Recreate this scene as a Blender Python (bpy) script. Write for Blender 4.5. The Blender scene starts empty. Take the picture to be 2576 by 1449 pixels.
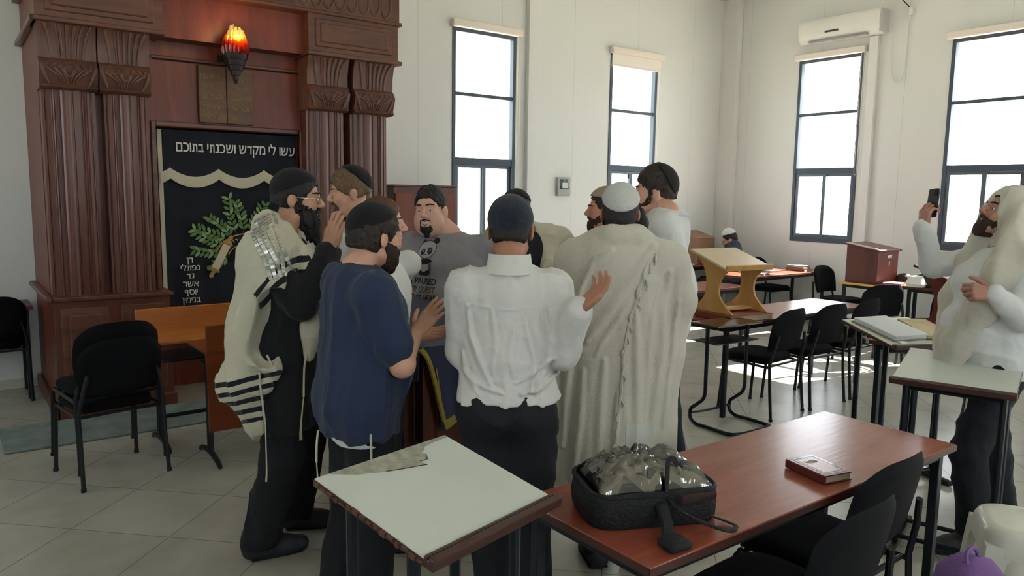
import bpy, bmesh, math, random
import numpy as np
from mathutils import Vector, Matrix
from mathutils.bvhtree import BVHTree
S = bpy.context.scene
COL = S.collection
R = math.radians
PI = math.pi

# ------------------------------------------------------------------ camera
FPX, PITCH, ROLL, YAW, EYE = 1915.18, .121849, .0148359, .643752, 1.70
cam_d = bpy.data.cameras.new('camera')
cam = bpy.data.objects.new('camera', cam_d)
COL.objects.link(cam)
cam_d.sensor_fit = 'HORIZONTAL'
cam_d.sensor_width = 36.0
cam_d.lens = FPX * 36.0 / 2576
cam_d.clip_start = .05
cam_d.clip_end = 300
CAM_F = Vector((math.sin(YAW) * math.cos(PITCH), math.cos(YAW) * math.cos(PITCH), -math.sin(PITCH)))
CAM_R = Vector((math.cos(YAW), -math.sin(YAW), 0))
_u = CAM_R.cross(CAM_F)
CAM_X = CAM_R * math.cos(ROLL) + _u * math.sin(ROLL)
CAM_Y = -CAM_R * math.sin(ROLL) + _u * math.cos(ROLL)
_m = Matrix((CAM_X, CAM_Y, -CAM_F)).transposed().to_4x4()
_m.translation = Vector((0, 0, EYE))
cam.matrix_world = _m
S.camera = cam

# ------------------------------------------------------------------ view, sky, sun
S.view_settings.view_transform = 'Standard'
S.view_settings.look = 'None'
S.view_settings.gamma = 1
S.view_settings.use_curve_mapping = False
S.view_settings.exposure = 0.0
W = bpy.data.worlds.new('sky')
S.world = W
W.use_nodes = True
wn = W.node_tree.nodes
wl = W.node_tree.links
bg = wn['Background']
bg.inputs['Color'].default_value = (.87, .945, 1.0, 1)
bg.inputs['Strength'].default_value = 7.5
sun_d = bpy.data.lights.new('sun', 'SUN')
sun_d.energy = 60
sun_d.angle = R(.6)
sun_d.color = (1, .97, .92)
sun = bpy.data.objects.new('sun', sun_d)
COL.objects.link(sun)
sun.rotation_euler = Vector((-1.03, .15, -1)).to_track_quat('-Z', 'Y').to_euler()


def portal(name, loc, dirv, w, h):
    d = bpy.data.lights.new(name, 'AREA')
    d.shape = 'RECTANGLE'
    d.size, d.size_y = w, h
    d.cycles.is_portal = True
    o = bpy.data.objects.new(name, d)
    COL.objects.link(o)
    o.location = loc
    o.rotation_euler = Vector(dirv).to_track_quat('-Z', 'Z').to_euler()
    return o


# room dimensions
XL, XR, YF, YB, ZC = -2.2, 9.69, -3.0, 7.6, 4.62
SILL, TOP = 1.11, 3.60
WIN_BACK = [(4.80, 5.71), (7.29, 8.20)]                  # x ranges, back wall
WIN_RIGHT = [(5.40, 6.33), (3.40, 4.32), (-.1, .82), (-1.9, -.98)]     # y ranges, right wall; last two unseen, added for daylight
WIN_LEFT = [(.6, 1.5), (5.2, 6.1)]            # y ranges, left wall, outside the photo
WIN_FRONT = [(-.6, .6), (2.2, 3.4), (5.4, 6.6)]           # x ranges, wall behind the camera
for a, b in WIN_BACK:
    portal('daylight_portal', ((a + b) / 2, YB + .26, (SILL + TOP) / 2), (0, -1, 0), b - a, TOP - SILL)
for a, b in WIN_RIGHT:
    portal('daylight_portal', (XR + .26, (a + b) / 2, (SILL + TOP) / 2), (-1, 0, 0), b - a, TOP - SILL)


for a, b in WIN_LEFT:
    portal('daylight_portal', (XL - .26, (a + b) / 2, (SILL + TOP) / 2), (1, 0, 0), b - a, TOP - SILL)
for a, b in WIN_FRONT:
    portal('daylight_portal', ((a + b) / 2, YF - .26, (SILL + TOP) / 2), (0, 1, 0), b - a, TOP - SILL)

# ------------------------------------------------------------------ naming helpers
def tag(o, label=None, cat=None, group=None, kind=None):
    if label: o['label'] = label
    if cat: o['category'] = cat
    if group: o['group'] = group
    if kind: o['kind'] = kind
    return o


def thing(name, label, cat, loc=(0, 0, 0), rotz=0, group=None):
    o = bpy.data.objects.new(name, None)
    COL.objects.link(o)
    o.empty_display_size = .1
    o.location = loc
    o.rotation_euler = (0, 0, rotz)
    return tag(o, label, cat, group)


def copy_tree(o, parent=None):
    c = o.copy()
    COL.objects.link(c)
    c.parent = parent
    for ch in [k for k in bpy.data.objects if k.parent == o]:
        copy_tree(ch, c)
    return c


def dup(o, loc, rotz, label=None, group=None):
    c = copy_tree(o)
    c.location = loc
    c.rotation_euler = (0, 0, rotz)
    if label: c['label'] = label
    if group: c['group'] = group
    return c


# ------------------------------------------------------------------ materials
def lin(c):
    """'#rrggbb' or 0-255 triple -> linear rgba"""
    if isinstance(c, str):
        c = [int(c[i:i + 2], 16) for i in (1, 3, 5)]
    out = []
    for v in c:
        v /= 255
        out.append(v / 12.92 if v <= .04045 else ((v + .055) / 1.055) ** 2.4)
    return (*out, 1)


MATS = {}


def M(name, color, rough=.6, metal=0, var=0, vscale=6, bump=0, bscale=60, spec=.5, sheen=0, trans=0, ior=1.45, alpha=1,
      coat=0, emit=None, estr=0, sss=0, stretch=(1, 1, 1), detail=4):
    if name in MATS: return MATS[name]
    m = bpy.data.materials.new(name)
    MATS[name] = m
    m.use_nodes = True
    nt = m.node_tree
    N, L = nt.nodes, nt.links
    p = N['Principled BSDF']
    c = lin(color)
    p.inputs['Base Color'].default_value = c
    p.inputs['Roughness'].default_value = rough
    p.inputs['Metallic'].default_value = metal
    p.inputs['Specular IOR Level'].default_value = spec
    p.inputs['Sheen Weight'].default_value = sheen
    p.inputs['Transmission Weight'].default_value = trans
    p.inputs['IOR'].default_value = ior
    p.inputs['Alpha'].default_value = alpha
    p.inputs['Coat Weight'].default_value = coat
    if sss:
        p.inputs['Subsurface Weight'].default_value = sss
        p.inputs['Subsurface Radius'].default_value = (.01, .004, .002)
        p.inputs['Subsurface Scale'].default_value = 1
    if emit:
        p.inputs['Emission Color'].default_value = lin(emit)
        p.inputs['Emission Strength'].default_value = estr
    if var or bump:
        tc = N.new('ShaderNodeTexCoord')
        mp = N.new('ShaderNodeMapping')
        mp.inputs['Scale'].default_value = stretch
        L.new(tc.outputs['Object'], mp.inputs['Vector'])
        if var:
            n = N.new('ShaderNodeTexNoise')
            n.inputs['Scale'].default_value = vscale
            n.inputs['Detail'].default_value = detail
            L.new(mp.outputs[0], n.inputs['Vector'])
            r = N.new('ShaderNodeValToRGB')
            r.color_ramp.elements[0].position = .3
            r.color_ramp.elements[1].position = .7
            r.color_ramp.elements[0].color = tuple(max(0, v * (1 - var)) for v in c[:3]) + (1,)
            r.color_ramp.elements[1].color = tuple(min(1, v * (1 + var)) for v in c[:3]) + (1,)
            L.new(n.outputs['Fac'], r.inputs['Fac'])
            L.new(r.outputs['Color'], p.inputs['Base Color'])
        if bump:
            n2 = N.new('ShaderNodeTexNoise')
            n2.inputs['Scale'].default_value = bscale
            n2.inputs['Detail'].default_value = 3
            L.new(mp.outputs[0], n2.inputs['Vector'])
            b = N.new('ShaderNodeBump')
            b.inputs['Strength'].default_value = bump
            b.inputs['Distance'].default_value = .01
            L.new(n2.outputs['Fac'], b.inputs['Height'])
            L.new(b.outputs['Normal'], p.inputs['Normal'])
    return m


def wood(name, c1, c2, rough=.4, axis='z', scale=3.0, coat=.0, spec=.5):
    """grain running along one axis of the object"""
    if name in MATS: return MATS[name]
    m = bpy.data.materials.new(name)
    MATS[name] = m
    m.use_nodes = True
    N, L = m.node_tree.nodes, m.node_tree.links
    p = N['Principled BSDF']
    p.inputs['Roughness'].default_value = rough
    p.inputs['Coat Weight'].default_value = coat
    p.inputs['Specular IOR Level'].default_value = spec
    tc = N.new('ShaderNodeTexCoord')
    mp = N.new('ShaderNodeMapping')
    s = {'x': (.12, 1, 1), 'y': (1, .12, 1), 'z': (1, 1, .12)}[axis]
    mp.inputs['Scale'].default_value = tuple(v * scale for v in s)
    L.new(tc.outputs['Object'], mp.inputs['Vector'])
    n = N.new('ShaderNodeTexNoise')
    n.inputs['Scale'].default_value = 3
    n.inputs['Detail'].default_value = 6
    n.inputs['Distortion'].default_value = .8
    L.new(mp.outputs[0], n.inputs['Vector'])
    n2 = N.new('ShaderNodeTexNoise')
    n2.inputs['Scale'].default_value = 28
    n2.inputs['Detail'].default_value = 3
    L.new(mp.outputs[0], n2.inputs['Vector'])
    ad = N.new('ShaderNodeMath')
    ad.operation = 'MULTIPLY_ADD'
    ad.inputs[1].default_value = .35
    L.new(n2.outputs['Fac'], ad.inputs[0])
    L.new(n.outputs['Fac'], ad.inputs[2])
    r = N.new('ShaderNodeValToRGB')
    r.color_ramp.elements[0].position = .45
    r.color_ramp.elements[1].position = .9
    r.color_ramp.elements[0].color = lin(c1)
    r.color_ramp.elements[1].color = lin(c2)
    L.new(ad.outputs[0], r.inputs['Fac'])
    L.new(r.outputs['Color'], p.inputs['Base Color'])
    b = N.new('ShaderNodeBump')
    b.inputs['Strength'].default_value = .08
    b.inputs['Distance'].default_value = .004
    L.new(n2.outputs['Fac'], b.inputs['Height'])
    L.new(b.outputs['Normal'], p.inputs['Normal'])
    return m


# ------------------------------------------------------------------ mesh builder
class MB:
    def __init__(self):
        self.bm = bmesh.new()

    def box(self, c, s, rot=None, bev=0, seg=2):
        """box centred at c with full sizes s"""
        T = Matrix.Translation(Vector(c))
        if rot is not None:
            T = T @ (rot if isinstance(rot, Matrix) else Matrix.Rotation(rot, 4, 'Z'))
        t = bmesh.new()
        bmesh.ops.create_cube(t, size=1, matrix=Matrix.Diagonal((*s, 1)))
        if bev:
            bmesh.ops.bevel(t, geom=t.edges[:], offset=min(bev, min(s) * .49), segments=seg, profile=.5, affect='EDGES')
        t.transform(T)
        return self._add(t)

    def bb(self, x0, x1, y0, y1, z0, z1, bev=0, seg=2):
        return self.box(((x0 + x1) / 2, (y0 + y1) / 2, (z0 + z1) / 2), (abs(x1 - x0), abs(y1 - y0), abs(z1 - z0)), None, bev, seg)

    def _add(self, t):
        me = bpy.data.meshes.new('tmp')
        t.to_mesh(me)
        t.free()
        self.bm.from_mesh(me)
        bpy.data.meshes.remove(me)
        return self

    def tube(self, pts, r, seg=10, closed=False, cap=True, smooth=0, flat=1.0):
        """sweep of a circle along points; r number or list; smooth = catmull-rom subdivisions"""
        P = [Vector(p) for p in pts]
        rr = list(r) if hasattr(r, '__len__') else [r] * len(P)
        if smooth:
            Q, q = [], []
            n = len(P)
            rng = n if closed else n - 1
            for i in range(rng):
                p0 = P[(i - 1) % n] if (closed or i > 0) else P[0]
                p1, p2 = P[i], P[(i + 1) % n]
                p3 = P[(i + 2) % n] if (closed or i + 2 < n) else P[-1]
                for k in range(smooth):
                    u = k / smooth
                    Q.append(.5 * ((2 * p1) + (p2 - p0) * u + (2 * p0 - 5 * p1 + 4 * p2 - p3) * u * u + (3 * p1 - p0 - 3 * p2 + p3) * u ** 3))
                    q.append(rr[i] * (1 - u) + rr[(i + 1) % n] * u)
            if not closed:
                Q.append(P[-1]); q.append(rr[-1])
            P, rr = Q, q
        n = len(P)
        bm = self.bm
        tang = []
        for i in range(n):
            a = P[(i - 1) % n] if (closed or i > 0) else P[0]
            b = P[(i + 1) % n] if (closed or i < n - 1) else P[-1]
            d = b - a
            tang.append(d.normalized() if d.length > 1e-9 else Vector((0, 0, 1)))
        up = Vector((0, 0, 1)) if abs(tang[0].z) < .9 else Vector((0, 1, 0))
        nrm = (up - tang[0] * up.dot(tang[0])).normalized()
        rings = []
        for i in range(n):
            t = tang[i]
            nrm = (nrm - t * nrm.dot(t))
            nrm = nrm.normalized() if nrm.length > 1e-6 else t.orthogonal().normalized()
            bn = t.cross(nrm)
            rings.append([bm.verts.new(P[i] + (nrm * math.cos(2 * PI * k / seg) * flat + bn * math.sin(2 * PI * k / seg)) * rr[i]) for k in range(seg)])
        for i in range(n if closed else n - 1):
            A, B = rings[i], rings[(i + 1) % n]
            for k in range(seg):
                bm.faces.new((A[k], A[(k + 1) % seg], B[(k + 1) % seg], B[k]))
        if cap and not closed:
            bm.faces.new(rings[0][::-1])
            bm.faces.new(rings[-1])
        return self

    def lathe(self, prof, c=(0, 0, 0), seg=24, mat=None):
        """prof list of (r,z)"""
        bm = self.bm
        T = Matrix.Translation(Vector(c)) @ (mat or Matrix())
        rings = []
        for r, z in prof:
            if r < 1e-5:
                rings.append([bm.verts.new(T @ Vector((0, 0, z)))])
            else:
                rings.append([bm.verts.new(T @ Vector((r * math.cos(2 * PI * k / seg), r * math.sin(2 * PI * k / seg), z))) for k in range(seg)])
        for A, B in zip(rings, rings[1:]):
            for k in range(seg):
                k2 = (k + 1) % seg
                if len(A) == 1 and len(B) == 1: continue
                if len(A) == 1: bm.faces.new((A[0], B[k2], B[k]))
                elif len(B) == 1: bm.faces.new((A[k], A[k2], B[0]))
                else: bm.faces.new((A[k], A[k2], B[k2], B[k]))
        if len(rings[0]) > 1: bm.faces.new(rings[0][::-1])
        if len(rings[-1]) > 1: bm.faces.new(rings[-1])
        return self

    def prism(self, poly, t, T=None):
        """polygon in local XY extruded by t along local Z, transformed by T"""
        T = T or Matrix()
        bm = self.bm
        A = [bm.verts.new(T @ Vector((x, y, 0))) for x, y in poly]
        B = [bm.verts.new(T @ Vector((x, y, t))) for x, y in poly]
        n = len(poly)
        bm.faces.new(A[::-1])
        bm.faces.new(B)
        for i in range(n):
            bm.faces.new((A[i], A[(i + 1) % n], B[(i + 1) % n], B[i]))
        return self

    def grid(self, fn, nu, nv, thick=0):
        """surface patch fn(u,v)->xyz"""
        bm = self.bm
        V = [[bm.verts.new(Vector(fn(i / nu, j / nv))) for j in range(nv + 1)] for i in range(nu + 1)]
        F = [bm.faces.new((V[i][j], V[i + 1][j], V[i + 1][j + 1], V[i][j + 1])) for i in range(nu) for j in range(nv)]
        if thick:
            bm.normal_update()
            bmesh.ops.solidify(bm, geom=F, thickness=thick)
        return self

    def build(self, name, mat, parent=None, smooth=True, angle=40, xf=None):
        bmesh.ops.recalc_face_normals(self.bm, faces=self.bm.faces[:])
        if xf is not None: self.bm.transform(xf)
        me = bpy.data.meshes.new(name)
        self.bm.to_mesh(me)
        self.bm.free()
        if smooth:
            me.shade_smooth()
            try: me.set_sharp_from_angle(angle=R(angle))
            except Exception: pass
        o = bpy.data.objects.new(name, me)
        COL.objects.link(o)
        for mm in (mat if isinstance(mat, (list, tuple)) else [mat]): me.materials.append(mm)
        if parent: o.parent = parent
        return o


def structure(name, mb, mat, parent=None, **k):
    o = mb.build(name, mat, parent, **k)
    if parent is None: o['kind'] = 'structure'
    return o


def circ_arc(cx, cy, r, a0, a1, n):
    return [(cx + r * math.cos(R(a0 + (a1 - a0) * i / n)), cy + r * math.sin(R(a0 + (a1 - a0) * i / n))) for i in range(n + 1)]


def rrect(w, h, r, n=5, cx=0, cy=0):
    """rounded rectangle polygon"""
    P = []
    for sx, sy, a in ((1, 1, 0), (-1, 1, 90), (-1, -1, 180), (1, -1, 270)):
        P += circ_arc(cx + sx * (w / 2 - r), cy + sy * (h / 2 - r), r, a, a + 90, n)
    return P


def text_mesh(s, size, extrude=.002, align='CENTER', bold=0):
    """a mesh of lettering in the XY plane, baseline at y=0"""
    cu = bpy.data.curves.new('lettering', 'FONT')
    cu.body = s
    cu.size = size
    cu.extrude = extrude
    cu.offset = bold
    cu.align_x = align
    o = bpy.data.objects.new('lettering', cu)
    COL.objects.link(o)
    dg = bpy.context.evaluated_depsgraph_get()
    me = bpy.data.meshes.new_from_object(o.evaluated_get(dg))
    bpy.data.objects.remove(o)
    bpy.data.curves.remove(cu)
    bm = bmesh.new()
    bm.from_mesh(me)
    bmesh.ops.remove_doubles(bm, verts=bm.verts[:], dist=1e-6)
    bmesh.ops.dissolve_degenerate(bm, edges=bm.edges[:], dist=1e-6)
    bmesh.ops.recalc_face_normals(bm, faces=bm.faces[:])
    bm.to_mesh(me)
    bm.free()
    me.shade_flat()
    return me


def heb(s):
    """visual order for right-to-left writing"""
    return s[::-1]


STROKES = {     # letters drawn as strokes: boxes (x0, x1, y0, y1) in units of letter height
    'ד': [(0, .92, .82, 1), (.62, .82, 0, .82)],
    'ת': [(.10, .92, .82, 1), (.74, .94, 0, .86), (.20, .38, .10, .82), (0, .36, 0, .16)],
    'ב': [(.04, .84, .82, 1), (.62, .82, .1, .86), (0, 1.0, 0, .18)],
    'ף': [(.06, .86, .82, 1), (.66, .86, -.34, .86), (.06, .25, .50, .86), (.20, .42, .50, .64)]}


def heb_mesh(s, size, extrude=.0015, bold=0, align='CENTER'):
    """Hebrew lettering set letter by letter from the left"""
    out, x = [], 0
    t = size * .012 + bold
    for ch in s[::-1]:
        if ch == ' ':
            x += size * .26
            continue
        if ch in STROKES:
            h = size * .545
            mb = MB()
            for i, (a, b, c, d) in enumerate(STROKES[ch]): mb.bb(x + a * h * .86, x + b * h * .86, c * h - t * .3, d * h + t * .3, -extrude, extrude + .0003 * i)
            me = bpy.data.meshes.new('lettering')
            mb.bm.to_mesh(me); mb.bm.free()
            w = .94 * h * .86
        else:
            me = text_mesh(ch, size, extrude, 'LEFT', bold)
            xs = [v.co.x for v in me.vertices]
            me.transform(Matrix.Translation((x - min(xs), 0, 0)))
            w = max(xs) - min(xs)
        out.append(me)
        x += w + size * .075
    me = merge(out, 'lettering')
    if align == 'CENTER': me.transform(Matrix.Translation((-x / 2, 0, 0)))
    me.shade_flat()
    return me


def put_mesh(me, name, mat, T, parent=None):
    me.transform(T)
    o = bpy.data.objects.new(name, me)
    me.materials.clear()
    me.materials.append(mat)
    COL.objects.link(o)
    if parent: o.parent = parent
    return o


def merge(meshes, name):
    bm = bmesh.new()
    for me in meshes:
        bm.from_mesh(me)
        bpy.data.meshes.remove(me)
    me = bpy.data.meshes.new(name)
    bm.to_mesh(me)
    bm.free()
    return me


FRONT = Matrix.Rotation(R(90), 4, 'X')     # XY plane -> upright, facing -y
# ================================================================== the room
def tile_material():
    m = bpy.data.materials.new('floor_tiles')
    m.use_nodes = True
    N, L = m.node_tree.nodes, m.node_tree.links
    p = N['Principled BSDF']
    tc = N.new('ShaderNodeTexCoord')
    mp = N.new('ShaderNodeMapping')
    mp.inputs['Rotation'].default_value = (0, 0, R(45))
    # u=(x+y)/sqrt2 runs to y', v=(x-y)/sqrt2 runs to x'
    L.new(tc.outputs['Object'], mp.inputs['Vector'])
    sp = N.new('ShaderNodeSeparateXYZ')
    L.new(mp.outputs[0], sp.inputs[0])

    def line(out, off):
        a = N.new('ShaderNodeMath'); a.operation = 'ADD'; a.inputs[1].default_value = off + 53
        L.new(out, a.inputs[0])
        b = N.new('ShaderNodeMath'); b.operation = 'DIVIDE'; b.inputs[1].default_value = .53
        L.new(a.outputs[0], b.inputs[0])
        c = N.new('ShaderNodeMath'); c.operation = 'FRACT'
        L.new(b.outputs[0], c.inputs[0])
        d = N.new('ShaderNodeMath'); d.operation = 'SUBTRACT'; d.inputs[1].default_value = .5
        L.new(c.outputs[0], d.inputs[0])
        e = N.new('ShaderNodeMath'); e.operation = 'ABSOLUTE'
        L.new(d.outputs[0], e.inputs[0])
        g = N.new('ShaderNodeMath'); g.operation = 'GREATER_THAN'; g.inputs[1].default_value = .4955
        L.new(e.outputs[0], g.inputs[0])
        fl = N.new('ShaderNodeMath'); fl.operation = 'FLOOR'
        L.new(b.outputs[0], fl.inputs[0])
        return g.outputs[0], fl.outputs[0]
    g1, f1 = line(sp.outputs['X'], 2.16)
    g2, f2 = line(sp.outputs['Y'], -3.30)
    mx = N.new('ShaderNodeMath'); mx.operation = 'MAXIMUM'
    L.new(g1, mx.inputs[0]); L.new(g2, mx.inputs[1])
    cb = N.new('ShaderNodeCombineXYZ')
    L.new(f1, cb.inputs[0]); L.new(f2, cb.inputs[1])
    wn_ = N.new('ShaderNodeTexWhiteNoise'); wn_.noise_dimensions = '2D'
    L.new(cb.outputs[0], wn_.inputs['Vector'])
    n = N.new('ShaderNodeTexNoise'); n.inputs['Scale'].default_value = 3.5; n.inputs['Detail'].default_value = 6
    L.new(tc.outputs['Object'], n.inputs['Vector'])
    ad = N.new('ShaderNodeMath'); ad.operation = 'MULTIPLY_ADD'; ad.inputs[1].default_value = .18
    L.new(wn_.outputs['Value'], ad.inputs[0]); L.new(n.outputs['Fac'], ad.inputs[2])
    r = N.new('ShaderNodeValToRGB')
    r.color_ramp.elements[0].position = .35; r.color_ramp.elements[1].position = .85
    r.color_ramp.elements[0].color = lin('#a09e92'); r.color_ramp.elements[1].color = lin('#b4b2a8')
    L.new(ad.outputs[0], r.inputs['Fac'])
    mix = N.new('ShaderNodeMix'); mix.data_type = 'RGBA'
    L.new(mx.outputs[0], mix.inputs['Factor'])
    L.new(r.outputs['Color'], mix.inputs['A'])
    mix.inputs['B'].default_value = lin('#76736a')
    L.new(mix.outputs['Result'], p.inputs['Base Color'])
    p.inputs['Roughness'].default_value = .27
    p.inputs['Specular IOR Level'].default_value = .6
    b = N.new('ShaderNodeBump'); b.inputs['Strength'].default_value = .25; b.inputs['Distance'].default_value = .002; b.invert = True
    L.new(mx.outputs[0], b.inputs['Height'])
    L.new(b.outputs['Normal'], p.inputs['Normal'])
    return m


def wall_material(name, axis, color='#dcdedb'):
    """smooth painted panels with a hairline joint every 1.15 m"""
    m = bpy.data.materials.new(name)
    m.use_nodes = True
    N, L = m.node_tree.nodes, m.node_tree.links
    p = N['Principled BSDF']
    tc = N.new('ShaderNodeTexCoord')
    sp = N.new('ShaderNodeSeparateXYZ')
    L.new(tc.outputs['Object'], sp.inputs[0])
    a = N.new('ShaderNodeMath'); a.operation = 'ADD'; a.inputs[1].default_value = 11.5 - (4.35 if axis == 'X' else 4.85)
    L.new(sp.outputs[axis], a.inputs[0])
    b = N.new('ShaderNodeMath'); b.operation = 'DIVIDE'; b.inputs[1].default_value = 1.15
    L.new(a.outputs[0], b.inputs[0])
    c = N.new('ShaderNodeMath'); c.operation = 'FRACT'
    L.new(b.outputs[0], c.inputs[0])
    g = N.new('ShaderNodeMath'); g.operation = 'LESS_THAN'; g.inputs[1].default_value = .004
    L.new(c.outputs[0], g.inputs[0])
    mix = N.new('ShaderNodeMix'); mix.data_type = 'RGBA'
    L.new(g.outputs[0], mix.inputs['Factor'])
    mix.inputs['A'].default_value = lin(color)
    mix.inputs['B'].default_value = lin('#bfc1bd')
    L.new(mix.outputs['Result'], p.inputs['Base Color'])
    p.inputs['Roughness'].default_value = .38
    n = N.new('ShaderNodeTexNoise'); n.inputs['Scale'].default_value = 1.4
    L.new(tc.outputs['Object'], n.inputs['Vector'])
    bu = N.new('ShaderNodeBump'); bu.inputs['Strength'].default_value = .15; bu.inputs['Distance'].default_value = .02
    L.new(n.outputs['Fac'], bu.inputs['Height'])
    L.new(bu.outputs['Normal'], p.inputs['Normal'])
    return m


m_floor = tile_material()
m_wx = wall_material('wall_paint_back', 'X')
m_wy = wall_material('wall_paint_side', 'Y')
m_ceil = M('ceiling_paint', '#d9dad6', .7)
m_frame = M('window_frame_metal', '#46525f', .45, .2)
m_frame2 = M('window_sash_metal', '#5b6670', .4, .3)
m_white = M('white_plastic', '#e4e3de', .35)
m_duct = M('duct_plastic', '#dfe0de', .4)
m_glass = bpy.data.materials.new('window_glass')
m_glass.use_nodes = True
_n, _l = m_glass.node_tree.nodes, m_glass.node_tree.links
_t = _n.new('ShaderNodeBsdfTransparent'); _g = _n.new('ShaderNodeBsdfGlossy'); _g.inputs['Roughness'].default_value = .02
_x = _n.new('ShaderNodeMixShader'); _x.inputs[0].default_value = .06
_l.new(_t.outputs[0], _x.inputs[1]); _l.new(_g.outputs[0], _x.inputs[2])
_l.new(_x.outputs[0], _n['Material Output'].inputs['Surface'])

mb = MB(); mb.bb(XL - .2, XR + .25, YF - .2, YB + .25, -.1, 0)
structure('floor', mb, m_floor, smooth=False)
mb = MB(); mb.bb(XL - .2, XR + .25, YF - .2, YB + .25, ZC, ZC + .1)
structure('ceiling', mb, m_ceil, smooth=False)


def wall_with_windows(axis, pos, lo, hi, wins, t=.22):
    mb = MB()
    edges = [lo]
    for a, b in sorted(wins): edges += [a, b]
    edges.append(hi)
    for i in range(0, len(edges), 2):
        a, b = edges[i], edges[i + 1]
        if axis == 'X': mb.bb(a, b, pos, pos + t, 0, ZC)
        else: mb.bb(pos, pos + t, a, b, 0, ZC)
    for a, b in wins:
        for z0, z1 in ((0, SILL), (TOP, ZC)):
            if axis == 'X': mb.bb(a, b, pos, pos + t, z0, z1)
            else: mb.bb(pos, pos + t, a, b, z0, z1)
    return mb


structure('wall_back', wall_with_windows('X', YB, XL - .2, XR + .22, WIN_BACK), m_wx, smooth=False)
structure('wall_right', wall_with_windows('Y', XR, YF, YB, WIN_RIGHT), m_wy, smooth=False)
structure('wall_left', wall_with_windows('Y', XL - .22, YF - .22, YB, WIN_LEFT), m_wy, smooth=False)
structure('wall_front', wall_with_windows('X', YF - .22, XL, XR + .22, WIN_FRONT), m_wx, smooth=False)


def window(n, axis, pos, a, b):
    """local frame: x along the wall, y into the room (negative) / outside (positive)"""
    w = b - a
    root = bpy.data.objects.new('window_%d' % n, None)
    COL.objects.link(root)
    root['kind'] = 'structure'
    if axis == 'X':
        root.location = (a, pos, 0)
    elif axis == '-X':
        root.location = (b, pos, 0)
        root.rotation_euler = (0, 0, R(180))
    elif axis == '-Y':
        root.location = (pos, a, 0)
        root.rotation_euler = (0, 0, R(90))
    else:
        root.location = (pos, b, 0)
        root.rotation_euler = (0, 0, R(-90))
    y0, y1 = -.012, .06
    fr = .045
    mb = MB()
    mb.bb(0, fr, y0, y1, SILL, TOP, .004)
    mb.bb(w - fr, w, y0, y1, SILL, TOP, .004)
    mb.bb(fr, w - fr, y0, y1, SILL, SILL + .07, .004)
    mb.bb(fr, w - fr, y0, y1, TOP - .05, TOP, .004)
    mb.bb(fr, w - fr, y0 + .005, y1, 2.045, 2.125, .004)
    mb.bb(fr, w - fr, y0 + .01, y1, 2.835, 2.875, .004)
    mb.build('window_frame', m_frame, root, smooth=False)
    g = MB()
    g.bb(fr, w - fr, .03, .034, 2.125, 2.835)
    g.bb(fr, w - fr, .03, .034, 2.875, TOP - .05)
    g.build('pane', m_glass, root, smooth=False)
    for k, (x0, x1, yy) in enumerate(((fr, w / 2 + .03, .012), (w / 2 - .03, w - fr, .036))):
        s = MB()
        f2 = .045
        s.bb(x0, x0 + f2, yy - .011, yy + .011, SILL + .07, 2.045, .002)
        s.bb(x1 - f2, x1, yy - .011, yy + .011, SILL + .07, 2.045, .002)
        s.bb(x0 + f2, x1 - f2, yy - .011, yy + .011, SILL + .07, SILL + .11, .002)
        s.bb(x0 + f2, x1 - f2, yy - .011, yy + .011, 2.01, 2.045, .002)
        so = s.build('window_sash', m_frame2, root, smooth=False)
        h = MB(); h.bb(x0 + f2, x1 - f2, yy - .002, yy + .002, SILL + .11, 2.01)
        h.build('pane', m_glass, so, smooth=False)
    return root


wid = 1
for a, b in WIN_BACK:
    window(wid, 'X', YB, a, b); wid += 1
for a, b in WIN_RIGHT:
    window(wid, 'Y', XR, a, b); wid += 1
for a, b in WIN_LEFT:
    window(wid, '-Y', XL, a, b); wid += 1
for a, b in WIN_FRONT:
    window(wid, '-X', YF, a, b); wid += 1

# vertical ducts and the boxed pilaster
for k, (x0, x1, y0, y1) in enumerate(((5.86, 6.06, YB - .07, YB), (XR - .10, XR, 7.31, YB), (XR - .06, XR, 5.20, 5.315))):
    mb = MB(); mb.bb(x0, x1, y0, y1, 0 if k < 2 else .6, ZC if k < 2 else 3.77, .006)
    structure('trim_%d' % (k + 1), mb, m_duct, smooth=False)
mb = MB()
mb.bb(XL, XR - .1, YB - .012, YB, 0, .08)
structure('baseboard_back', mb, M('baseboard_tile', '#c2bfb2', .3), smooth=False)
mb = MB()
mb.bb(XR - .012, XR, YF, 5.2, 0, .08); mb.bb(XR - .012, XR, 5.315, 7.31, 0, .08)
structure('baseboard_right', mb, MATS['baseboard_tile'], smooth=False)

# pale ground outside so that daylight bounces as in the open
mb = MB(); mb.bb(-40, 60, -40, 60, -.35, -.25)
structure('ground_outside', mb, M('pale_ground', '#b9b4a0', .9), smooth=False)

# roller blinds
m_blind = M('blind_fabric', '#efe9e0', .8)
m_blindc = M('blind_cassette', '#e9dfd6', .45)


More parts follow.
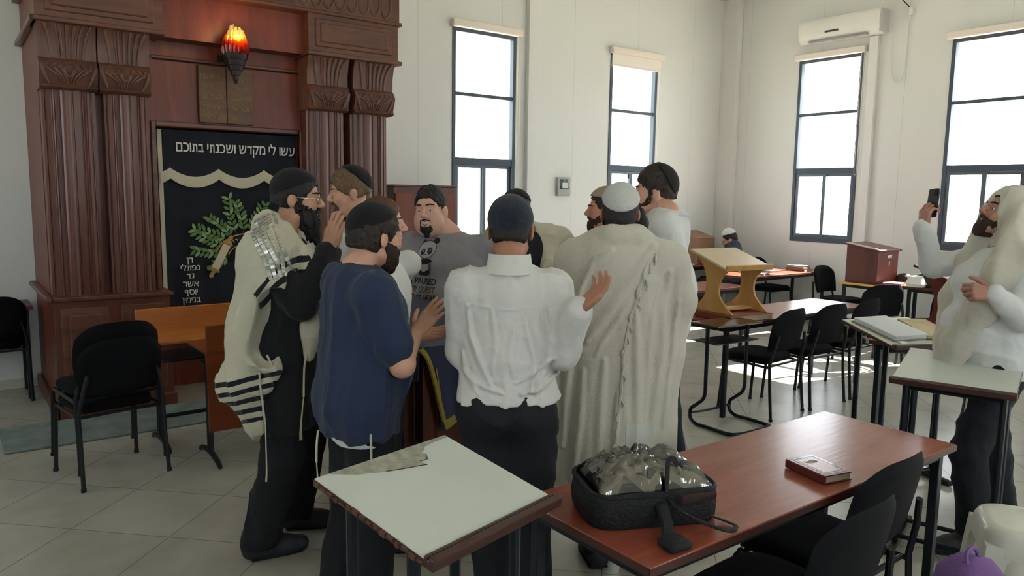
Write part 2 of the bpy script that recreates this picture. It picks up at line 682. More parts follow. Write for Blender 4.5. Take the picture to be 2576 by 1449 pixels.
def blind(a, b, axis, pos, drop, label, chain=1):
    w = b - a + .09
    loc = (a - .04, pos, 0) if axis == 'X' else (pos, b + .045, 0)
    t = thing('roller_blind', label, 'blind', loc, 0 if axis == 'X' else R(-90))
    mb = MB(); mb.box((w / 2, -.055, TOP + .03), (w, .075, .085), None, .015, 3)
    mb.build('cassette', m_blindc, t)
    if drop:
        mb = MB(); mb.bb(.03, w - .03, -.05, -.046, TOP - drop, TOP)
        mb.build('blind_sheet', m_blind, t, smooth=False)
        mb = MB(); mb.box((w / 2, -.048, TOP - drop), (w - .05, .018, .025), None, .006)
        mb.build('bottom_rail', m_blindc, t)
    mb = MB()
    xx = w - .02
    mb.tube([(xx, -.05, TOP), (xx, -.05, TOP - 1.55), (xx - .02, -.05, TOP - 1.58), (xx - .035, -.05, TOP - 1.55), (xx - .035, -.05, TOP)], .003, 6)
    mb.build('pull_chain', m_blindc, t)
    return t


blind(*WIN_BACK[0], 'X', YB, 0, 'rolled-up cream roller blind over the tall window nearest the wooden ark')
blind(*WIN_BACK[1], 'X', YB, .16, 'cream roller blind slightly lowered over the window behind the dark-haired man')
blind(*WIN_RIGHT[0], 'Y', XR, 0, 'rolled-up cream roller blind under the wall air conditioner')
blind(*WIN_RIGHT[1], 'Y', XR, 0, 'rolled-up cream roller blind over the window behind the man filming')
# ================================================================== the holy ark
w_ark = wood('ark_wood', '#522c20', '#633729', .30, 'z', 4)
w_ark_h = wood('ark_wood_crosswise', '#4a2a1e', '#70432f', .36, 'x', 4)
w_panel = wood('ark_panel_red', '#5c2414', '#7a3520', .40, 'z', 2.5)
w_carved = wood('ark_wood_carved', '#4d3026', '#6f4a3b', .42, 'z', 5)
w_tab = wood('tablet_wood', '#513420', '#6e4c30', .5, 'x', 5)
m_dark = M('dark_recess_wood', '#2a1712', .6)
AX0, AX1, AYF, AYB = .60, 3.41, 6.30, YB - .005
ark = thing('torah_ark', 'large carved reddish-brown wooden ark with paired columns against the back wall', 'ark', ((AX0 + AX1) / 2, AYF, 0))
O = Vector(ark.location)


def A(mb): return lambda name, mat, parent=ark, **k: mb.build(name, mat, parent, xf=Matrix.Translation(-O), **k)


# carcass with the doorway recess
mb = MB()
DX0, DX1, DZ = 1.395, 2.56, 2.195
mb.bb(AX0 + .02, DX0, 6.56, AYB, .0, 2.86)
mb.bb(DX1, AX1 - .02, 6.56, AYB, .0, 2.86)
mb.bb(DX0, DX1, 6.60, AYB, DZ, 3.3)
mb.bb(DX0, DX1, 6.95, AYB, 0, DZ)
mb.bb(AX0 + .02, AX1 - .02, 6.42, AYB, 2.86, 3.9)
A(mb)('carcass', w_panel, smooth=False)
mb = MB()     # moulding round the doorway, ledge above
mb.bb(DX0 - .04, DX0, 6.53, 6.60, .85, DZ + .04, .008)
mb.bb(DX1, DX1 + .04, 6.53, 6.60, .85, DZ + .04, .008)
mb.bb(DX0, DX1, 6.55, 6.60, DZ, DZ + .04, .008)
mb.bb(DX0 - .02, DX1 + .02, 6.545, 6.60, 2.715, 2.74, .006)
A(mb)('door_moulding', w_ark_h, smooth=False)
mb = MB(); mb.bb(DX0 - .03, DX1 + .05, 6.575, 6.60, 2.235, 2.71, .003)
A(mb)('red_panel', w_panel, smooth=False)

# plinths with framed panels
for (x0, x1, bx0, bx1) in ((.605, 1.415, (.66, .935), (1.0, 1.335)), (2.56, 3.405, (2.62, 2.93), (3.0, 3.34))):
    mb = MB()
    mb.bb(x0 + .01, x1 - .01, 6.33, 6.56, 0, .88, .004)
    mb.bb(x0 - .01, x1 + .01, 6.30, 6.58, .88, .915, .01)
    mb.bb(x0 - .012, x1 + .012, 6.30, 6.58, 0, .11, .012)
    pl = A(mb)('plinth', w_ark, smooth=False)
    m2 = MB()
    xm = (x0 + x1) / 2 + (.0 if x0 < 1 else .01)
    for q0, q1 in ((x0 + .05, xm - .04), (xm + .04, x1 - .05)):
        m2.bb(q0, q1, 6.318, 6.335, .16, .83, .008)
        m2.bb(q0 + .05, q1 - .05, 6.308, 6.33, .21, .78, .012)
    m2.build('raised_panel', w_ark_h, pl, smooth=False, xf=Matrix.Translation(-O))


def fluted(x0, x1, y, z0, z1, parent):
    """a broad half-round column of flutes and beads between x0 and x1"""
    prof = []
    n = 120
    w = x1 - x0
    for i in range(n + 1):
        u = i / n
        bow = math.sin(PI * u) * .045
        d = 0
        for c, hw in ((.2, .035), (.42, .10), (.8, .03)):
            if abs(u - c) < hw: d += .016 * math.cos((u - c) / hw * PI / 2)
        if u < .06 or u > .94: bow *= .5
        for e in (.07, .31, .55, .72, .90):
            if abs(u - e) < .012: d -= .006
        prof.append((x0 + w * u, y - bow - d))
    poly = prof + [(x1, y + .12), (x0, y + .12)]
    mb = MB()
    mb.prism(poly, z1 - z0, Matrix.Translation((0, 0, z0)))
    return A(mb)('column', w_ark, parent, angle=30)


COLS = [(.625, .965), (1.02, 1.325), (2.575, 2.92), (2.985, 3.345)]
for x0, x1 in COLS:
    col = fluted(x0, x1, 6.43, .915, 2.41, ark)


def capital(x0, x1):
    zb, zm, zt = 2.395, 2.60, 2.845
    w = x1 - x0
    cx = (x0 + x1) / 2
    mb = MB()
    # profile swept across the width: foot, swelling leaf band, flared upper reeds
    side = [(6.36, zb), (6.33, zb + .015), (6.35, zb + .04), (6.32, zb + .10), (6.305, zb + .15), (6.33, zb + .19), (6.345, zm),
            (6.36, zm + .01), (6.36, zm + .11), (6.335, zm + .2), (6.315, zt), (6.56, zt), (6.56, zb)]
    T = Matrix(((0, 0, 1, x0), (1, 0, 0, 0), (0, 1, 0, 0), (0, 0, 0, 1)))
    mb.prism(side, w, T)
    c = A(mb)('capital', w_carved, angle=35)
    # upper fan of reeds
    r = MB()
    for k in range(7):
        u = (k - 3) / 3
        xb, xt = cx + u * w * .26, cx + u * w * .43
        if k < 2: continue
        r.tube([(xb, 6.357, zm + .015), (xb + (xt - xb) * .2, 6.355, zm + .11), (xb + (xt - xb) * .55, 6.335, zm + .19), (xt, 6.312, zt - .005)], [.010, .011, .013, .015], 8, smooth=3)
    for s in (-.9, -.45):
        r.tube([(cx + s * w * .3, 6.357, zm + .015), (cx + s * w * .34, 6.352, zm + .13), (cx + s * w * .42, 6.315, zt - .01)], [.007, .008, .01], 6, smooth=3)
    # scroll band
    for sgn in (-1, 1):
        for k in range(3):
            xc = cx + sgn * w * (.09 + .125 * k)
            pts = []
            for i in range(15):
                a = i / 14 * 4.6 * sgn + (PI if sgn > 0 else 0)
                rad = .026 * (1 - i / 14 * .75)
                pts.append((xc + rad * math.cos(a), 6.312 - .004, zb + .165 + rad * math.sin(a)))
            r.tube(pts, [.007] * 10 + [.006, .006, .005, .005, .004], 6)
            r.tube([(xc + sgn * .014, 6.312, zb + .14), (cx + sgn * w * (.06 + .06 * k), 6.318, zb + .09), (cx + sgn * w * (.02 + .05 * k), 6.342, zb + .045)], [.010, .009, .006], 6, smooth=4)
        r.tube([(cx + sgn * w * .47, 6.312, zb + .16), (cx + sgn * w * .4, 6.32, zb + .08), (cx + sgn * w * .34, 6.34, zb + .03)], [.012, .011, .006], 6, smooth=4)
    r.tube([(cx - .03, 6.308, zb + .135), (cx - .02, 6.305, zb + .1), (cx, 6.308, zb + .09), (cx + .02, 6.305, zb + .1), (cx + .03, 6.308, zb + .135)], .008, 6, smooth=3)
    r.build('carving', w_carved, c, xf=Matrix.Translation(-O))


for x0, x1 in ((.61, .975), (.985, 1.33), (2.565, 2.935), (2.985, 3.375)):
    capital(x0, x1)

# entablature blocks over the pairs of columns, with raised panels
for x0, x1 in ((.60, 1.42), (2.56, 3.40)):
    mb = MB()
    mb.bb(x0, x1, 6.30, 6.6, 2.85, 3.20)
    mb.bb(x0 - .015, x1 + .015, 6.275, 6.6, 2.845, 2.88, .008)
    b = A(mb)('lintel_block', w_ark_h, smooth=False)
    m2 = MB()
    m2.bb(x0 + .06, x1 - .06, 6.287, 6.305, 2.92, 3.15, .010)
    m2.bb(x0 + .10, x1 - .10, 6.275, 6.30, 2.955, 3.115, .014)
    m2.build('raised_panel', w_ark_h, b, smooth=False, xf=Matrix.Translation(-O))
for z in (2.845, 3.185, 3.43):          # side mouldings running back to the wall
    for xa, xb in ((AX0 - .03, AX0 + .02), (AX1 - .02, AX1 + .03)):
        mb = MB(); mb.bb(xa, xb, 6.29, AYB, z, z + .035, .006); A(mb)('side_moulding', w_ark, smooth=False)
for z0, z1 in ((.88, .915), (0, .11)):
    mb = MB(); mb.bb(AX0 - .03 + (.018 if z0 == 0 else 0), AX0 + .02, 6.30, AYB, z0, z1, .006); A(mb)('side_moulding', w_ark, smooth=False)
# frieze of arches, cornice
mb = MB()
mb.bb(AX0 - .005, AX1 + .005, 6.30, 6.45, 3.20, 3.43)
mb.bb(AX0 - .02, AX1 + .02, 6.275, 6.45, 3.185, 3.215, .008)
mb.bb(AX0 - .03, AX1 + .03, 6.26, 6.45, 3.425, 3.47, .012)
mb.bb(AX0 - .005, AX1 + .005, 6.33, 6.45, 3.47, 3.9)
fz = A(mb)('frieze', w_ark_h, smooth=False)
mb = MB()
x = AX0 + .09
while x < AX1 - .05:
    mb.tube([(x - .047, 6.30, 3.42), (x - .047, 6.30, 3.33), (x - .03, 6.30, 3.27), (x, 6.30, 3.245), (x + .03, 6.30, 3.27), (x + .047, 6.30, 3.33), (x + .047, 6.30, 3.42)], .011, 6, smooth=3)
    x += .108
mb.build('arch_ornament', w_carved, fz, xf=Matrix.Translation(-O))

# tablets of the law, two joined leaves with writing
tb = MB()
TX0, TX1, TZ0, TZ1 = 1.725, 2.165, 2.245, 2.70
tb.bb(TX0, (TX0 + TX1) / 2 - .002, 6.535, 6.575, TZ0, TZ1, .006)
tb.bb((TX0 + TX1) / 2 + .002, TX1, 6.535, 6.575, TZ0, TZ1, .006)
tab = A(tb)('tablets', w_tab, smooth=False)
m_carve = M('gilded_letters', '#8a6c40', .45)
words_r = ['אנכי יי', 'לא יהיה', 'לא תשא', 'זכור את', 'כבד את']
words_l = ['לא תרצח', 'לא תנאף', 'לא תגנב', 'לא תענה', 'לא תחמד']
ms = []
for col_, cx in ((words_r, TX1 - .11), (words_l, TX0 + .11)):
    for k, wd in enumerate(col_):
        me = heb_mesh(wd, .052, .0015)
        me.transform(Matrix.Translation((cx, 6.534, TZ1 - .10 - k * .081)) @ FRONT)
        put_mesh(me, 'lettering', m_carve, Matrix.Translation(-O), tab)

# ------------------------------------------------------------------ curtain
m_velvet = M('navy_velvet', '#0a0e1c', .85, sheen=.25, var=.3, vscale=9, bump=.2, bscale=200)
m_cream = M('cream_cloth_trim', '#c9c1a8', .8, bump=.3, bscale=300)
m_letters = M('white_embroidery', '#d9d6d0', .6)
m_navy_l = M('blue_cloth', '#1b2444', .8)
CX0, CX1, CY = 1.43, 2.75, 6.635
cur = thing('ark_curtain', 'navy velvet curtain with white Hebrew lettering hanging in the ark doorway', 'curtain', ((CX0 + CX1) / 2, CY, .55))
CO = Vector(cur.location)
XC = Matrix.Translation(-CO)


def cfold(x, z): return .006 * math.sin(x * 9 + z * .7) + .003 * math.sin(x * 23 - z * 2)


def curtain_part(name, mat, fn, nu, nv, thick=.004, par=None):
    mb = MB(); mb.grid(fn, nu, nv, thick)
    return mb.build(name, mat, par or cur, xf=XC, angle=80)


XE = DX1 - .005
curtain_part('velvet', m_velvet, lambda u, v: (CX0 + (XE - CX0) * u, CY + cfold(u * 1.3, v * 1.6), .55 + 1.63 * v), 60, 12)
curtain_part('left_border', m_cream, lambda u, v: (CX0 - .01 + .033 * u, CY - .012 + cfold(.02 * u, v * 1.6), .55 + 1.63 * v), 3, 12)


def scallop(x):
    u = ((x - (CX0 + .075)) / .38) % 1
    return 1.88 - .072 * math.sin(PI * u) ** .8


def val(u, v):
    x = CX0 + .0 + (XE - CX0) * u
    return (x, CY - .022 + .0025 * math.sin(x * 420) * (1 - v), scallop(x) - .088 + .088 * v)


curtain_part('fringe', m_cream, val, 240, 5)
curtain_part('valance_velvet', m_velvet, lambda u, v: (CX0 + .03 + (XE - CX0 - .03) * u, CY - .015, scallop(CX0 + .03 + (XE - CX0 - .03) * u) + (2.18 - scallop(CX0 + .03 + (XE - CX0 - .03) * u)) * v), 120, 5)
me = heb_mesh('עשו לי מקדש ושכנתי בתוכם', .118, .0015, .0014, 'LEFT')
w0 = max(v.co.x for v in me.vertices) - min(v.co.x for v in me.vertices)
k = (XE - .015 - 1.555) / w0
put_mesh(me, 'lettering', m_letters, XC @ Matrix.Translation((1.555, CY - .024, 2.01)) @ FRONT @ Matrix.Diagonal((k, 1, 1, 1)), cur)
ms = []
for i, wd in enumerate(['דן', 'נפתלי', 'גד', 'אשר', 'יוסף', 'בנימין']):
    me = heb_mesh(wd, .072, .0012)
    put_mesh(me, 'lettering', m_letters, XC @ Matrix.Translation((1.635, CY - .018, 1.105 - i * .067)) @ FRONT, cur)

# embroidered emblem: leafy branches, an unrolled scroll and an arched band
m_leaf = M('green_embroidery', '#5c7a45', .8, var=.3, vscale=30)
m_leaf2 = M('pale_green_embroidery', '#7f9a68', .8)
m_goldth = M('gold_embroidery', '#a98646', .6)
m_scroll = M('cream_embroidery', '#cfc3a8', .8)
m_blackem = M('black_embroidery', '#151110', .8)
rnd = random.Random(3)
EX, EZ = 2.08, 1.22
EY = CY - .018


def leaf(mb, x, z, a, l, w):
    pts = []
    n = 6
    for i in range(n + 1):
        t = i / n; pts.append((t * l, w * math.sin(PI * t) ** .8))
    for i in range(n - 1, 0, -1):
        t = i / n; pts.append((t * l, -w * math.sin(PI * t) ** .8))
    T = Matrix.Translation((x, EY - rnd.uniform(0, .006), z)) @ FRONT @ Matrix.Rotation(a, 4, 'Z')
    mb.prism(pts, .003, T)


mbA, mbB, st = MB(), MB(), MB()
for bi, (a, L_) in enumerate(((165, .29), (148, .32), (186, .28), (128, .27), (112, .34), (92, .30), (72, .31), (207, .20), (50, .28), (30, .3))):
    a = R(a)
    x0, z0 = EX + .12 * math.cos(a), EZ - .02 + .10 * math.sin(a)
    pts = []
    for i in range(9):
        t = i / 8
        aa = a + .25 * (t - .3) * (1 if bi % 2 else -1)
        pts.append((x0 + L_ * t * math.cos(aa), EY, z0 + L_ * t * math.sin(aa)))
    st.tube(pts, .0022, 5)
    for i in range(2, 9):
        for s in (-1, 1):
            leaf(mbA if (i + bi) % 3 else mbB, pts[i][0], pts[i][2], a + s * R(42) + rnd.uniform(-.15, .15), .062 + rnd.uniform(-.01, .012), .0135)
mbA.build('embroidered_leaves', m_leaf, cur, xf=XC, smooth=False)
mbB.build('pale_embroidered_leaves', m_leaf2, cur, xf=XC, smooth=False)
st.build('embroidered_stems', M('stem_thread', '#6b5b34', .8), cur, xf=XC)
# arched band with lettering
band = MB()
def arch(r0, r1, a0, a1, cx, cz, y, mb, n=26, t=.003):
    P = [(cx + r1 * math.cos(R(a0 + (a1 - a0) * i / n)), cz + r1 * .8 * math.sin(R(a0 + (a1 - a0) * i / n))) for i in range(n + 1)]
    Q = [(cx + r0 * math.cos(R(a0 + (a1 - a0) * i / n)), cz + r0 * .8 * math.sin(R(a0 + (a1 - a0) * i / n))) for i in range(n, -1, -1)]
    T = Matrix.Translation((0, y, 0)) @ FRONT
    mb.prism(P + Q, t, T)
arch(.17, .265, 18, 160, EX + .02, EZ - .1, EY - .005, band)
arch(0, .155, 8, 172, EX + .02, EZ - .12, EY - .004, band)
band.build('embroidered_band', m_blackem, cur, xf=XC, smooth=False)
gb = MB()
arch(.262, .275, 16, 162, EX + .02, EZ - .1, EY - .008, gb)
arch(.158, .168, 14, 164, EX + .02, EZ - .1, EY - .008, gb)
gb.build('embroidered_edging', m_goldth, cur, xf=XC, smooth=False)
ms = []
word = heb('שאלו שלום ירושלים')
for i, ch in enumerate(word):
    if ch == ' ': continue
    a = R(152 - i * (124 / (len(word) - 1)))
    me = text_mesh(ch, .038, .001, bold=.0006)
    me.transform(Matrix.Translation((EX + .02 + .205 * math.cos(a), EY - .009, EZ - .1 + .8 * .205 * math.sin(a))) @ FRONT @ Matrix.Rotation(a - PI / 2, 4, 'Z'))
    ms.append(me)
me = merge(ms, 'lettering'); me.transform(XC)
put_mesh(me, 'lettering', m_scroll, Matrix(), cur)
sc = MB()
T = Matrix.Translation((EX - .20, EY - .014, EZ - .075)) @ Matrix.Rotation(R(28), 4, 'Y')
sc.lathe([(.030, -.11), (.034, -.1), (.032, 0), (.034, .1), (.030, .11)], mat=T @ Matrix.Diagonal((1, .25, 1, 1)), seg=16)
scr = sc.build('embroidered_scroll', m_scroll, cur, xf=XC)
for s in (1, -1):
    hd = MB(); hd.lathe([(.016, s * .11), (.045, s * .115), (.045, s * .13), (.02, s * .14), (.012, s * .165), (.022, s * .175), (.012, s * .195), (0, s * .2)], mat=T @ Matrix.Diagonal((1, .25, 1, 1)), seg=12)
    hd.build('scroll_handle', m_goldth, scr, xf=XC)

# ------------------------------------------------------------------ eternal light
m_brass = M('dark_bronze', '#2c2024', .45, .5)
LX, LY, LZ = 1.95, 6.30, 3.02
lamp = thing('eternal_lamp', 'glowing red and amber glass flame lamp fixed high on the ark', 'lamp', (LX, LY, 2.79))
LO = Matrix.Translation(-Vector(lamp.location))
mb = MB()
zz = 2.775
for k, (r_, h_) in enumerate(((.096, .05), (.078, .05), (.060, .045), (.040, .045), (.022, .04))):
    mb.lathe([(r_ * .9, zz - h_), (r_, zz - h_ * .5), (r_, zz)], (LX, LY, 0), 20)
    zz -= h_ * .85
mb.lathe([(.0, zz - .035), (.015, zz - .03), (.02, zz - .012), (.008, zz)], (LX, LY, 0), 12)
hb = mb.build('holder', m_brass, lamp, xf=LO)
mb = MB(); mb.tube([(LX, LY, 2.73), (LX, LY + .12, 2.73), (LX, 6.40, 2.73), (LX, 6.585, 2.73)], .014, 8); mb.box((LX, 6.59, 2.73), (.10, .018, .14), None, .006)
mb.build('bracket', m_brass, lamp, xf=LO)


def flame_glass(name, col, estr, dens):
    m = bpy.data.materials.new(name); m.use_nodes = True
    N, L = m.node_tree.nodes, m.node_tree.links
    p = N['Principled BSDF']
    tc = N.new('ShaderNodeTexCoord'); sp = N.new('ShaderNodeSeparateXYZ'); L.new(tc.outputs['Object'], sp.inputs[0])
    mr = N.new('ShaderNodeMapRange'); mr.inputs['From Min'].default_value = -.01; mr.inputs['From Max'].default_value = .24
    L.new(sp.outputs['Z'], mr.inputs['Value'])
    r = N.new('ShaderNodeValToRGB'); e = r.color_ramp.elements
    e[0].position = 0; e[0].color = lin('#c22812'); e[1].position = 1; e[1].color = lin('#f4ecd0')
    q = e.new(.26); q.color = lin('#dd4a1c'); q = e.new(.40); q.color = lin('#e88a1c'); q = e.new(.54); q.color = lin('#f0d488')
    L.new(mr.outputs[0], r.inputs['Fac'])
    L.new(r.outputs['Color'], p.inputs['Base Color'])
    p.inputs['Roughness'].default_value = .12
    p.inputs['Transmission Weight'].default_value = .85
    p.inputs['IOR'].default_value = 1.3
    return m


m_fg = flame_glass('amber_red_glass', None, 0, 0)
mb = MB()
rnd = random.Random(5)
for ring, (rr_, n_, h0, h1) in enumerate(((.080, 17, .13, .19), (.056, 11, .16, .22), (.028, 6, .19, .24))):
    for k in range(n_):
        a = 2 * PI * k / n_ + ring * .3
        h = rnd.uniform(h0, h1)
        b_ = .014 + rnd.uniform(0, .004)
        ca, sa = math.cos(a), math.sin(a)
        mb.tube([(LX + rr_ * ca, LY + rr_ * sa, 2.765), (LX + (rr_ + .010) * ca, LY + (rr_ + .010) * sa, 2.765 + h * .45), (LX + rr_ * .74 * ca, LY + rr_ * .74 * sa, 2.765 + h)], [b_, b_ * 1.05, b_ * .75], 7, smooth=4)
mb.build('glass_flame', m_fg, lamp, xf=LO)
mb = MB(); mb.lathe([(0, -.03), (.016, -.024), (.026, 0), (.02, .022), (0, .03)], (LX + .012, LY - .04, 2.885), 16)
mb.build('bulb', M('lamp_bulb', '#ffe2a0', .3, emit='#ffbf5a', estr=28), lamp, xf=LO)
pl_ = bpy.data.lights.new('lamp_glow', 'POINT'); pl_.energy = 4; pl_.color = (1, .55, .2); pl_.shadow_soft_size = .03
po = bpy.data.objects.new('lamp_glow', pl_); COL.objects.link(po); po.location = (LX - .02, LY - .13, 2.93)

# cloth strip on the floor before the ark
mb = MB(); mb.bb(.235, 3.6, 5.69, 6.295, .001, .018, .006)
rug = mb.build('floor_mat', M('grey_green_mat', '#6e7a78', .8, var=.25, vscale=8, bump=.3, bscale=120), None, smooth=False)
tag(rug, 'flat grey-green floor mat lying in front of the wooden ark', 'mat')
# ================================================================== furniture
m_blk = M('black_powder_coat', '#15171b', .4, .2)
m_fab = M('black_chair_fabric', '#0e0f12', .95, spec=.12, sheen=.02, var=.25, vscale=60, bump=.5, bscale=350)
m_shell = M('black_plastic_shell', '#0e0f12', .8, spec=.2)
w_table = wood('cherry_laminate', '#7c3a2c', '#96503d', .22, 'x', 1.6, spec=.5)
m_edge = wood('table_edge_band', '#3c1a12', '#552a1e', .4, 'x', 3)
m_steel = M('dark_steel_tube', '#22262c', .3, .5)
m_formica = M('white_formica', '#c8cdc3', .35, var=.03, vscale=5)
w_desk = wood('honey_laminate', '#9c5a28', '#b8743a', .35, 'x', 2)
w_walnut = wood('walnut_edge', '#2b1913', '#4a2a20', .4, 'x', 4)
w_dark = wood('dark_brown_laminate', '#4a2620', '#613529', .4, 'z', 2)
w_beech = wood('beech_plywood', '#b98c4c', '#cda466', .4, 'z', 2)


# ---- chairs (sitter faces local +y)
def make_chair(label, loc, rz, group):
    t = thing('stacking_chair', label, 'chair', loc, rz, group)
    hw, r = .235, .0125
    # padded seat, softly trapezoid
    mb = MB()
    prof = []
    for i in range(28):
        a = 2 * PI * i / 28
        c, s = math.cos(a), math.sin(a)
        k = (abs(c) ** 4 + abs(s) ** 4) ** -.25
        prof.append((.225 * c * k * (1 + .05 * s), .215 * s * k))
    bm = mb.bm
    layers = [(.80, -.020), (.97, -.012), (1.0, .005), (.985, .022), (.92, .034), (.7, .040), (.35, .042)]
    rings = [[bm.verts.new((x * f, y * f + .02, .445 + z)) for x, y in prof] for f, z in layers]
    for a_, b_ in zip(rings, rings[1:]):
        for k in range(28):
            bm.faces.new((a_[k], a_[(k + 1) % 28], b_[(k + 1) % 28], b_[k]))
    bm.faces.new(rings[0][::-1]); bm.faces.new(rings[-1])
    mb.build('seat', m_fab, t)
    mb = MB(); mb.box((0, .02, .423), (.38, .36, .012), None, .005)
    mb.build('seat_pan', m_shell, t)
    # backrest: rounded top, curved, leaning back
    def back(front):
        m2 = MB(); b2 = m2.bm
        nx, nz = 14, 12
        def pos(u, v, off):
            x = (u - .5) * 2
            zt = 1 - (abs(x) ** 4) * .26
            z = .525 + .335 * v * zt
            w_ = .246 * (1 - .07 * v ** 3) * (1 - .12 * (1 - v) ** 2)
            edge = min(1, (1 - abs(x)) * 6, v * 6 + .001, (1 - v) * 6) ** .5 if off else 0
            y = -.225 - (z - .5) * .20 + .045 * x * x + off * edge
            return (w_ * x, y, z)
        F = [[b2.verts.new(pos(i / nx, j / nz, .024 if front else 0)) for j in range(nz + 1)] for i in range(nx + 1)]
        B = [[b2.verts.new(pos(i / nx, j / nz, 0 if front else -.016)) for j in range(nz + 1)] for i in range(nx + 1)]
        for i in range(nx):
            for j in range(nz):
                b2.faces.new((F[i][j], F[i + 1][j], F[i + 1][j + 1], F[i][j + 1]))
                b2.faces.new((B[i][j + 1], B[i + 1][j + 1], B[i + 1][j], B[i][j]))
        for i in range(nx):
            b2.faces.new((B[i][0], B[i + 1][0], F[i + 1][0], F[i][0])); b2.faces.new((F[i][nz], F[i + 1][nz], B[i + 1][nz], B[i][nz]))
        for j in range(nz):
            b2.faces.new((F[0][j], F[0][j + 1], B[0][j + 1], B[0][j])); b2.faces.new((B[nx][j], B[nx][j + 1], F[nx][j + 1], F[nx][j]))
        bmesh.ops.remove_doubles(b2, verts=b2.verts[:], dist=.0004)
        return m2
    back(True).build('backrest', m_fab, t, angle=80)
    back(False).build('backrest_shell', m_shell, t, angle=80)
    for s in (-1, 1):
        mb = MB(); mb.tube([(s * hw, .215, .004), (s * (hw - .004), .20, .2), (s * (hw - .008), .185, .40), (s * (hw - .012), .165, .425)], r, 8)
        mb.tube([(s * hw, .215, 0), (s * hw, .215, .02)], r * 1.25, 8)
        mb.build('leg', m_blk, t)
        mb = MB(); mb.tube([(s * (hw + .005), -.26, .004), (s * hw, -.235, .25), (s * hw, -.222, .43), (s * (hw - .02), -.250, .56), (s * (hw - .045), -.262, .66)], r, 8)
        mb.tube([(s * (hw + .005), -.26, 0), (s * (hw + .005), -.26, .02)], r * 1.25, 8)
        mb.build('leg', m_blk, t)
        mb = MB(); mb.tube([(s * (hw - .010), .18, .42), (s * (hw - .002), -.222, .41)], .010, 8)
        mb.build('side_rail', m_blk, t)
    for yy in (.17, -.2):
        mb = MB(); mb.tube([(-hw + .01, yy, .412), (hw - .01, yy, .412)], .010, 8); mb.build('cross_rail', m_blk, t)
    return t


G_CH = None
ch0 = make_chair('black fabric chair on the left seen from behind, lower one of a stacked pair', (.74, 5.03, 0), R(11), None)
CH = [
    ((.735, 5.075, .085), R(11), 'black fabric chair stacked on top of another at the left of the photo', None),
    ((.27, 7.33, 0), R(0), 'black chair at the extreme left edge drawn up to the low wall table', None),
    ((2.03, 1.305, 0), R(3), 'large near black fabric chair tucked under the foreground red-brown table', None),
    ((2.50, 1.445, 0), R(2), 'black chair under the far end of the foreground table, right of the near chair', None),
    ((5.23, 3.62, 0), R(4), 'black chair at the sunlit middle table, nearest the camera of its row', 'chairs in a row along the middle table'),
    ((5.80, 3.60, 0), R(-2), 'black chair at the sunlit middle table, second of its row', 'chairs in a row along the middle table'),
    ((6.38, 3.62, 0), R(3), 'black chair at the sunlit middle table, third and farthest of its row', 'chairs in a row along the middle table'),
    ((9.02, 5.13, 0), R(180), 'black chair between the rear table and the yellow-edged desk, left of the box lectern', None),
    ((7.70, 4.06, 0), R(-28), 'black chair beneath the wide window, the one nearer the yellow-edged desk', 'chairs beside the wide window'),
    ((8.06, 3.56, 0), R(-24), 'black chair beneath the wide window, the one beside the dark red book stand', 'chairs beside the wide window'),
    ((9.40, 6.42, 0), R(178), 'black chair with a round-topped back against the right wall, behind the rear table', None),
]
for loc, rz, lab, g in CH:
    dup(ch0, loc, rz, lab, g)


# ---- laminate tables (long axis local x)
def make_table(label, cx, cy, L_, W_, h=.74, rz=0, top=w_table, edge=m_edge, cat='table', group=None):
    t = thing('table', label, cat, (cx, cy, 0), rz, group)
    mb = MB(); mb.box((0, 0, h - .012), (L_, W_, .024), None, .003)
    mb.build('tabletop', top, t, smooth=False)
    mb = MB()
    mb.bb(-L_ / 2 - .002, L_ / 2 + .002, -W_ / 2 - .002, -W_ / 2 + .004, h - .027, h - .003, .001)
    mb.bb(-L_ / 2 - .002, L_ / 2 + .002, W_ / 2 - .004, W_ / 2 + .002, h - .027, h - .003, .001)
    mb.bb(-L_ / 2 - .002, -L_ / 2 + .004, -W_ / 2, W_ / 2, h - .027, h - .003, .001)
    mb.bb(L_ / 2 - .004, L_ / 2 + .002, -W_ / 2, W_ / 2, h - .027, h - .003, .001)
    mb.build('edge_band', edge, t, smooth=False)
    mb = MB()
    for s in (-1, 1):
        mb.bb(-L_ / 2 + .03, L_ / 2 - .03, s * (W_ / 2 - .05) - .015, s * (W_ / 2 - .05) + .015, h - .064, h - .026, .002)
        mb.bb(s * (L_ / 2 - .045) - .015, s * (L_ / 2 - .045) + .015, -W_ / 2 + .04, W_ / 2 - .04, h - .064, h - .026, .002)
    mb.build('apron', m_steel, t, smooth=False)
    for sx in (-1, 1):
        for sy in (-1, 1):
            mb = MB(); mb.box((sx * (L_ / 2 - .045), sy * (W_ / 2 - .05), (h - .03) / 2), (.034, .034, h - .03), None, .003)
            mb.build('leg', m_steel, t, smooth=False)
    return t


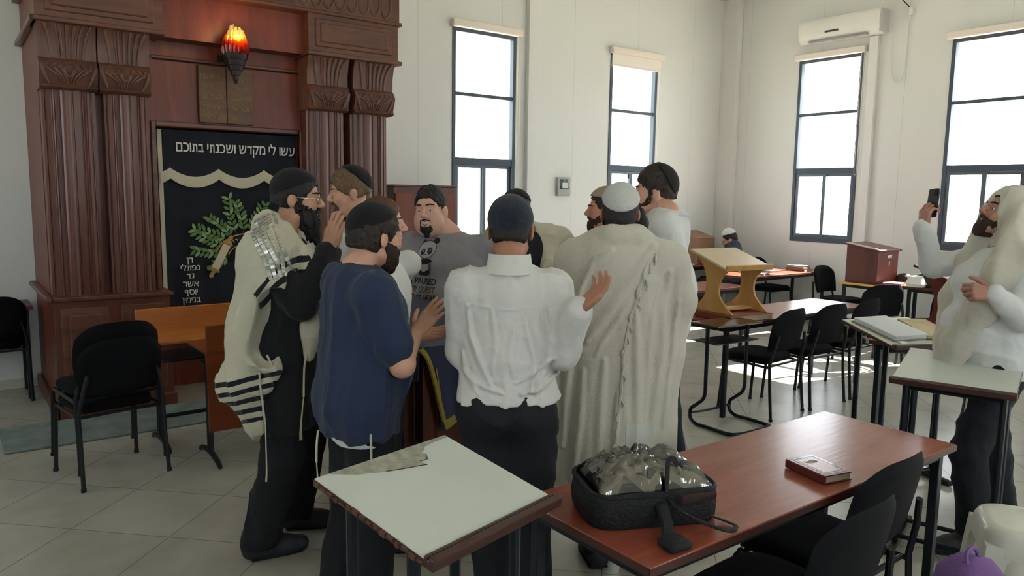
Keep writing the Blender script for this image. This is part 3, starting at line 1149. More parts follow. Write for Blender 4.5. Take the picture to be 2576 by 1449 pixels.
T0 = make_table('long red-brown laminate table in the foreground with the bag and a book on it', 2.305, 1.565, 1.76, .57)
T1 = make_table('red-brown table in the middle of the room, sunlit, with a pale wooden book stand', 5.77, 3.86, 2.04, .56)
T2 = make_table('rear red-brown table in front of the right wall with scattered books', 8.76, 5.95, 1.75, .56)
T3 = make_table('red-brown table catching a strip of sun, partly behind the cream prayer shawl', 6.35, 5.38, 1.5, .56)
T4 = make_table('yellow-edged desk carrying the dark wooden box lectern', 8.86, 4.55, .74, .62, .74, 0, w_table, M('yellow_edge_band', '#c9a04e', .5), 'desk')
T5 = make_table('dark table in the far corner where the seated man reads', 8.9, 7.28, 1.5, .5)
T6 = make_table('red-brown table against the right wall under the wide window', 9.15, 3.60, .9, 1.2)
T7 = make_table('low brown-topped wall table behind the ark side, at the left edge', -.35, 7.345, 1.8, .47, .76, 0, w_dark, w_dark)
T8 = make_table('red-brown table carrying the dark red book stand, partly behind the open-book stand', 5.96, 2.42, 1.7, .5)


# ---- white topped reading stands
def lectern(label, loc, rz, wdt=.49, dep=.43, zh=.955, zl=.865, torn=False):
    t = thing('reading_stand', label, 'lectern', loc, rz)
    ang = math.atan2(zh - zl, dep)
    Rm = Matrix.Translation((0, 0, (zh + zl) / 2)) @ Matrix.Rotation(ang, 4, 'X')
    d2 = math.hypot(dep, zh - zl)
    mb = MB(); mb.box((0, 0, -.011), (wdt, d2, .018), None, .002)
    b = mb.build('board', w_walnut, t, smooth=False, xf=Rm)
    mb = MB(); mb.box((0, 0, -.0005), (wdt - .004, d2 - .004, .003))
    mb.build('white_top', m_formica, b, smooth=False, xf=Rm)
    mb = MB()
    mb.box((0, -d2 / 2 - .008, .0), (wdt + .012, .022, .034), None, .006)
    mb.box((0, -d2 / 2 + .014, .004), (wdt + .004, .012, .012), None, .004)
    mb.build('book_ledge', w_walnut, t, smooth=False, xf=Rm)
    if torn:      # laminate broken away at the far edge, grubby chipboard beneath
        mb = MB()
        P = [(-.20, d2 / 2 - .003), (-.14, d2 / 2 - .045), (-.06, d2 / 2 - .075), (.02, d2 / 2 - .095), (.065, d2 / 2 - .105), (.06, d2 / 2 - .085), (.09, d2 / 2 - .083),
             (.105, d2 / 2 - .06), (.095, d2 / 2 - .05), (.12, d2 / 2 - .040), (.13, d2 / 2 - .025), (.18, d2 / 2 - .018), (wdt / 2 - .003, d2 / 2 - .016), (wdt / 2 - .003, d2 / 2 - .003)]
        mb.prism(P, .0012, Matrix.Translation((0, 0, .001)))
        mb.build('torn_laminate', M('exposed_grubby_board', '#9c9a8c', .7, var=.25, vscale=35), b, smooth=False, xf=Rm)
        mb = MB()
        for q0, q1 in (((-.06, d2 / 2 - .076), (.02, d2 / 2 - .097)), ((.02, d2 / 2 - .097), (.066, d2 / 2 - .108)), ((.088, d2 / 2 - .085), (.106, d2 / 2 - .06)), ((.06, d2 / 2 - .085), (.09, d2 / 2 - .085))):
            mb.tube([(q0[0], q0[1], .003), (q1[0], q1[1], .0022)], .0013, 5)
        mb.build('broken_edge', w_walnut, b, xf=Rm)
        mb = MB()     # chipped side band
        rn = random.Random(4)
        for k in range(16):
            y = -d2 / 2 + .03 + k * .026
            mb.box((-wdt / 2 - .001, y, -.010 + rn.uniform(-.004, .004)), (.006 + rn.uniform(0, .003), rn.uniform(.010, .026), rn.uniform(.006, .016)), None, .002)
        mb.build('chipped_edge', M('chipped_brown_edge', '#5a382a', .6, var=.4, vscale=60), b, smooth=False, xf=Rm)
    hx = wdt / 2 - .05
    for s in (-1, 1):
        mb = MB()
        mb.tube([(s * hx, -.11, .03), (s * hx, -.11, zl + .005)], .017, 8)
        mb.build('leg', m_steel, t)
        mb = MB(); mb.tube([(s * hx, .12, .03), (s * hx, .12, zh - .055)], .017, 8)
        mb.build('leg', m_steel, t)
        mb = MB()
        mb.box((s * hx, 0, .018), (.04, dep + .06, .03), None, .006)
        mb.build('foot', m_steel, t)
    mb = MB()
    mb.tube([(-hx, -.11, zl - .055), (hx, -.11, zl - .055)], .012, 8)
    mb.build('rail', m_steel, t)
    mb = MB(); mb.tube([(-hx, .12, .055), (hx, .12, .055)], .012, 8)
    mb.build('rail', m_steel, t)
    mb = MB(); mb.tube([(-hx, -.11, .055), (hx, -.11, .055)], .012, 8)
    mb.build('rail', m_steel, t)
    return t


L1 = lectern('white-topped reading stand with torn laminate and brown ledge in the foreground', (1.03, 1.69, 0), R(14), torn=True)
L2 = lectern('white-topped reading stand at the right edge, bare and unmarked', (3.855, 1.57, 0), R(-74), .50, .46, .94, .86)
L3 = lectern('white-topped reading stand holding an open book and papers', (4.66, 2.24, 0), R(-22), .50, .46, .95, .865)

# ---- honey-coloured desks with raised backs, left middle
def school_desk(label, loc, rz, board_c, L_=.62):
    t = thing('folding_desk', label, 'desk', loc, rz)
    mb = MB(); mb.bb(-L_ / 2, L_ / 2, -.21, .21, .72, .742, .004)
    mb.build('desktop', board_c, t, smooth=False)
    mb = MB(); mb.bb(-L_ / 2 - .02, L_ / 2, .20, .222, .735, .90, .004)
    mb.build('raised_back', board_c, t, smooth=False)
    for s in (-1, 1):
        mb = MB()
        mb.tube([(s * (L_ / 2 - .06), .0, .06), (s * (L_ / 2 - .06), .0, .72)], .016, 8)
        mb.tube([(s * (L_ / 2 - .06), .05, .06), (s * (L_ / 2 - .06), .05, .72)], .012, 8)
        mb.build('leg', m_blk, t)
        mb = MB()
        mb.tube([(s * (L_ / 2 - .06), -.22, .014), (s * (L_ / 2 - .06), -.17, .038), (s * (L_ / 2 - .06), 0, .06), (s * (L_ / 2 - .06), .17, .038), (s * (L_ / 2 - .06), .22, .014)], [.013, .018, .018, .018, .013], 8, smooth=4)
        mb.build('foot', m_blk, t)
    mb = MB(); mb.tube([(-L_ / 2 + .06, 0, .20), (L_ / 2 - .06, 0, .20)], .014, 8)
    mb.build('rail', m_blk, t)
    mb = MB(); mb.bb(-L_ / 2 + .05, L_ / 2 - .05, -.19, .17, .60, .612, .003)
    mb.build('book_shelf', m_blk, t, smooth=False)
    return t


D1 = school_desk('honey-coloured desk with a raised back standing in front of the curtain', (1.40, 5.33, 0), R(1), w_desk, .74)
D2 = school_desk('brown side-on desk end beside the black-robed man, before the honey desk', (1.50, 4.87, 0), R(180), wood('reddish_desk_laminate', '#6a3018', '#84431f', .35, 'x', 2), .56)
mb = MB(); mb.bb(-.28, .28, .192, .208, .60, .74, .004); mb.bb(-.24, .24, .06, .074, .20, .60, .004)
mb.build('front_board', MATS['reddish_desk_laminate'], D2, smooth=False)

# ---- the reader's platform with cloth
BX0, BX1, BYF, BYB = 1.86, 2.62, 3.20, 3.74
w_bimah = wood('bimah_wood', '#4e2818', '#6b3a26', .4, 'z', 3)
bim = thing('reading_platform', 'brown wooden reading platform in the middle of the circle of men', 'lectern', ((BX0 + BX1) / 2, (BYF + BYB) / 2, 0))
bw, bd = (BX1 - BX0) / 2, (BYB - BYF) / 2
mb = MB(); mb.bb(-bw, bw, -bd, bd, .06, .90, .006); mb.bb(-bw - .02, bw + .02, -bd - .02, bd + .02, 0, .08, .008)
mb.build('cabinet', w_bimah, bim, smooth=False)
mb = MB()
mb.bb(-bw + .07, -.03, -bd - .012, -bd + .01, .16, .82, .008); mb.bb(.03, bw - .07, -bd - .012, -bd + .01, .16, .82, .008)
mb.build('raised_panel', w_bimah, bim, smooth=False)
mb = MB(); mb.bb(-bw - .012, -bw + .01, -bd + .07, bd - .07, .16, .82, .008)
mb.build('raised_panel', w_bimah, bim, smooth=False)
ZF, ZB = .945, 1.115
tilt = math.atan2(ZB - ZF, 2 * bd)
mb = MB(); mb.box((0, 0, 0), (2 * bw + .04, 2 * bd / math.cos(tilt) + .04, .03), Matrix.Rotation(tilt, 4, 'X'), .006)
mb.build('sloping_top', w_bimah, bim, smooth=False, xf=Matrix.Translation((0, 0, (ZF + ZB) / 2 - .022)))
mb = MB()
mb.prism([(-bd + .005, .88), (bd - .005, .88), (bd - .005, ZB - .045), (-bd + .005, ZF - .045)], 2 * bw - .01, Matrix(((0, 0, 1, -bw + .005), (1, 0, 0, 0), (0, 1, 0, 0), (0, 0, 0, 1))))
mb.build('wedge', w_bimah, bim, smooth=False)

m_bcloth = M('blue_platform_cloth', '#1c2547', .75, sheen=.3, bump=.25, bscale=250)
m_gold = M('gold_fringe', '#a8923f', .7, bump=.6, bscale=300)
clo = thing('platform_cloth', 'navy blue cloth with gold trim draped over the reading platform', 'cloth', ((BX0 + BX1) / 2, BYF, ZF))
KO = Matrix.Translation(-Vector(clo.location))
x0c, x1c = BX0 - .03, BX1 + .03


def topc(u, v):
    x = x0c + (x1c - x0c) * u
    y = BYF - .03 + (BYB - BYF + .06) * v
    z = ZF + (ZB - ZF) * v + .004 * math.sin(x * 11 + v * 5) + .006
    return (x, y, z)


mb = MB(); mb.grid(topc, 30, 20, .004); mb.build('cloth_top', m_bcloth, clo, xf=KO, angle=80)


def hang_len(u): return .30 + .12 * max(0, 1 - abs(u - .06) / .5) - .30 * max(0, .06 - u) / .06


def front(u, v):
    x = x0c + (x1c - x0c) * u
    L_ = hang_len(u)
    k = 1 - v
    return (x + .08 * k * (1 - u), BYF - .033 - .012 * k - .012 * k * math.sin(u * 22), ZF + .004 - L_ * k)


mb = MB(); mb.grid(front, 50, 14, .004); mb.build('cloth_front', m_bcloth, clo, xf=KO, angle=80)


def fringe(u, v):
    a = Vector(front(u, 0)); b = Vector(front(u, .11))
    p = a.lerp(b, v); return (p.x, p.y - .005, p.z)


mb = MB(); mb.grid(fringe, 60, 3, .004); mb.build('gold_trim', m_gold, clo, xf=KO, angle=80)
mb = MB()
pts = [front(.0, 1), front(.02, .6), front(.05, .0)]
mb.tube([(p[0] - .004, p[1] - .008, p[2]) for p in pts], .013, 6, smooth=6)
mb.build('gold_trim', m_gold, clo, xf=KO)
side = lambda u, v: (x0c - .004 - .01 * (1 - v), BYF - .03 + (BYB - BYF + .06) * u, ZF + (ZB - ZF) * u + .006 - (.16 + .08 * math.sin(u * 3)) * (1 - v))
mb = MB(); mb.grid(side, 20, 8, .004); mb.build('cloth_side', m_bcloth, clo, xf=KO, angle=80)
# gold embroidery spray on the top
mb = MB()
ex, ev = .62, .55
cx, cy, cz = topc(ex, ev)
T = Matrix.Translation((cx, cy, cz + .003)) @ Matrix.Rotation(tilt, 4, 'X')
for a in range(-70, 71, 20):
    aa = R(90 + a)
    for q in range(3):
        r0 = .03 + q * .032
        P = []
        for i in range(9):
            th = 2 * PI * i / 8
            P.append((.017 * math.cos(th), .006 * math.sin(th)))
        mb.prism(P[:-1], .002, T @ Matrix.Translation((r0 * math.cos(aa), r0 * math.sin(aa), 0)) @ Matrix.Rotation(aa, 4, 'Z'))
mb.box((cx, cy - .02, cz + .002), (.10, .012, .004), None)
mb.build('embroidery', M('yellow_gold_thread', '#c2a648', .5), clo, xf=KO, smooth=False)

# orange wooden box at the back left corner of the platform
mb = MB(); mb.box((0, 0, .055), (.13, .10, .11), None, .004)
ob = mb.build('wooden_box', wood('orange_wood', '#a3501c', '#bf6a2a', .4, 'x', 3), None, smooth=False)
ob.location = (1.945, 3.655, 1.092); ob.rotation_euler = (tilt, 0, 0)
tag(ob, 'small orange wooden box under a hand on the reading platform', 'box')

# ---- brown cabinet on the back wall and the notice beside it
cab = thing('wall_cabinet', 'flat reddish-brown wooden cabinet against the back wall beside the ark', 'cabinet', (4.27, 7.42, 0))
mb = MB(); mb.bb(-.39, .39, -.13, .175, 0, 1.77, .004); mb.build('carcass', w_ark, cab, smooth=False)
for s in (-1, 1):
    mb = MB(); mb.bb(s * .195 - .185, s * .195 + .185, -.15, -.131, .06, 1.70, .004); mb.build('door', wood('cabinet_door_red', '#6b3220', '#7d3f29', .4, 'z', 2), cab, smooth=False)
mb = MB(); mb.bb(-.40, .40, -.155, .175, 1.77, 1.79, .004); mb.build('cabinet_top', w_dark, cab, smooth=False)
nt_ = thing('wall_notice', 'small framed paper notice on the back wall left of the window', 'notice', (4.735, YB, 1.45))
mb = MB(); mb.bb(-.045, .045, -.012, -.001, -.12, .30, .002); mb.build('frame', M('notice_frame', '#b8b29f', .5), nt_, smooth=False)
mb = MB(); mb.bb(-.036, .036, -.014, -.012, -.11, .29); mb.build('paper', M('notice_paper', '#dcd9cc', .8, var=.08, vscale=60, stretch=(1, 1, 6)), nt_, smooth=False)

# electrical box with a clear window
eb = thing('breaker_box', 'small grey breaker box with a clear lid on the white wall between two windows', 'switch box', (6.49, YB, 1.815))
mb = MB(); mb.bb(-.11, .11, -.05, -.001, -.12, .12, .012, 3); mb.build('housing', M('box_grey_plastic', '#a9aeac', .4), eb)
mb = MB(); mb.bb(-.075, .075, -.058, -.05, -.035, .095, .006); mb.build('lid', M('smoked_lid', '#4d565c', .15), eb)
mb = MB(); mb.bb(-.045, .045, -.062, -.058, -.02, .05, .004); mb.build('breakers', M('breaker_white', '#cfd2d0', .4), eb, smooth=False)

# ---- air conditioner
ac = thing('air_conditioner', 'white split air conditioner mounted high above the narrow window', 'air conditioner', (XR, 5.68, 3.93))
mb = MB()
poly = [(0, -.15), (-.14, -.15), (-.19, -.11), (-.215, -.04), (-.21, .10), (-.18, .145), (0, .15)]
T = Matrix(((1, 0, 0, 0), (0, 0, 1, -.56), (0, 1, 0, 0), (0, 0, 0, 1)))
mb.prism(poly, 1.12, T); mb.build('housing', m_white, ac, angle=50)
mb = MB(); mb.bb(-.205, -.13, -.40, .42, -.148, -.128, .004); mb.build('air_outlet', M('vent_grey', '#8b8b8f', .5), ac, smooth=False)
mb = MB(); mb.bb(-.222, -.2, -.02, .17, -.052, -.028, .003); mb.build('display_strip', M('display_dark', '#34363f', .3), ac, smooth=False)
mb = MB(); mb.bb(-.2, 0, -.575, -.555, -.14, .14, .004); mb.build('end_cap', M('ac_cap_grey', '#c3c1c0', .45), ac, smooth=False)

# cable looping down from a wall hook
cb = thing('ceiling_cable', 'thin cable hanging from a wall hook beside the air conditioner', 'cable', (XR - .03, 4.80, 4.0))
CO2 = Matrix.Translation(-Vector(cb.location))
mb = MB()
mb.tube([(XR - .25, 5.2, 4.6), (XR - .12, 4.95, 4.2), (XR - .05, 4.84, 4.05)], .006, 6, smooth=5); mb.build('dark_cable', m_steel, cb, xf=CO2)
mb = MB()
mb.tube([(XR - .02, 4.84, 4.05), (XR - .02, 4.86, 3.7), (XR - .02, 4.87, 3.3), (XR - .02, 4.93, 3.16), (XR - .02, 5.0, 3.2), (XR - .02, 5.04, 3.4), (XR - .02, 5.06, 3.78)], .007, 6, smooth=6)
mb.build('white_cable', m_duct, cb, xf=CO2)
mb = MB(); mb.box((XR - .02, 4.83, 4.0), (.035, .05, .10), None, .01); mb.build('hook_plate', m_duct, cb, xf=CO2)

# ---- plywood book stands with waisted, curved sides
def smoothp(P, n=4):
    out = []
    for i in range(len(P) - 1):
        p0 = P[max(0, i - 1)]; p1 = P[i]; p2 = P[i + 1]; p3 = P[min(len(P) - 1, i + 2)]
        for k in range(n):
            u = k / n
            out.append(tuple(.5 * (2 * p1[j] + (p2[j] - p0[j]) * u + (2 * p0[j] - 5 * p1[j] + 4 * p2[j] - p3[j]) * u * u + (3 * p1[j] - p0[j] - 3 * p2[j] + p3[j]) * u ** 3) for j in (0, 1)))
    out.append(P[-1]); return out


SP = smoothp([(-.22, 0), (-.15, .05), (-.075, .13), (-.055, .22), (-.085, .31), (-.16, .385)]) + smoothp([(.22, .515), (.14, .42), (.095, .33), (.085, .22), (.11, .12), (.19, .04), (.27, 0)])


def book_stand(label, loc, rz, side_m, top_m, q=.90):
    bs = thing('book_stand', label, 'book stand', loc, rz)
    for s in (-1, 1):
        mb = MB(); mb.prism([(x, y * q) for x, y in SP], .018, Matrix(((0, 0, 1, s * .19 - .009), (1, 0, 0, 0), (0, 1, 0, 0), (0, 0, 0, 1))))
        mb.build('side_panel', side_m, bs, angle=30)
    Tm = Matrix.Translation((0, .03, .455 * q)) @ Matrix.Rotation(math.atan2(.13 * q, .38), 4, 'X')
    mb = MB(); mb.box((0, 0, .01), (.50, .43, .018), None, .003); mb.build('sloping_board', top_m, bs, smooth=False, xf=Tm)
    mb = MB(); mb.box((0, -.215, .018), (.50, .018, .045), None, .003); mb.build('book_ledge', side_m, bs, smooth=False, xf=Tm)
    mb = MB(); mb.bb(-.19, .19, -.06, .05, .012, .028, .002); mb.build('cross_shelf', side_m, bs, smooth=False)
    return bs


book_stand('pale plywood book stand with curved cut-out sides on the middle table', (5.10, 3.83, .795), R(-8), w_beech, M('pale_laminate', '#cdbb9b', .3, var=.05))
w_red = wood('red_stand_laminate', '#5c261d', '#6e3024', .4, 'z', 2)
book_stand('dark red-brown book stand with a waisted side, left of the man filming', (5.95, 2.44, .742), R(-10), w_red, w_red)

# ---- books
def book(label, loc, rz, w_, d_, h_, cover, parent=None, name='book', group=None, cat='book', tilt_=0):
    t = thing(name, label, cat, loc, rz, group)
    if tilt_: t.rotation_euler = (tilt_, 0, rz)
    mb = MB(); mb.bb(-w_ / 2, w_ / 2, -d_ / 2, d_ / 2, 0, .004, .0015); mb.bb(-w_ / 2, w_ / 2, -d_ / 2, d_ / 2, h_ - .004, h_, .0015)
    mb.box((-w_ / 2 + .003, 0, h_ / 2), (.009, d_, h_), None, .004)
    mb.build('cover', cover, t, smooth=False)
    mb = MB(); mb.bb(-w_ / 2 + .007, w_ / 2 - .006, -d_ / 2 + .005, d_ / 2 - .005, .0035, h_ - .0035)
    mb.build('pages', M('page_block', '#b9ab93', .9, var=.1, vscale=8, stretch=(.2, .2, 60)), t, smooth=False)
    return t


m_cov = M('maroon_leatherette', '#5a2226', .28, coat=.4)
m_silver = M('silver_embossing', '#c9c4c4', .25, .7)
bk = book('small maroon prayer book with an embossed cover lying on the foreground table', (2.42, 1.415, .7425), R(-13), .125, .185, .03, m_cov)
mb = MB()
for x0, x1, y0, y1 in ((-.046, .05, -.078, -.076), (-.046, .05, .076, .078), (-.046, -.044, -.078, .078), (.048, .05, -.078, .078)):
    mb.bb(x0, x1, y0, y1, .0299, .0308)
fr_ = mb.build('embossed_frame', m_silver, bk, smooth=False)
mb = MB(); mb.bb(-.036, .040, -.066, .066, .0299, .0304); mb.build('cover_plate', M('pinkish_plate', '#a98a8a', .25, .3), bk, smooth=False)
mb = MB()
for k in range(9):
    a = R(20 + k * 17.5)
    mb.tube([(.002, .045, .0306), (.002 + .018 * math.cos(a), .045 - .018 * math.sin(a), .0308), (.002 + .03 * math.cos(a + .3), .045 - .026 * math.sin(a + .3), .0306)], .0012, 5, smooth=3)
mb.build('embossed_ornament', m_silver, bk)
for k in range(4):
    pass
book('thick reddish folio lying flat beneath the pale book stand', (5.09, 3.80, .7425), R(-8), .46, .42, .05, M('brick_red_cover', '#7c3b26', .5))
mats_b = [M('grey_cover', '#8a8583', .5), M('blue_grey_cover', '#8e93a0', .5), M('brown_cover', '#6d4b3c', .5)]
book('thin grey book at the near end of the rear table', (8.30, 5.85, .7425), R(12), .18, .25, .02, mats_b[0])
book('pale blue-grey book in the middle of the rear table', (8.75, 6.0, .7425), R(-8), .18, .25, .022, mats_b[1])
book('brown book lying under another on the rear table', (9.25, 5.88, .7425), R(5), .20, .27, .04, mats_b[2])
book('grey book on top of the brown one on the rear table', (9.26, 5.89, .7835), R(2), .18, .24, .03, mats_b[0])
book('pink-grey book beside the dark box lectern', (8.70, 4.30, .7425), R(10), .2, .2, .025, M('pink_grey_cover', '#8f6f72', .5))
book('open white booklet on the corner table by the seated man', (8.45, 7.2, .7425), R(20), .22, .28, .015, M('white_cover', '#cfd0cf', .6))

# dark wooden box lectern
bl_ = thing('box_lectern', 'dark brown wooden box lectern with sloping lid on the yellow-edged desk', 'lectern', (8.70, 4.62, .7425), R(0))
mb = MB(); mb.prism([(-.19, 0), (.19, 0), (.19, .37), (-.19, .43)], .46, Matrix(((0, 0, 1, -.16), (-1, 0, 0, 0), (0, 1, 0, 0), (0, 0, 0, 1))))
mb.build('body', w_dark, bl_, smooth=False)
mb = MB(); mb.box((.07, -.0, .415), (.52, .44, .02), Matrix.Rotation(R(9), 4, 'X'), .003); mb.build('sloping_lid', w_dark, bl_, smooth=False)
mb = MB(); mb.box((-.17, 0, .43), (.06, .36, .012), Matrix.Rotation(R(9), 4, 'X'), .003); mb.build('paper_strip', M('worn_strip', '#b8a394', .6), bl_, smooth=False)
mb = MB(); mb.bb(.04, .14, -.198, -.19, .29, .32, .003); mb.bb(.075, .10, -.198, -.19, .20, .25, .004); mb.build('lock_plate', m_silver, bl_, smooth=False)

# wooden box lectern in the corner
cl = thing('box_lectern', 'light brown wooden box lectern in the far corner behind the seated man', 'lectern', (8.85, 7.30, .7425), 0)
mb = MB(); mb.prism([(-.17, 0), (.17, 0), (.17, .36), (-.17, .46)], .38, Matrix(((0, 0, 1, -.19), (-1, 0, 0, 0), (0, 1, 0, 0), (0, 0, 0, 1))))
mb.build('body', wood('tan_wood', '#7a5a42', '#957256', .5, 'z', 2), cl, smooth=False)
mb = MB(); mb.box((0, 0, .42), (.40, .36, .015), Matrix.Rotation(R(16), 4, 'X'), .003); mb.build('sloping_lid', MATS['tan_wood'], cl, smooth=False)

# ---- open book and papers on the third stand
lt = Matrix.Translation((4.66, 2.24, .9075)) @ Matrix.Rotation(R(-22), 4, 'Z') @ Matrix.Rotation(math.atan2(.085, .46), 4, 'X')


def on_stand(name, label, cat, mbs):
    o = bpy.data.objects.new(name, None); COL.objects.link(o); o.matrix_world = lt @ Matrix.Translation((0, 0, .003)); tag(o, label, cat)
    for n_, mm, b_ in mbs: b_.build(n_, mm, o, smooth=False)
    return o


m_page = M('white_page', '#cfd2d6', .7)
m_page2 = M('yellowed_page', '#b3a27a', .7, var=.15, vscale=10)
a = MB(); a.box((-.07, .02, .0165), (.25, .34, .027), R(4), .004)
b = MB(); b.box((-.07, .02, .003), (.27, .36, .006), R(4), .002)
on_stand('open_book', 'open white-paged book lying on the reading stand, left half of the pile', 'book', [('pages', m_page, a), ('cover', M('grey_book_cover', '#8d8a72', .6), b)])
a = MB(); a.box((.17, -.01, .0125), (.19, .31, .022), R(-8), .004)
b = MB(); b.box((.17, -.01, .003), (.21, .33, .005), R(-8), .002)
on_stand('open_book', 'worn book with yellowed pages at the right of the reading stand', 'book', [('pages', m_page2, a), ('cover', M('dark_book_cover', '#4a3a30', .6), b)])
a = MB(); a.box((-.155, -.13, .0015), (.045, .17, .002), R(4))
on_stand('paper_sheet', 'narrow white paper strip on the near left of the open-book stand', 'paper', [('sheet', M('bright_paper', '#e6e8ea', .6), a)])

# ---- cantilever tube-framed desk beside the middle table
cd = thing('tube_frame_desk', 'narrow dark desk on a curved tubular cantilever frame left of the middle table', 'desk', (4.62, 3.62, 0), R(-3))
fr = []
for s in (-1, 1):
    x = s * .22 + .05
    mb = MB()
    mb.tube([(x, -.10, .77), (x, -.10, .40), (x, -.095, .24), (x, -.03, .17), (x, .03, .12), (x, .035, .05), (x, -.02, .016), (x, -.12, .016), (x, -.30, .016)], .014, 8, smooth=5)
    mb.build('side_frame', m_steel, cd)
mb = MB(); mb.tube([(-.17, -.30, .016), (-.14, -.36, .016), (0, -.38, .016), (.24, -.36, .016), (.27, -.30, .016)], .014, 8, smooth=4); mb.build('base_tube', m_steel, cd)
mb = MB(); mb.tube([(-.17, .03, .09), (0.05, .045, .075), (.27, .03, .09)], .010, 8, smooth=4); mb.build('cross_tube', m_steel, cd)
mb = MB(); mb.bb(-.20, .30, -.22, .06, .77, .782, .003); mb.build('desktop', M('dark_smoked_top', '#3a2c26', .12), cd, smooth=False)
mb = MB(); mb.bb(-.18, .28, -.20, .04, .64, .648, .002); mb.build('book_shelf', m_steel, cd, smooth=False)

# ---- bag on the foreground table
bag = thing('tallit_bag', 'black bag with a crumpled clear plastic top and folded cloth inside on the foreground table', 'bag', (1.685, 1.56, .7425), R(-24))
m_bag = M('black_nylon', '#0f1013', .7, bump=.6, bscale=90)
mb = MB(); bm = mb.bm
base = rrect(.40, .28, .07, 6)
L4 = [(.98, 0), (1.0, .01), (1.02, .05), (1.0, .092), (.985, .098)]
rings = [[bm.verts.new((x * f + .004 * math.sin(k * .9 + f * 30), y * f + .004 * math.cos(k * 1.3), z + (.008 * math.sin(k * .35) if z > .08 else 0))) for k, (x, y) in enumerate(base)] for f, z in L4]
n_ = len(base)
for a_, b_ in zip(rings, rings[1:]):
    for k in range(n_): bm.faces.new((a_[k], a_[(k + 1) % n_], b_[(k + 1) % n_], b_[k]))
bm.faces.new(rings[0][::-1]); bm.faces.new(rings[-1])
mb.build('body', m_bag, bag, angle=60)
rnd = np.random.RandomState(7)


def vnoise(p, seed=0):
    """smooth value noise, p (...,3)"""
    p = np.asarray(p, dtype=np.float64)
    i = np.floor(p).astype(np.int64); f_ = p - i
    f_ = f_ * f_ * (3 - 2 * f_)
    def h(ix, iy, iz):
        n = (ix * 374761393 + iy * 668265263 + iz * 2147483647 + seed * 974634777) & 0xffffffff
        n = ((n ^ (n >> 13)) * 1274126177) & 0xffffffff
        n = (n ^ (n >> 16)) & 0xffff
        return n / 32767.5 - 1
    out = 0
    for dx in (0, 1):
        for dy in (0, 1):
            for dz in (0, 1):
                w_ = (f_[..., 0] if dx else 1 - f_[..., 0]) * (f_[..., 1] if dy else 1 - f_[..., 1]) * (f_[..., 2] if dz else 1 - f_[..., 2])
                out = out + w_ * h(i[..., 0] + dx, i[..., 1] + dy, i[..., 2] + dz)
    return out


def dome(amp, hgt, seed, sc_=1.0):
    def fn(u, v):
        x, y = (u - .5) * .36 * sc_, (v - .5) * .245 * sc_
        e = max(0, 1 - abs(2 * u - 1) ** 3) * max(0, 1 - abs(2 * v - 1) ** 3)
        n1 = float(vnoise(np.array([x * 28, y * 28, seed]), seed)); n2 = float(vnoise(np.array([x * 60, y * 60, seed + 3]), seed))
        return (x, y, .094 + hgt * e ** .5 + amp * e * (abs(n1) * 1.4 + .5 * abs(n2)))
    return fn


m_clear = bpy.data.materials.new('clear_crumpled_plastic'); m_clear.use_nodes = True
_n, _l = m_clear.node_tree.nodes, m_clear.node_tree.links
_t = _n.new('ShaderNodeBsdfTransparent'); _g = _n.new('ShaderNodeBsdfGlossy'); _g.inputs['Roughness'].default_value = .06
_fz = _n.new('ShaderNodeFresnel'); _fz.inputs['IOR'].default_value = 2.6
_x = _n.new('ShaderNodeMixShader'); _l.new(_fz.outputs[0], _x.inputs[0]); _l.new(_t.outputs[0], _x.inputs[1]); _l.new(_g.outputs[0], _x.inputs[2])
_l.new(_x.outputs[0], _n['Material Output'].inputs['Surface'])
mb = MB(); mb.grid(dome(.022, .070, 5), 60, 44); mb.build('plastic_top', m_clear, bag, smooth=False)
m_inner = bpy.data.materials.new('folded_cloth_in_bag'); m_inner.use_nodes = True
_n, _l = m_inner.node_tree.nodes, m_inner.node_tree.links
_v = _n.new('ShaderNodeTexVoronoi'); _v.inputs['Scale'].default_value = 15
_tc = _n.new('ShaderNodeTexCoord'); _l.new(_tc.outputs['Object'], _v.inputs['Vector'])
_s = _n.new('ShaderNodeSeparateColor'); _l.new(_v.outputs['Color'], _s.inputs[0])
_r = _n.new('ShaderNodeValToRGB'); _r.color_ramp.interpolation = 'CONSTANT'
_r.color_ramp.elements[0].color = lin('#b5ad92'); _r.color_ramp.elements[1].position = .58; _r.color_ramp.elements[1].color = lin('#2f3838')
_l.new(_s.outputs[0], _r.inputs['Fac']); _l.new(_r.outputs['Color'], _n['Principled BSDF'].inputs['Base Color']); _n['Principled BSDF'].inputs['Roughness'].default_value = .8
mb = MB(); mb.grid(dome(.012, .05, 9, .95), 30, 24); mb.build('folded_cloth', m_inner, bag, angle=60)
mb = MB()
rim = [(x * .985, y * .985, .098) for x, y in base]
mb.tube(rim, .0075, 6, closed=True)
mb.build('rim_piping', m_bag, bag)
mb = MB()
mb.tube([(.02, -.135, .10), (.03, -.11, .165), (.045, -.09, .185), (.065, -.09, .18), (.085, -.08, .12), (.10, -.075, .12)], .008, 6, smooth=5, flat=.4)
mb.build('strap', m_bag, bag)
mb = MB()
mb.tube([(.02, -.14, .09), (.05, -.17, .06), (.11, -.20, .03), (.18, -.215, .008), (.215, -.19, .008), (.20, -.15, .008), (.16, -.13, .02)], .008, 6, smooth=6, flat=.5)
mb.build('strap', m_bag, bag)
mb = MB()
mb.tube([(.0, -.145, .07), (-.0, -.18, .04), (-.01, -.22, .012), (-.02, -.26, .012)], [.02, .018, .02, .016], 8, smooth=4, flat=.6)
mb.box((-.015, -.27, .014), (.075, .07, .026), R(15), .01, 3)
mb.build('buckle_strap', m_bag, bag)
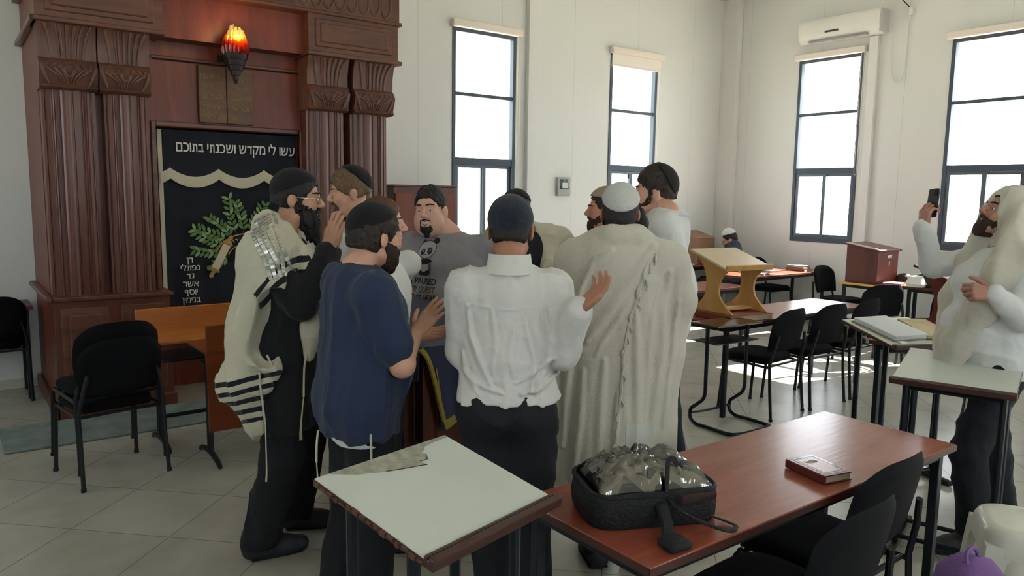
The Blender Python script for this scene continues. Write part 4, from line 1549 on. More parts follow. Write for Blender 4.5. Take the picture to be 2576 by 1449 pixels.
mb = MB(); mb.box((.11, -.12, .085), (.13, .07, .03), R(12), .01); mb.build('side_pocket', M('dark_red_lining', '#2a1516', .8), bag)

# ---- white plastic stool and purple bag at the right corner
m_pl = M('white_moulded_plastic', '#cbcabd', .3, coat=.2)
stl = thing('plastic_stool', 'white moulded plastic stool in the bottom right corner', 'stool', (3.35, 1.06, 0), R(32))
mb = MB(); bm = mb.bm
def sq(w_, z, n=8, r_=.09): return [bm.verts.new((x, y, z)) for x, y in rrect(w_, w_, min(r_, w_ / 2 - .002), n)]
prev = None
for w_, z, r_ in ((.12, .452, .04), (.24, .456, .07), (.29, .462, .08), (.32, .455, .09), (.345, .43, .095), (.355, .39, .09), (.36, .36, .09), (.352, .36, .088), (.34, .42, .09)):
    rg = sq(w_, z, 8, r_)
    if prev: 
        for k in range(len(rg)): bm.faces.new((prev[k], prev[(k + 1) % len(rg)], rg[(k + 1) % len(rg)], rg[k]))
    else: bm.faces.new(rg)
    prev = rg
mb.build('seat', m_pl, stl, angle=50)
for sx in (-1, 1):
    for sy in (-1, 1):
        mb = MB(); bm = mb.bm
        def ring(z, o, w_):
            c_ = [(o, o), (o, o - w_), (o - .03, o - w_), (o - .045, o - .045), (o - w_, o - .03), (o - w_, o)]
            return [bm.verts.new((sx * x, sy * y, z)) for x, y in c_]
        ls = [ring(.40, .172, .12), ring(.34, .178, .075), ring(.15, .195, .062), ring(0, .21, .055)]
        for a_, b_ in zip(ls, ls[1:]):
            for k in range(6): bm.faces.new((a_[k], a_[(k + 1) % 6], b_[(k + 1) % 6], b_[k]))
        bm.faces.new(ls[0]); bm.faces.new(ls[-1])
        mb.build('leg', m_pl, stl, angle=40)
mb = MB()
mb.tube([(-.15, -.178, .12), (.15, -.178, .12)], .008, 6); mb.tube([(-.178, -.15, .12), (-.178, .15, .12)], .008, 6)
mb.build('stretcher', m_pl, stl)

pb = thing('cloth_bag', 'purple cloth bag poking up at the bottom edge beside the white stool', 'bag', (2.86, 1.06, 0))
mb = MB()
mb.lathe([(.0, .0), (.10, .004), (.125, .03), (.135, .15), (.13, .30), (.11, .39), (.07, .435), (.0, .45)], seg=28)
for v in mb.bm.verts:
    a = math.atan2(v.co.y, v.co.x)
    k = 1 + .06 * math.sin(a * 5 + v.co.z * 9) + .03 * math.sin(a * 11)
    v.co.x *= k; v.co.y *= k
mb.build('body', M('purple_cloth', '#7d5a95', .8, bump=.5, bscale=60), pb)
mb = MB(); mb.tube([(-.05, 0, .43), (-.04, .01, .47), (.02, .01, .475), (.05, 0, .43)], .008, 6, smooth=4); mb.build('handle', MATS['purple_cloth'], pb)

bg2 = thing('shopping_bag', 'crumpled white and dark green bag on the table beneath the wide window', 'bag', (8.86, 3.98, .7425))
mb = MB(); mb.lathe([(0, 0), (.13, .004), (.15, .05), (.12, .13), (.06, .17), (0, .175)], seg=18)
for v in mb.bm.verts:
    a = math.atan2(v.co.y, v.co.x); k = 1 + .12 * math.sin(a * 3 + 1) + .05 * math.sin(a * 7); v.co.x *= k; v.co.y *= k
mb.build('body', M('dark_green_cloth', '#2b332c', .8), bg2)
mb = MB(); mb.lathe([(0, 0), (.09, .004), (.11, .04), (.07, .12), (0, .13)], (-.17, .08, 0), seg=14); mb.build('white_pocket', M('white_bag_plastic', '#d8d8d2', .4), bg2)
cp = MB(); cp.lathe([(0, 0), (.10, 0), (.105, .02), (.09, .07), (.05, .10), (0, .11)], seg=18)
co = cp.build('felt_hat', M('dark_brown_felt', '#2e211f', .85), None); co.location = (9.05, 4.37, .7425)
tag(co, 'dark brown felt hat lying on the table edge next to the box lectern', 'hat')
# ================================================================== people: shapes grown from smooth distance fields
def aim(px, py, D):
    """world point seen in direction (px,py) of the survey camera at depth D metres"""
    d = CAM_F + CAM_X * ((px - 1288) / FPX) - CAM_Y * ((py - 724.5) / FPX)
    return Vector((0, 0, EYE)) + d * D


def axis_(lo, hi, fines, hf, hc):
    out = [lo]
    while out[-1] < hi:
        x = out[-1]
        h = hc
        for a, b in fines:
            if a - hc <= x <= b: h = hf
        out.append(x + h)
    return np.array(out, dtype=np.float32)


class Field:
    def __init__(self, lo, hi, h, fine=None, hf=None):
        """fine: list of (centre, radius) boxes sampled at hf"""
        fine = fine or []
        self.ax = [axis_(lo[i], hi[i], [(c[i] - r, c[i] + r) for c, r in fine], hf or h, h) for i in range(3)]
        self.F = np.full([len(a) for a in self.ax], 9.0, dtype=np.float32)

    def _reg(self, lo, hi):
        sl = []
        for i in range(3):
            a = self.ax[i]
            i0 = max(0, int(np.searchsorted(a, lo[i])) - 1)
            i1 = min(len(a), int(np.searchsorted(a, hi[i])) + 1)
            if i1 <= i0: return None
            sl.append(slice(i0, i1))
        X = self.ax[0][sl[0]][:, None, None]
        Y = self.ax[1][sl[1]][None, :, None]
        Z = self.ax[2][sl[2]][None, None, :]
        return tuple(sl), X, Y, Z

    def _mix(self, sl, d, k, mode):
        a = self.F[sl]
        if mode == 'add':
            if k <= 0: self.F[sl] = np.minimum(a, d)
            else:
                h = np.clip(.5 + .5 * (d - a) / k, 0, 1)
                self.F[sl] = d * (1 - h) + a * h - k * h * (1 - h)
        else:      # carve d away
            d = -d
            if k <= 0: self.F[sl] = np.maximum(a, d)
            else:
                h = np.clip(.5 - .5 * (d - a) / k, 0, 1)
                self.F[sl] = d * (1 - h) + a * h + k * h * (1 - h)

    def cone(self, a, b, ra, rb, k=.02, mode='add', flat=None):
        """tapered capsule; flat=(axis vector, factor) squeezes it along an axis"""
        a = np.array(a, dtype=np.float64); b = np.array(b, dtype=np.float64)
        m = max(ra, rb) + k + .02
        rg = self._reg(np.minimum(a, b) - m, np.maximum(a, b) + m)
        if rg is None: return self
        sl, X, Y, Z = rg
        ba = b - a
        L2 = max(1e-9, float(ba @ ba))
        x, y, z = X - a[0], Y - a[1], Z - a[2]
        t = np.clip((x * ba[0] + y * ba[1] + z * ba[2]) / L2, 0, 1)
        x, y, z = x - ba[0] * t, y - ba[1] * t, z - ba[2] * t
        if flat:
            n, s = np.array(flat[0], dtype=np.float64), flat[1]
            n = n / np.linalg.norm(n)
            q = (x * n[0] + y * n[1] + z * n[2]) * (1 / s - 1)
            x, y, z = x + q * n[0], y + q * n[1], z + q * n[2]
        d = np.sqrt(x * x + y * y + z * z) - (ra + (rb - ra) * t)
        if flat: d = d * (flat[1] ** .5 if flat[1] < 1 else 1)
        self._mix(sl, d.astype(np.float32), k, mode)
        return self

    def ell(self, c, r, k=.02, mode='add', rot=None):
        c = np.array(c, dtype=np.float64)
        m = max(r) + k + .02
        rg = self._reg(c - m, c + m)
        if rg is None: return self
        sl, X, Y, Z = rg
        x, y, z = X - c[0], Y - c[1], Z - c[2]
        if rot is not None:
            Q = np.array(rot)[:3, :3]
            x, y, z = (x * Q[0, 0] + y * Q[1, 0] + z * Q[2, 0], x * Q[0, 1] + y * Q[1, 1] + z * Q[2, 1], x * Q[0, 2] + y * Q[1, 2] + z * Q[2, 2])
        k0 = np.sqrt((x / r[0]) ** 2 + (y / r[1]) ** 2 + (z / r[2]) ** 2)
        k1 = np.sqrt((x / r[0] ** 2) ** 2 + (y / r[1] ** 2) ** 2 + (z / r[2] ** 2) ** 2) + 1e-9
        self._mix(sl, (k0 * (k0 - 1) / k1).astype(np.float32), k, mode)
        return self

    def plane(self, p, n, k=0):
        """carve everything on the side n points to"""
        n = np.array(n, dtype=np.float64); n /= np.linalg.norm(n)
        X = self.ax[0][:, None, None]; Y = self.ax[1][None, :, None]; Z = self.ax[2][None, None, :]
        d = ((X - p[0]) * n[0] + (Y - p[1]) * n[1] + (Z - p[2]) * n[2]).astype(np.float32)
        if k <= 0: self.F = np.maximum(self.F, d)
        else:
            h = np.clip(.5 - .5 * (d - self.F) / k, 0, 1)
            self.F = d * (1 - h) + self.F * h + k * h * (1 - h)
        return self

    def warp(self, fn, band=.05):
        """add fn(points) to the field near its surface"""
        idx = np.argwhere(np.abs(self.F) < band)
        if len(idx) == 0: return self
        P = np.stack([self.ax[i][idx[:, i]] for i in range(3)], 1).astype(np.float64)
        self.F[idx[:, 0], idx[:, 1], idx[:, 2]] += fn(P).astype(np.float32)
        return self

    def surface(self):
        F = self.F
        F[0], F[-1], F[:, 0], F[:, -1], F[:, :, 0], F[:, :, -1] = 1, 1, 1, 1, 1, 1
        S_ = F < 0
        cnt = np.zeros([n - 1 for n in F.shape], dtype=np.uint8)
        for dx in (0, 1):
            for dy in (0, 1):
                for dz in (0, 1):
                    cnt += S_[dx:F.shape[0] - 1 + dx, dy:F.shape[1] - 1 + dy, dz:F.shape[2] - 1 + dz]
        act = np.argwhere((cnt > 0) & (cnt < 8))
        if len(act) == 0: return np.zeros((0, 3)), np.zeros((0, 4), int)
        vid = np.full(cnt.shape, -1, dtype=np.int32)
        vid[act[:, 0], act[:, 1], act[:, 2]] = np.arange(len(act))
        acc = np.zeros((len(act), 3)); num = np.zeros(len(act))
        for ax in range(3):
            o1, o2 = [i for i in range(3) if i != ax]
            for u in (0, 1):
                for v in (0, 1):
                    A = act.copy(); A[:, o1] += u; A[:, o2] += v
                    B = A.copy(); B[:, ax] += 1
                    fa = F[A[:, 0], A[:, 1], A[:, 2]].astype(np.float64); fb = F[B[:, 0], B[:, 1], B[:, 2]].astype(np.float64)
                    mk = (fa < 0) != (fb < 0)
                    t = np.where(mk, fa / np.where(mk, fa - fb, 1), 0)
                    pt = np.zeros((len(act), 3)); pt[:, o1] = u; pt[:, o2] = v; pt[:, ax] = t
                    acc += pt * mk[:, None]; num += mk
        pos = act + acc / num[:, None]
        V = np.stack([np.interp(pos[:, i], np.arange(len(self.ax[i])), self.ax[i]) for i in range(3)], 1)
        Q = []
        for ax in range(3):
            o1, o2 = [(1, 2), (2, 0), (0, 1)][ax]
            sh = [slice(None)] * 3; sh2 = [slice(None)] * 3
            sh[ax] = slice(0, -1); sh2[ax] = slice(1, None)
            a_, b_ = S_[tuple(sh)], S_[tuple(sh2)]
            E_ = np.argwhere(a_ != b_)
            if len(E_) == 0: continue
            E_ = E_[(E_[:, o1] > 0) & (E_[:, o2] > 0) & (E_[:, o1] < F.shape[o1] - 1) & (E_[:, o2] < F.shape[o2] - 1)]
            ins = a_[E_[:, 0], E_[:, 1], E_[:, 2]]
            def cid(d1, d2):
                C_ = E_.copy(); C_[:, o1] -= d1; C_[:, o2] -= d2
                return vid[C_[:, 0], C_[:, 1], C_[:, 2]]
            q = np.stack([cid(1, 1), cid(0, 1), cid(0, 0), cid(1, 0)], 1)
            q[~ins] = q[~ins][:, ::-1]
            Q.append(q)
        return V, np.concatenate(Q)


def np_mesh(name, V, Q, mat, parent=None, attr=None, smooth_it=0):
    if smooth_it:
        n = len(V)
        for _ in range(smooth_it):
            acc = np.zeros_like(V); c = np.zeros(n)
            for i in range(4):
                a_, b_ = Q[:, i], Q[:, (i + 1) % 4]
                for k in range(3):
                    acc[:, k] += np.bincount(a_, V[b_, k], n) + np.bincount(b_, V[a_, k], n)
                c += np.bincount(a_, minlength=n) + np.bincount(b_, minlength=n)
            V = V * .4 + .6 * acc / np.maximum(c, 1)[:, None]
    me = bpy.data.meshes.new(name)
    me.vertices.add(len(V)); me.vertices.foreach_set('co', np.ascontiguousarray(V, dtype=np.float32).ravel())
    me.loops.add(len(Q) * 4); me.loops.foreach_set('vertex_index', np.ascontiguousarray(Q, dtype=np.int32).ravel())
    me.polygons.add(len(Q)); me.polygons.foreach_set('loop_start', np.arange(0, len(Q) * 4, 4, dtype=np.int32))
    me.update(calc_edges=True)
    me.validate()
    me.shade_smooth()
    if attr is not None:
        at_ = me.attributes.new('band', 'FLOAT', 'POINT')
        at_.data.foreach_set('value', np.asarray(attr(V), dtype=np.float32))
    me.materials.append(mat)
    o = bpy.data.objects.new(name, me)
    COL.objects.link(o)
    if parent: o.parent = parent
    return o


def drape_noise(seed, amp, f=(9, 9, 3), dirv=None):
    """soft ridged folds, stretched along z by default"""
    f = np.array(f, dtype=float)
    def fn(P):
        q = P * f
        w_ = vnoise(P * 3.1, seed + 5)[:, None] * .8
        n1 = vnoise(q + w_, seed)
        n2 = vnoise(q * 2.0 + w_ * 2, seed + 1)
        n3 = vnoise(P * f[[1, 2, 0]] * 1.7 + 7 + w_, seed + 2)
        return -amp * (1.5 * (1 - np.abs(n1)) ** 3 + .6 * (1 - np.abs(n2)) ** 3 + .45 * (1 - np.abs(n3)) ** 4 - .25)
    return fn


def crease_lines(lines, sign=-1):
    """raised folds following (x, z) lines on the back (sign -1) or front (+1) of a garment: (points, width, height)"""
    def fn(P):
        out = np.zeros(len(P))
        face = np.clip(sign * P[:, 1] / .04, 0, 1)
        for pts, w_, a_ in lines:
            best = np.full(len(P), 9.0)
            n = len(pts) - 1
            for i in range(n):
                A_, B_ = np.array(pts[i], float), np.array(pts[i + 1], float)
                d = B_ - A_
                q = P[:, [0, 2]] - A_
                t = np.clip((q @ d) / (d @ d), 0, 1)
                dist = np.linalg.norm(q - t[:, None] * d, axis=1)
                fade = np.sin(np.clip((i + t) / n, .04, .96) * np.pi) ** .5
                best = np.minimum(best, dist / (w_ * (.4 + .6 * fade)))
            out -= a_ * np.exp(-best ** 2) * face
            out += a_ * .35 * np.exp(-(best - 1.9) ** 2 * 2) * face
        return out
    return fn


def V3(p): return np.array([p[0], p[1], p[2]], dtype=np.float64)


SKINS = {}


def skin(name, c): return M('skin_' + name, c, .5, var=.07, vscale=18, bump=.12, bscale=260, sss=.12)


m_eyew = M('eye_white', '#d8d0c8', .2)
m_iris = M('eye_iris_dark', '#1d120c', .15)


class Person:
    """facing: angle in degrees, 0 = image right, 90 = away from the camera"""

    def __init__(s, label, px, D, facing, height=1.75, g=1.0, sh=1.0, lean=(0, 0), skin_m=None, head_at=None, head_face=None, head_pitch=0, head_roll=0,
                 hz=None, seated=False, base=None, head_s=1.0):
        s.D = D
        p = aim(px, 900, D)
        if base is not None: p = Vector(base)
        s.rot = R(-126.87 + facing)
        s.root = thing('person', label, 'person', (p.x, p.y, 0 if not seated else 0), s.rot)
        s.Mi = (Matrix.Translation((p.x, p.y, 0)) @ Matrix.Rotation(s.rot, 4, 'Z')).inverted()
        s.k = height / 1.75
        s.g, s.sh, s.lean = g, sh, lean
        s.skin = skin_m
        s.seed = int(abs(px * 7 + D * 13)) % 1000
        k = s.k
        s.J = {}
        s.hs = k ** .5 * head_s
        J = s.J
        J['pelvis'] = V3((0, 0, .95)) * k
        J['chest'] = s.L((0, 0, 1.27)) * k
        J['neck'] = s.L((0, -.015, 1.45)) * k
        for q, n in ((-1, 'R'), (1, 'L')):       # local x: right hand is -x when facing +y ... person's left is -x
            pass
        for q, n in ((1, 'R'), (-1, 'L')):       # facing +y, the person's right hand is at +x
            J['sho' + n] = s.L((q * .178 * sh, -.01, 1.385)) * k
            J['elb' + n] = s.L((q * .235 * sh, -.04, 1.12)) * k
            J['wri' + n] = s.L((q * .245 * sh, .05, .88)) * k
            J['hip' + n] = V3((q * .088, 0, .90)) * k
            J['kne' + n] = V3((q * .10, .02, .49)) * k
            J['ank' + n] = V3((q * .105, -.03, .075)) * k
        s.toe = {'R': 12, 'L': -12}
        s.hand = {}
        if head_at is not None: s.hc = s.W(aim(*head_at))
        else: s.hc = s.L((0, .01, 1.612)) * k
        hf = R((head_face if head_face is not None else facing) - facing)
        s.HR = np.array(Matrix.Rotation(hf, 3, 'Z') @ Matrix.Rotation(R(head_pitch), 3, 'X') @ Matrix.Rotation(R(head_roll), 3, 'Y'))

    def L(s, p):
        """torso point with lean"""
        t = max(0, (p[2] - .95) / .5)
        return V3((p[0] + s.lean[0] * t, p[1] + s.lean[1] * t, p[2]))

    def W(s, p):
        """world to local"""
        return V3(s.Mi @ Vector(p))

    def arm(s, n, elbow, wrist, fdir=None, back=None, curl=(25, 30, 20), thumb=0, spread=6, grip=None):
        """elbow / wrist as (px,py,D); fdir fingers' direction, back = normal of the back of the hand in image terms (right, up, away)"""
        s.J['elb' + n] = s.W(aim(*elbow)); s.J['wri' + n] = s.W(aim(*wrist))
        if fdir is not None: s.hand[n] = (s.idir(fdir), s.idir(back), curl, thumb, spread)

    def idir(s, v):
        w = CAM_X * v[0] + Vector((0, 0, 1)) * v[1] + Vector((CAM_F.x, CAM_F.y, 0)).normalized() * v[2]
        q = Matrix.Rotation(-s.rot, 3, 'Z') @ w.normalized()
        return V3(q)

    def H(s, p): return s.hc + s.HR @ (np.array(p, dtype=float) * s.hs)

    # ---- field pieces
    def f_torso(s, F, e=0, k=.05):
        kk, g, sh = s.k, s.g, s.sh
        fl = ((0, 1, 0))
        F.ell(s.L((0, 0, .96)) * kk, ((.160 * (.5 + .5 * g) + e), (.112 * (.4 + .6 * g) + e), .13 + e), 0)
        F.ell(s.L((0, .0, 1.10)) * kk, (.145 * g + e, .105 * g + e, .16 + e), k)
        F.ell(s.L((0, .005, 1.27)) * kk, (.165 * (.5 * g + .5) * (.5 + .5 * sh) + e, .115 * (.5 * g + .5) + e, .18 + e), k)
        if g > 1.05:
            F.ell(s.L((0, .06 * g, 1.08)) * kk, (.135 * g + e, .12 * g + e, .16 + e), k)
            F.ell(s.L((0, .05 * g, 1.28)) * kk, (.135 * g + e, .09 * g + e, .10 + e), k)
        for n in 'RL':
            a = s.J['sho' + n]
            F.cone(s.L((0, -.015, 1.375)) * kk, a - V3((np.sign(a[0]) * .02, 0, .01)), .078 * kk + e, .050 * kk + e, k)
            F.cone(s.L((0, -.025, 1.415)) * kk, a * V3((.8, 1, 1)) + V3((0, 0, .006)), .040 * kk + e * .5, .042 * kk + e * .5, .03)
            q = np.sign(a[0])
            F.ell(V3((q * .075, -.055, .92)) * kk, (.085 + e, .085 * (.5 + .5 * g) + e, .10 + e), k)

    def f_arm(s, F, n, e=0, k=.03, stop=1.0, r=(.056, .046, .043, .028), upto=2, e2=None):
        a, b, c = s.J['sho' + n], s.J['elb' + n], s.J['wri' + n]
        kk = s.k * (.7 + .3 * s.g)
        e2 = e if e2 is None else e2
        if upto == 1:
            F.cone(a, a + (b - a) * stop, r[0] * kk + e, (r[0] + (r[1] - r[0]) * stop) * kk + e, k)
        else:
            F.cone(a, b, r[0] * kk + e, r[1] * kk + e, k)
            F.cone(b, b + (c - b) * stop, r[2] * kk + e, (r[2] + (r[3] - r[2]) * stop) * kk + e2, k)

    def f_leg(s, F, n, e=0, k=.03, er=0):
        a, b, c = s.J['hip' + n], s.J['kne' + n], s.J['ank' + n]
        gg = .6 + .4 * s.g
        F.cone(a, b, .085 * s.k * gg + e, .056 * s.k + e + er * .5, k)
        F.cone(b, c, .054 * s.k + e + er * .5, .036 * s.k + e + er, k)

    def f_head(s, F):
        H = s.H; h = s.hs; Rr = s.HR
        rot = Rr
        def E(p, r, k=.012, mode='add', rt=None): F.ell(H(p), [v * h for v in r], k, mode, rot if rt is None else Rr @ rt)
        def C(a, b, ra, rb, k=.008, mode='add'): F.cone(H(a), H(b), ra * h, rb * h, k, mode)
        E((0, -.012, .045), (.076, .096, .086), 0)
        E((0, .030, -.020), (.064, .062, .085), .03)
        E((0, .040, -.070), (.047, .048, .045), .025)
        E((0, .075, -.098), (.022, .018, .017), .018)
        if s.g > 1.3:
            for q in (-1, 1): E((q * .042, .035, -.055), (.036, .042, .045), .03)
            E((0, .03, -.10), (.05, .045, .03), .03)
        for q in (-1, 1):
            E((q * .038, .058, -.022), (.026, .024, .026), .02)
            C((q * .012, .088, .030), (q * .045, .072, .030), .010, .009, .012)
            C((q * .052, .0, -.06), (q * .038, .05, -.085), .018, .018, .02)
            E((q * .031, .096, .010), (.019, .013, .013), .010, 'sub')
            # upper lids
            C((q * .018, .0845, .0140), (q * .044, .077, .0130), .0055, .0055, .004)
            C((q * .020, .083, .0018), (q * .043, .077, .0028), .0044, .0044, .004)
            # ears
            E((q * .079, -.008, -.002), (.009, .020, .031), .006, 'add', np.array(Matrix.Rotation(R(q * 18), 3, 'Z')))
            E((q * .088, .001, .0), (.006, .010, .017), .004, 'sub')
            C((q * .0095, .105, -.020), (q * .0125, .098, -.021), .0078, .0072, .006)
        C((0, .086, .026), (0, .1135, -.012), .0085, .0105, .012)
        E((0, .114, -.016), (.0105, .009, .0095), .008)
        # lips with a parting line
        C((-.020, .085, -.0475), (0, .0925, -.0455), .0045, .0062, .005); C((.020, .085, -.0475), (0, .0925, -.0455), .0045, .0062, .005)
        C((-.017, .085, -.058), (0, .0905, -.0595), .0045, .0072, .005); C((.017, .085, -.058), (0, .0905, -.0595), .0045, .0072, .005)
        C((-.022, .094, -.0525), (.022, .094, -.0525), .0024, .0024, .003, 'sub')
        # neck
        nb = s.J['neck']
        F.cone(H((0, -.022, -.04)), nb + (H((0, -.02, 0)) - nb) * .1, .052 * h * (.7 + .3 * s.g), .060 * h * (.7 + .3 * s.g), .03)
        F.cone(nb, nb - V3((0, 0, .06)), .062 * h, .08 * h, .03)

    def hand_frame(s, n):
        f, b, curl, th, sp = s.hand[n]
        f = f / np.linalg.norm(f)
        b = b - f * (b @ f); b = b / np.linalg.norm(b)
        sd = np.cross(f, b) * (-1 if n == 'R' else 1)       # thumb side
        return f, b, sd, curl, th, sp

    def f_hand(s, F, n):
        if n not in s.hand: return
        f, b, sd, curl, th, sp = s.hand_frame(n)
        o = s.J['wri' + n]; h = s.k * .97
        def P(x, y, z=0): return o + (sd * x + f * y + b * z) * h
        F.cone(o - f * .03, P(0, .02), .026 * h, .024 * h, .012, flat=(b, .8))
        xs = (.031, .0105, -.0105, -.030); ys = (.090, .094, .089, .080)
        for x, y in zip(xs, ys):
            F.cone(P(x * .55, .012), P(x, y), .0150 * h, .0118 * h, .010)
        F.cone(P(.020, .02, -.006), P(.012, .06, -.006), .018 * h, .014 * h, .010)      # thumb ball
        F.cone(P(-.018, .02, -.005), P(-.022, .06, -.005), .014 * h, .012 * h, .010)
        Ls = ((.043, .025, .020), (.047, .029, .021), (.043, .027, .020), (.034, .021, .018))
        for i in range(4):
            p = P(xs[i], ys[i]); a = 0
            spread = R(sp * (1.5 - i) / 1.5) if True else 0
            for j in range(3):
                a += R(curl[j] * (1 + .12 * i))
                d = f * math.cos(a) - b * math.sin(a)
                d = d * math.cos(spread) + sd * math.sin(spread)
                q = p + d * Ls[i][j] * h
                r0 = (.0098, .0088, .0080)[j] * (1, 1.02, .98, .88)[i] * h
                F.cone(p, q, r0, r0 * .93, .0035 if j else .007)
                p = q
        t0 = P(.022, .018, -.006)
        a = R(38 + th)
        d1 = sd * math.sin(a) + f * math.cos(a) - b * .25; d1 /= np.linalg.norm(d1)
        t1 = t0 + d1 * .040 * h
        d2 = sd * math.sin(a - .25) + f * math.cos(a - .25) - b * .35; d2 /= np.linalg.norm(d2)
        t2 = t1 + d2 * .034 * h
        d3 = sd * math.sin(a - .5) + f * math.cos(a - .5) - b * .35; d3 /= np.linalg.norm(d3)
        t3 = t2 + d3 * .026 * h
        F.cone(t0, t1, .0150 * h, .0120 * h, .010); F.cone(t1, t2, .0118 * h, .0105 * h, .004); F.cone(t2, t3, .0102 * h, .0085 * h, .003)

    def bounds(s, pad=.12):
        P = [v for v in s.J.values()] + [s.hc + V3((0, 0, .16)), s.hc - V3((0, 0, .1))]
        for n in s.hand: P.append(s.J['wri' + n] + s.hand_frame(n)[0] * .2)
        P = np.array(P)
        lo, hi = P.min(0) - pad - .05 * s.g, P.max(0) + pad + .05 * s.g
        lo[2] = max(lo[2], -.02)
        return lo, hi

    def body(s, hf=.0042, hc=.011, legs=True):
        lo, hi = s.bounds()
        fine = [(s.hc, .135)]
        for n in s.hand:
            fine.append((s.J['wri' + n] + s.hand_frame(n)[0] * .085, .125))
        F = Field(lo, hi, hc, fine, hf)
        s.f_torso(F)
        for n in 'RL':
            s.f_arm(F, n)
            if legs:
                s.f_leg(F, n)
                a = s.J['ank' + n]
                t = R(s.toe[n])
                F.cone(a, a + V3((math.sin(t) * .12, math.cos(t) * .12, -.045)), .038 * s.k, .028 * s.k, .02)
        for n in s.hand: s.f_hand(F, n)
        s.f_head(F)
        V, Q = F.surface()
        s.body_o = np_mesh('body', V, Q, s.skin, s.root)
        return s

    def eyes(s, look=(0, 0), shut=False):
        for q in (-1, 1):
            c = s.H((q * .0315, .0748, .0075))
            mb = MB(); T = Matrix.Translation(Vector(c)) @ Matrix(s.HR.tolist()).to_4x4() @ Matrix.Rotation(R(look[0]), 4, 'Z') @ Matrix.Rotation(R(look[1]), 4, 'X')
            r_ = .0118 * s.hs
            prof = [(0, -r_)] + [(r_ * math.cos(a_), r_ * math.sin(a_)) for a_ in np.linspace(-1.4, 1.4, 9)] + [(0, r_)]
            mb.lathe(prof, mat=T, seg=16)
            e = mb.build('eye', m_eyew, s.root)
            mb = MB(); mb.lathe([(0, .0105 * s.hs), (.0048 * s.hs, .0107 * s.hs), (.0036 * s.hs, .0116 * s.hs), (0, .0121 * s.hs)], mat=T @ Matrix.Rotation(R(-90), 4, 'X'), seg=12)
            mb.build('iris', m_iris, e)
        return s

    def brows(s, mat, th=.0045):
        F = s.hfield(.003)
        for q in (-1, 1):
            F.cone(s.H((q * .015, .0970, .036)), s.H((q * .032, .092, .039)), th * s.hs, th * s.hs, 0)
            F.cone(s.H((q * .032, .092, .039)), s.H((q * .052, .074, .034)), th * s.hs, th * .6 * s.hs, .002)
        V, Q = F.surface(); np_mesh('eyebrows', V, Q, mat, s.root)
        return s

    def lips(s, mat, smile=0, mouth_open=0):
        F = s.hfield(.0028)
        for q in (-1, 1):
            F.cone(s.H((q * .021, .0862, -.0475 + smile)), s.H((0, .0942, -.0458)), .0032 * s.hs, .0052 * s.hs, .002)
            F.cone(s.H((q * .019, .0862, -.0575 + smile)), s.H((0, .0918, -.0600 - mouth_open)), .0032 * s.hs, .0062 * s.hs, .002)
        V, Q = F.surface(); np_mesh('lips', V, Q, mat, s.root)
        if mouth_open:
            mb = MB(); c = s.H((0, .0925, -.0525 - mouth_open / 2))
            T = Matrix.Translation(Vector(c)) @ Matrix(s.HR.tolist()).to_4x4()
            mb.lathe([(0, -.002), (.012, -.001), (.012, .001), (0, .002)], mat=T @ Matrix.Diagonal((1.1, 1, .0, 1)) if 0 else T @ Matrix.Rotation(R(-90), 4, 'X') @ Matrix.Diagonal((1.2, .45, 1.6, 1)), seg=16)
            mb.build('teeth', M('teeth', '#c9c2b4', .3), s.root)
        return s

    def hfield(s, h, pad=.16, down=.0):
        lo = s.hc - pad; hi = s.hc + pad + .035
        lo = lo.copy(); lo[2] -= down
        return Field(lo, hi, h)

    def hair(s, mat, grow=.010, front=.045, nape=-.055, top=0, side=0, noise=.0035, curl=0, sideburn=0, name='hair', h=.0042):
        """front = how far forward the hairline reaches, nape = how low it comes at the back"""
        F = s.hfield(h)
        Rr = s.HR; hh = s.hs
        F.ell(s.H((0, -.014, .046 + top / 2)), [(.076 + grow + side) * hh, (.096 + grow) * hh, (.086 + grow + top) * hh], 0, 'add', Rr)
        F.ell(s.H((0, -.050, -.005)), [(.066 + grow) * hh, (.055 + grow) * hh, (.075 + grow) * hh], .02, 'add', Rr)
        # clear the face and the ears
        F.ell(s.H((0, .115 + front - .045, -.022)), [.088 * hh, .098 * hh, .098 * hh], .008, 'sub', Rr)
        for q in (-1, 1):
            F.ell(s.H((q * .085, .002, -.012)), [.022 * hh, .024 * hh, .036 * hh], .006, 'sub', Rr)
        F.plane(s.H((0, 0, nape)), Rr @ np.array([0, -.25, -1.0]), .01)
        if sideburn:
            for q in (-1, 1): F.cone(s.H((q * .073, .026, .02)), s.H((q * .070, .03, -.03 - sideburn)), .010 * hh, .008 * hh, .006)
        sd = s.seed
        if noise:
            F.warp(lambda P: noise * (vnoise(((P - s.hc) @ Rr) * np.array([150, 45, 60]), sd) + .6 * vnoise((P - s.hc) * 90, sd + 1)) + (curl * vnoise((P - s.hc) * 42, sd + 2) if curl else 0), .03)
        V, Q = F.surface(); np_mesh(name, V, Q, mat, s.root)
        return s

    def beard(s, mat, length=.03, width=1.0, noise=.004, moust=True, t=.0075, fwd=0, h=.0042, down=.12):
        F = s.hfield(h, .15, down)
        Rr = s.HR; hh = s.hs
        def C(a, b, ra, rb, k=.014): F.cone(s.H(a), s.H(b), ra * hh, rb * hh, k)
        ch = .008 if s.g > 1.3 else 0
        F.ell(s.H((0, .030, -.020)), [(.064 + t + ch) * hh * width, (.062 + t * .6) * hh, (.085 + t) * hh], 0, 'add', Rr)
        F.ell(s.H((0, .040, -.070)), [(.047 + t * 1.3 + ch) * hh * width, (.048 + t) * hh, (.045 + t) * hh], .02, 'add', Rr)
        # bare cheeks: everything above the line from the ear lobe to the upper lip goes
        F.plane(s.H((0, 0, -.004)), Rr @ np.array([0, .36, 1.0]), .006)
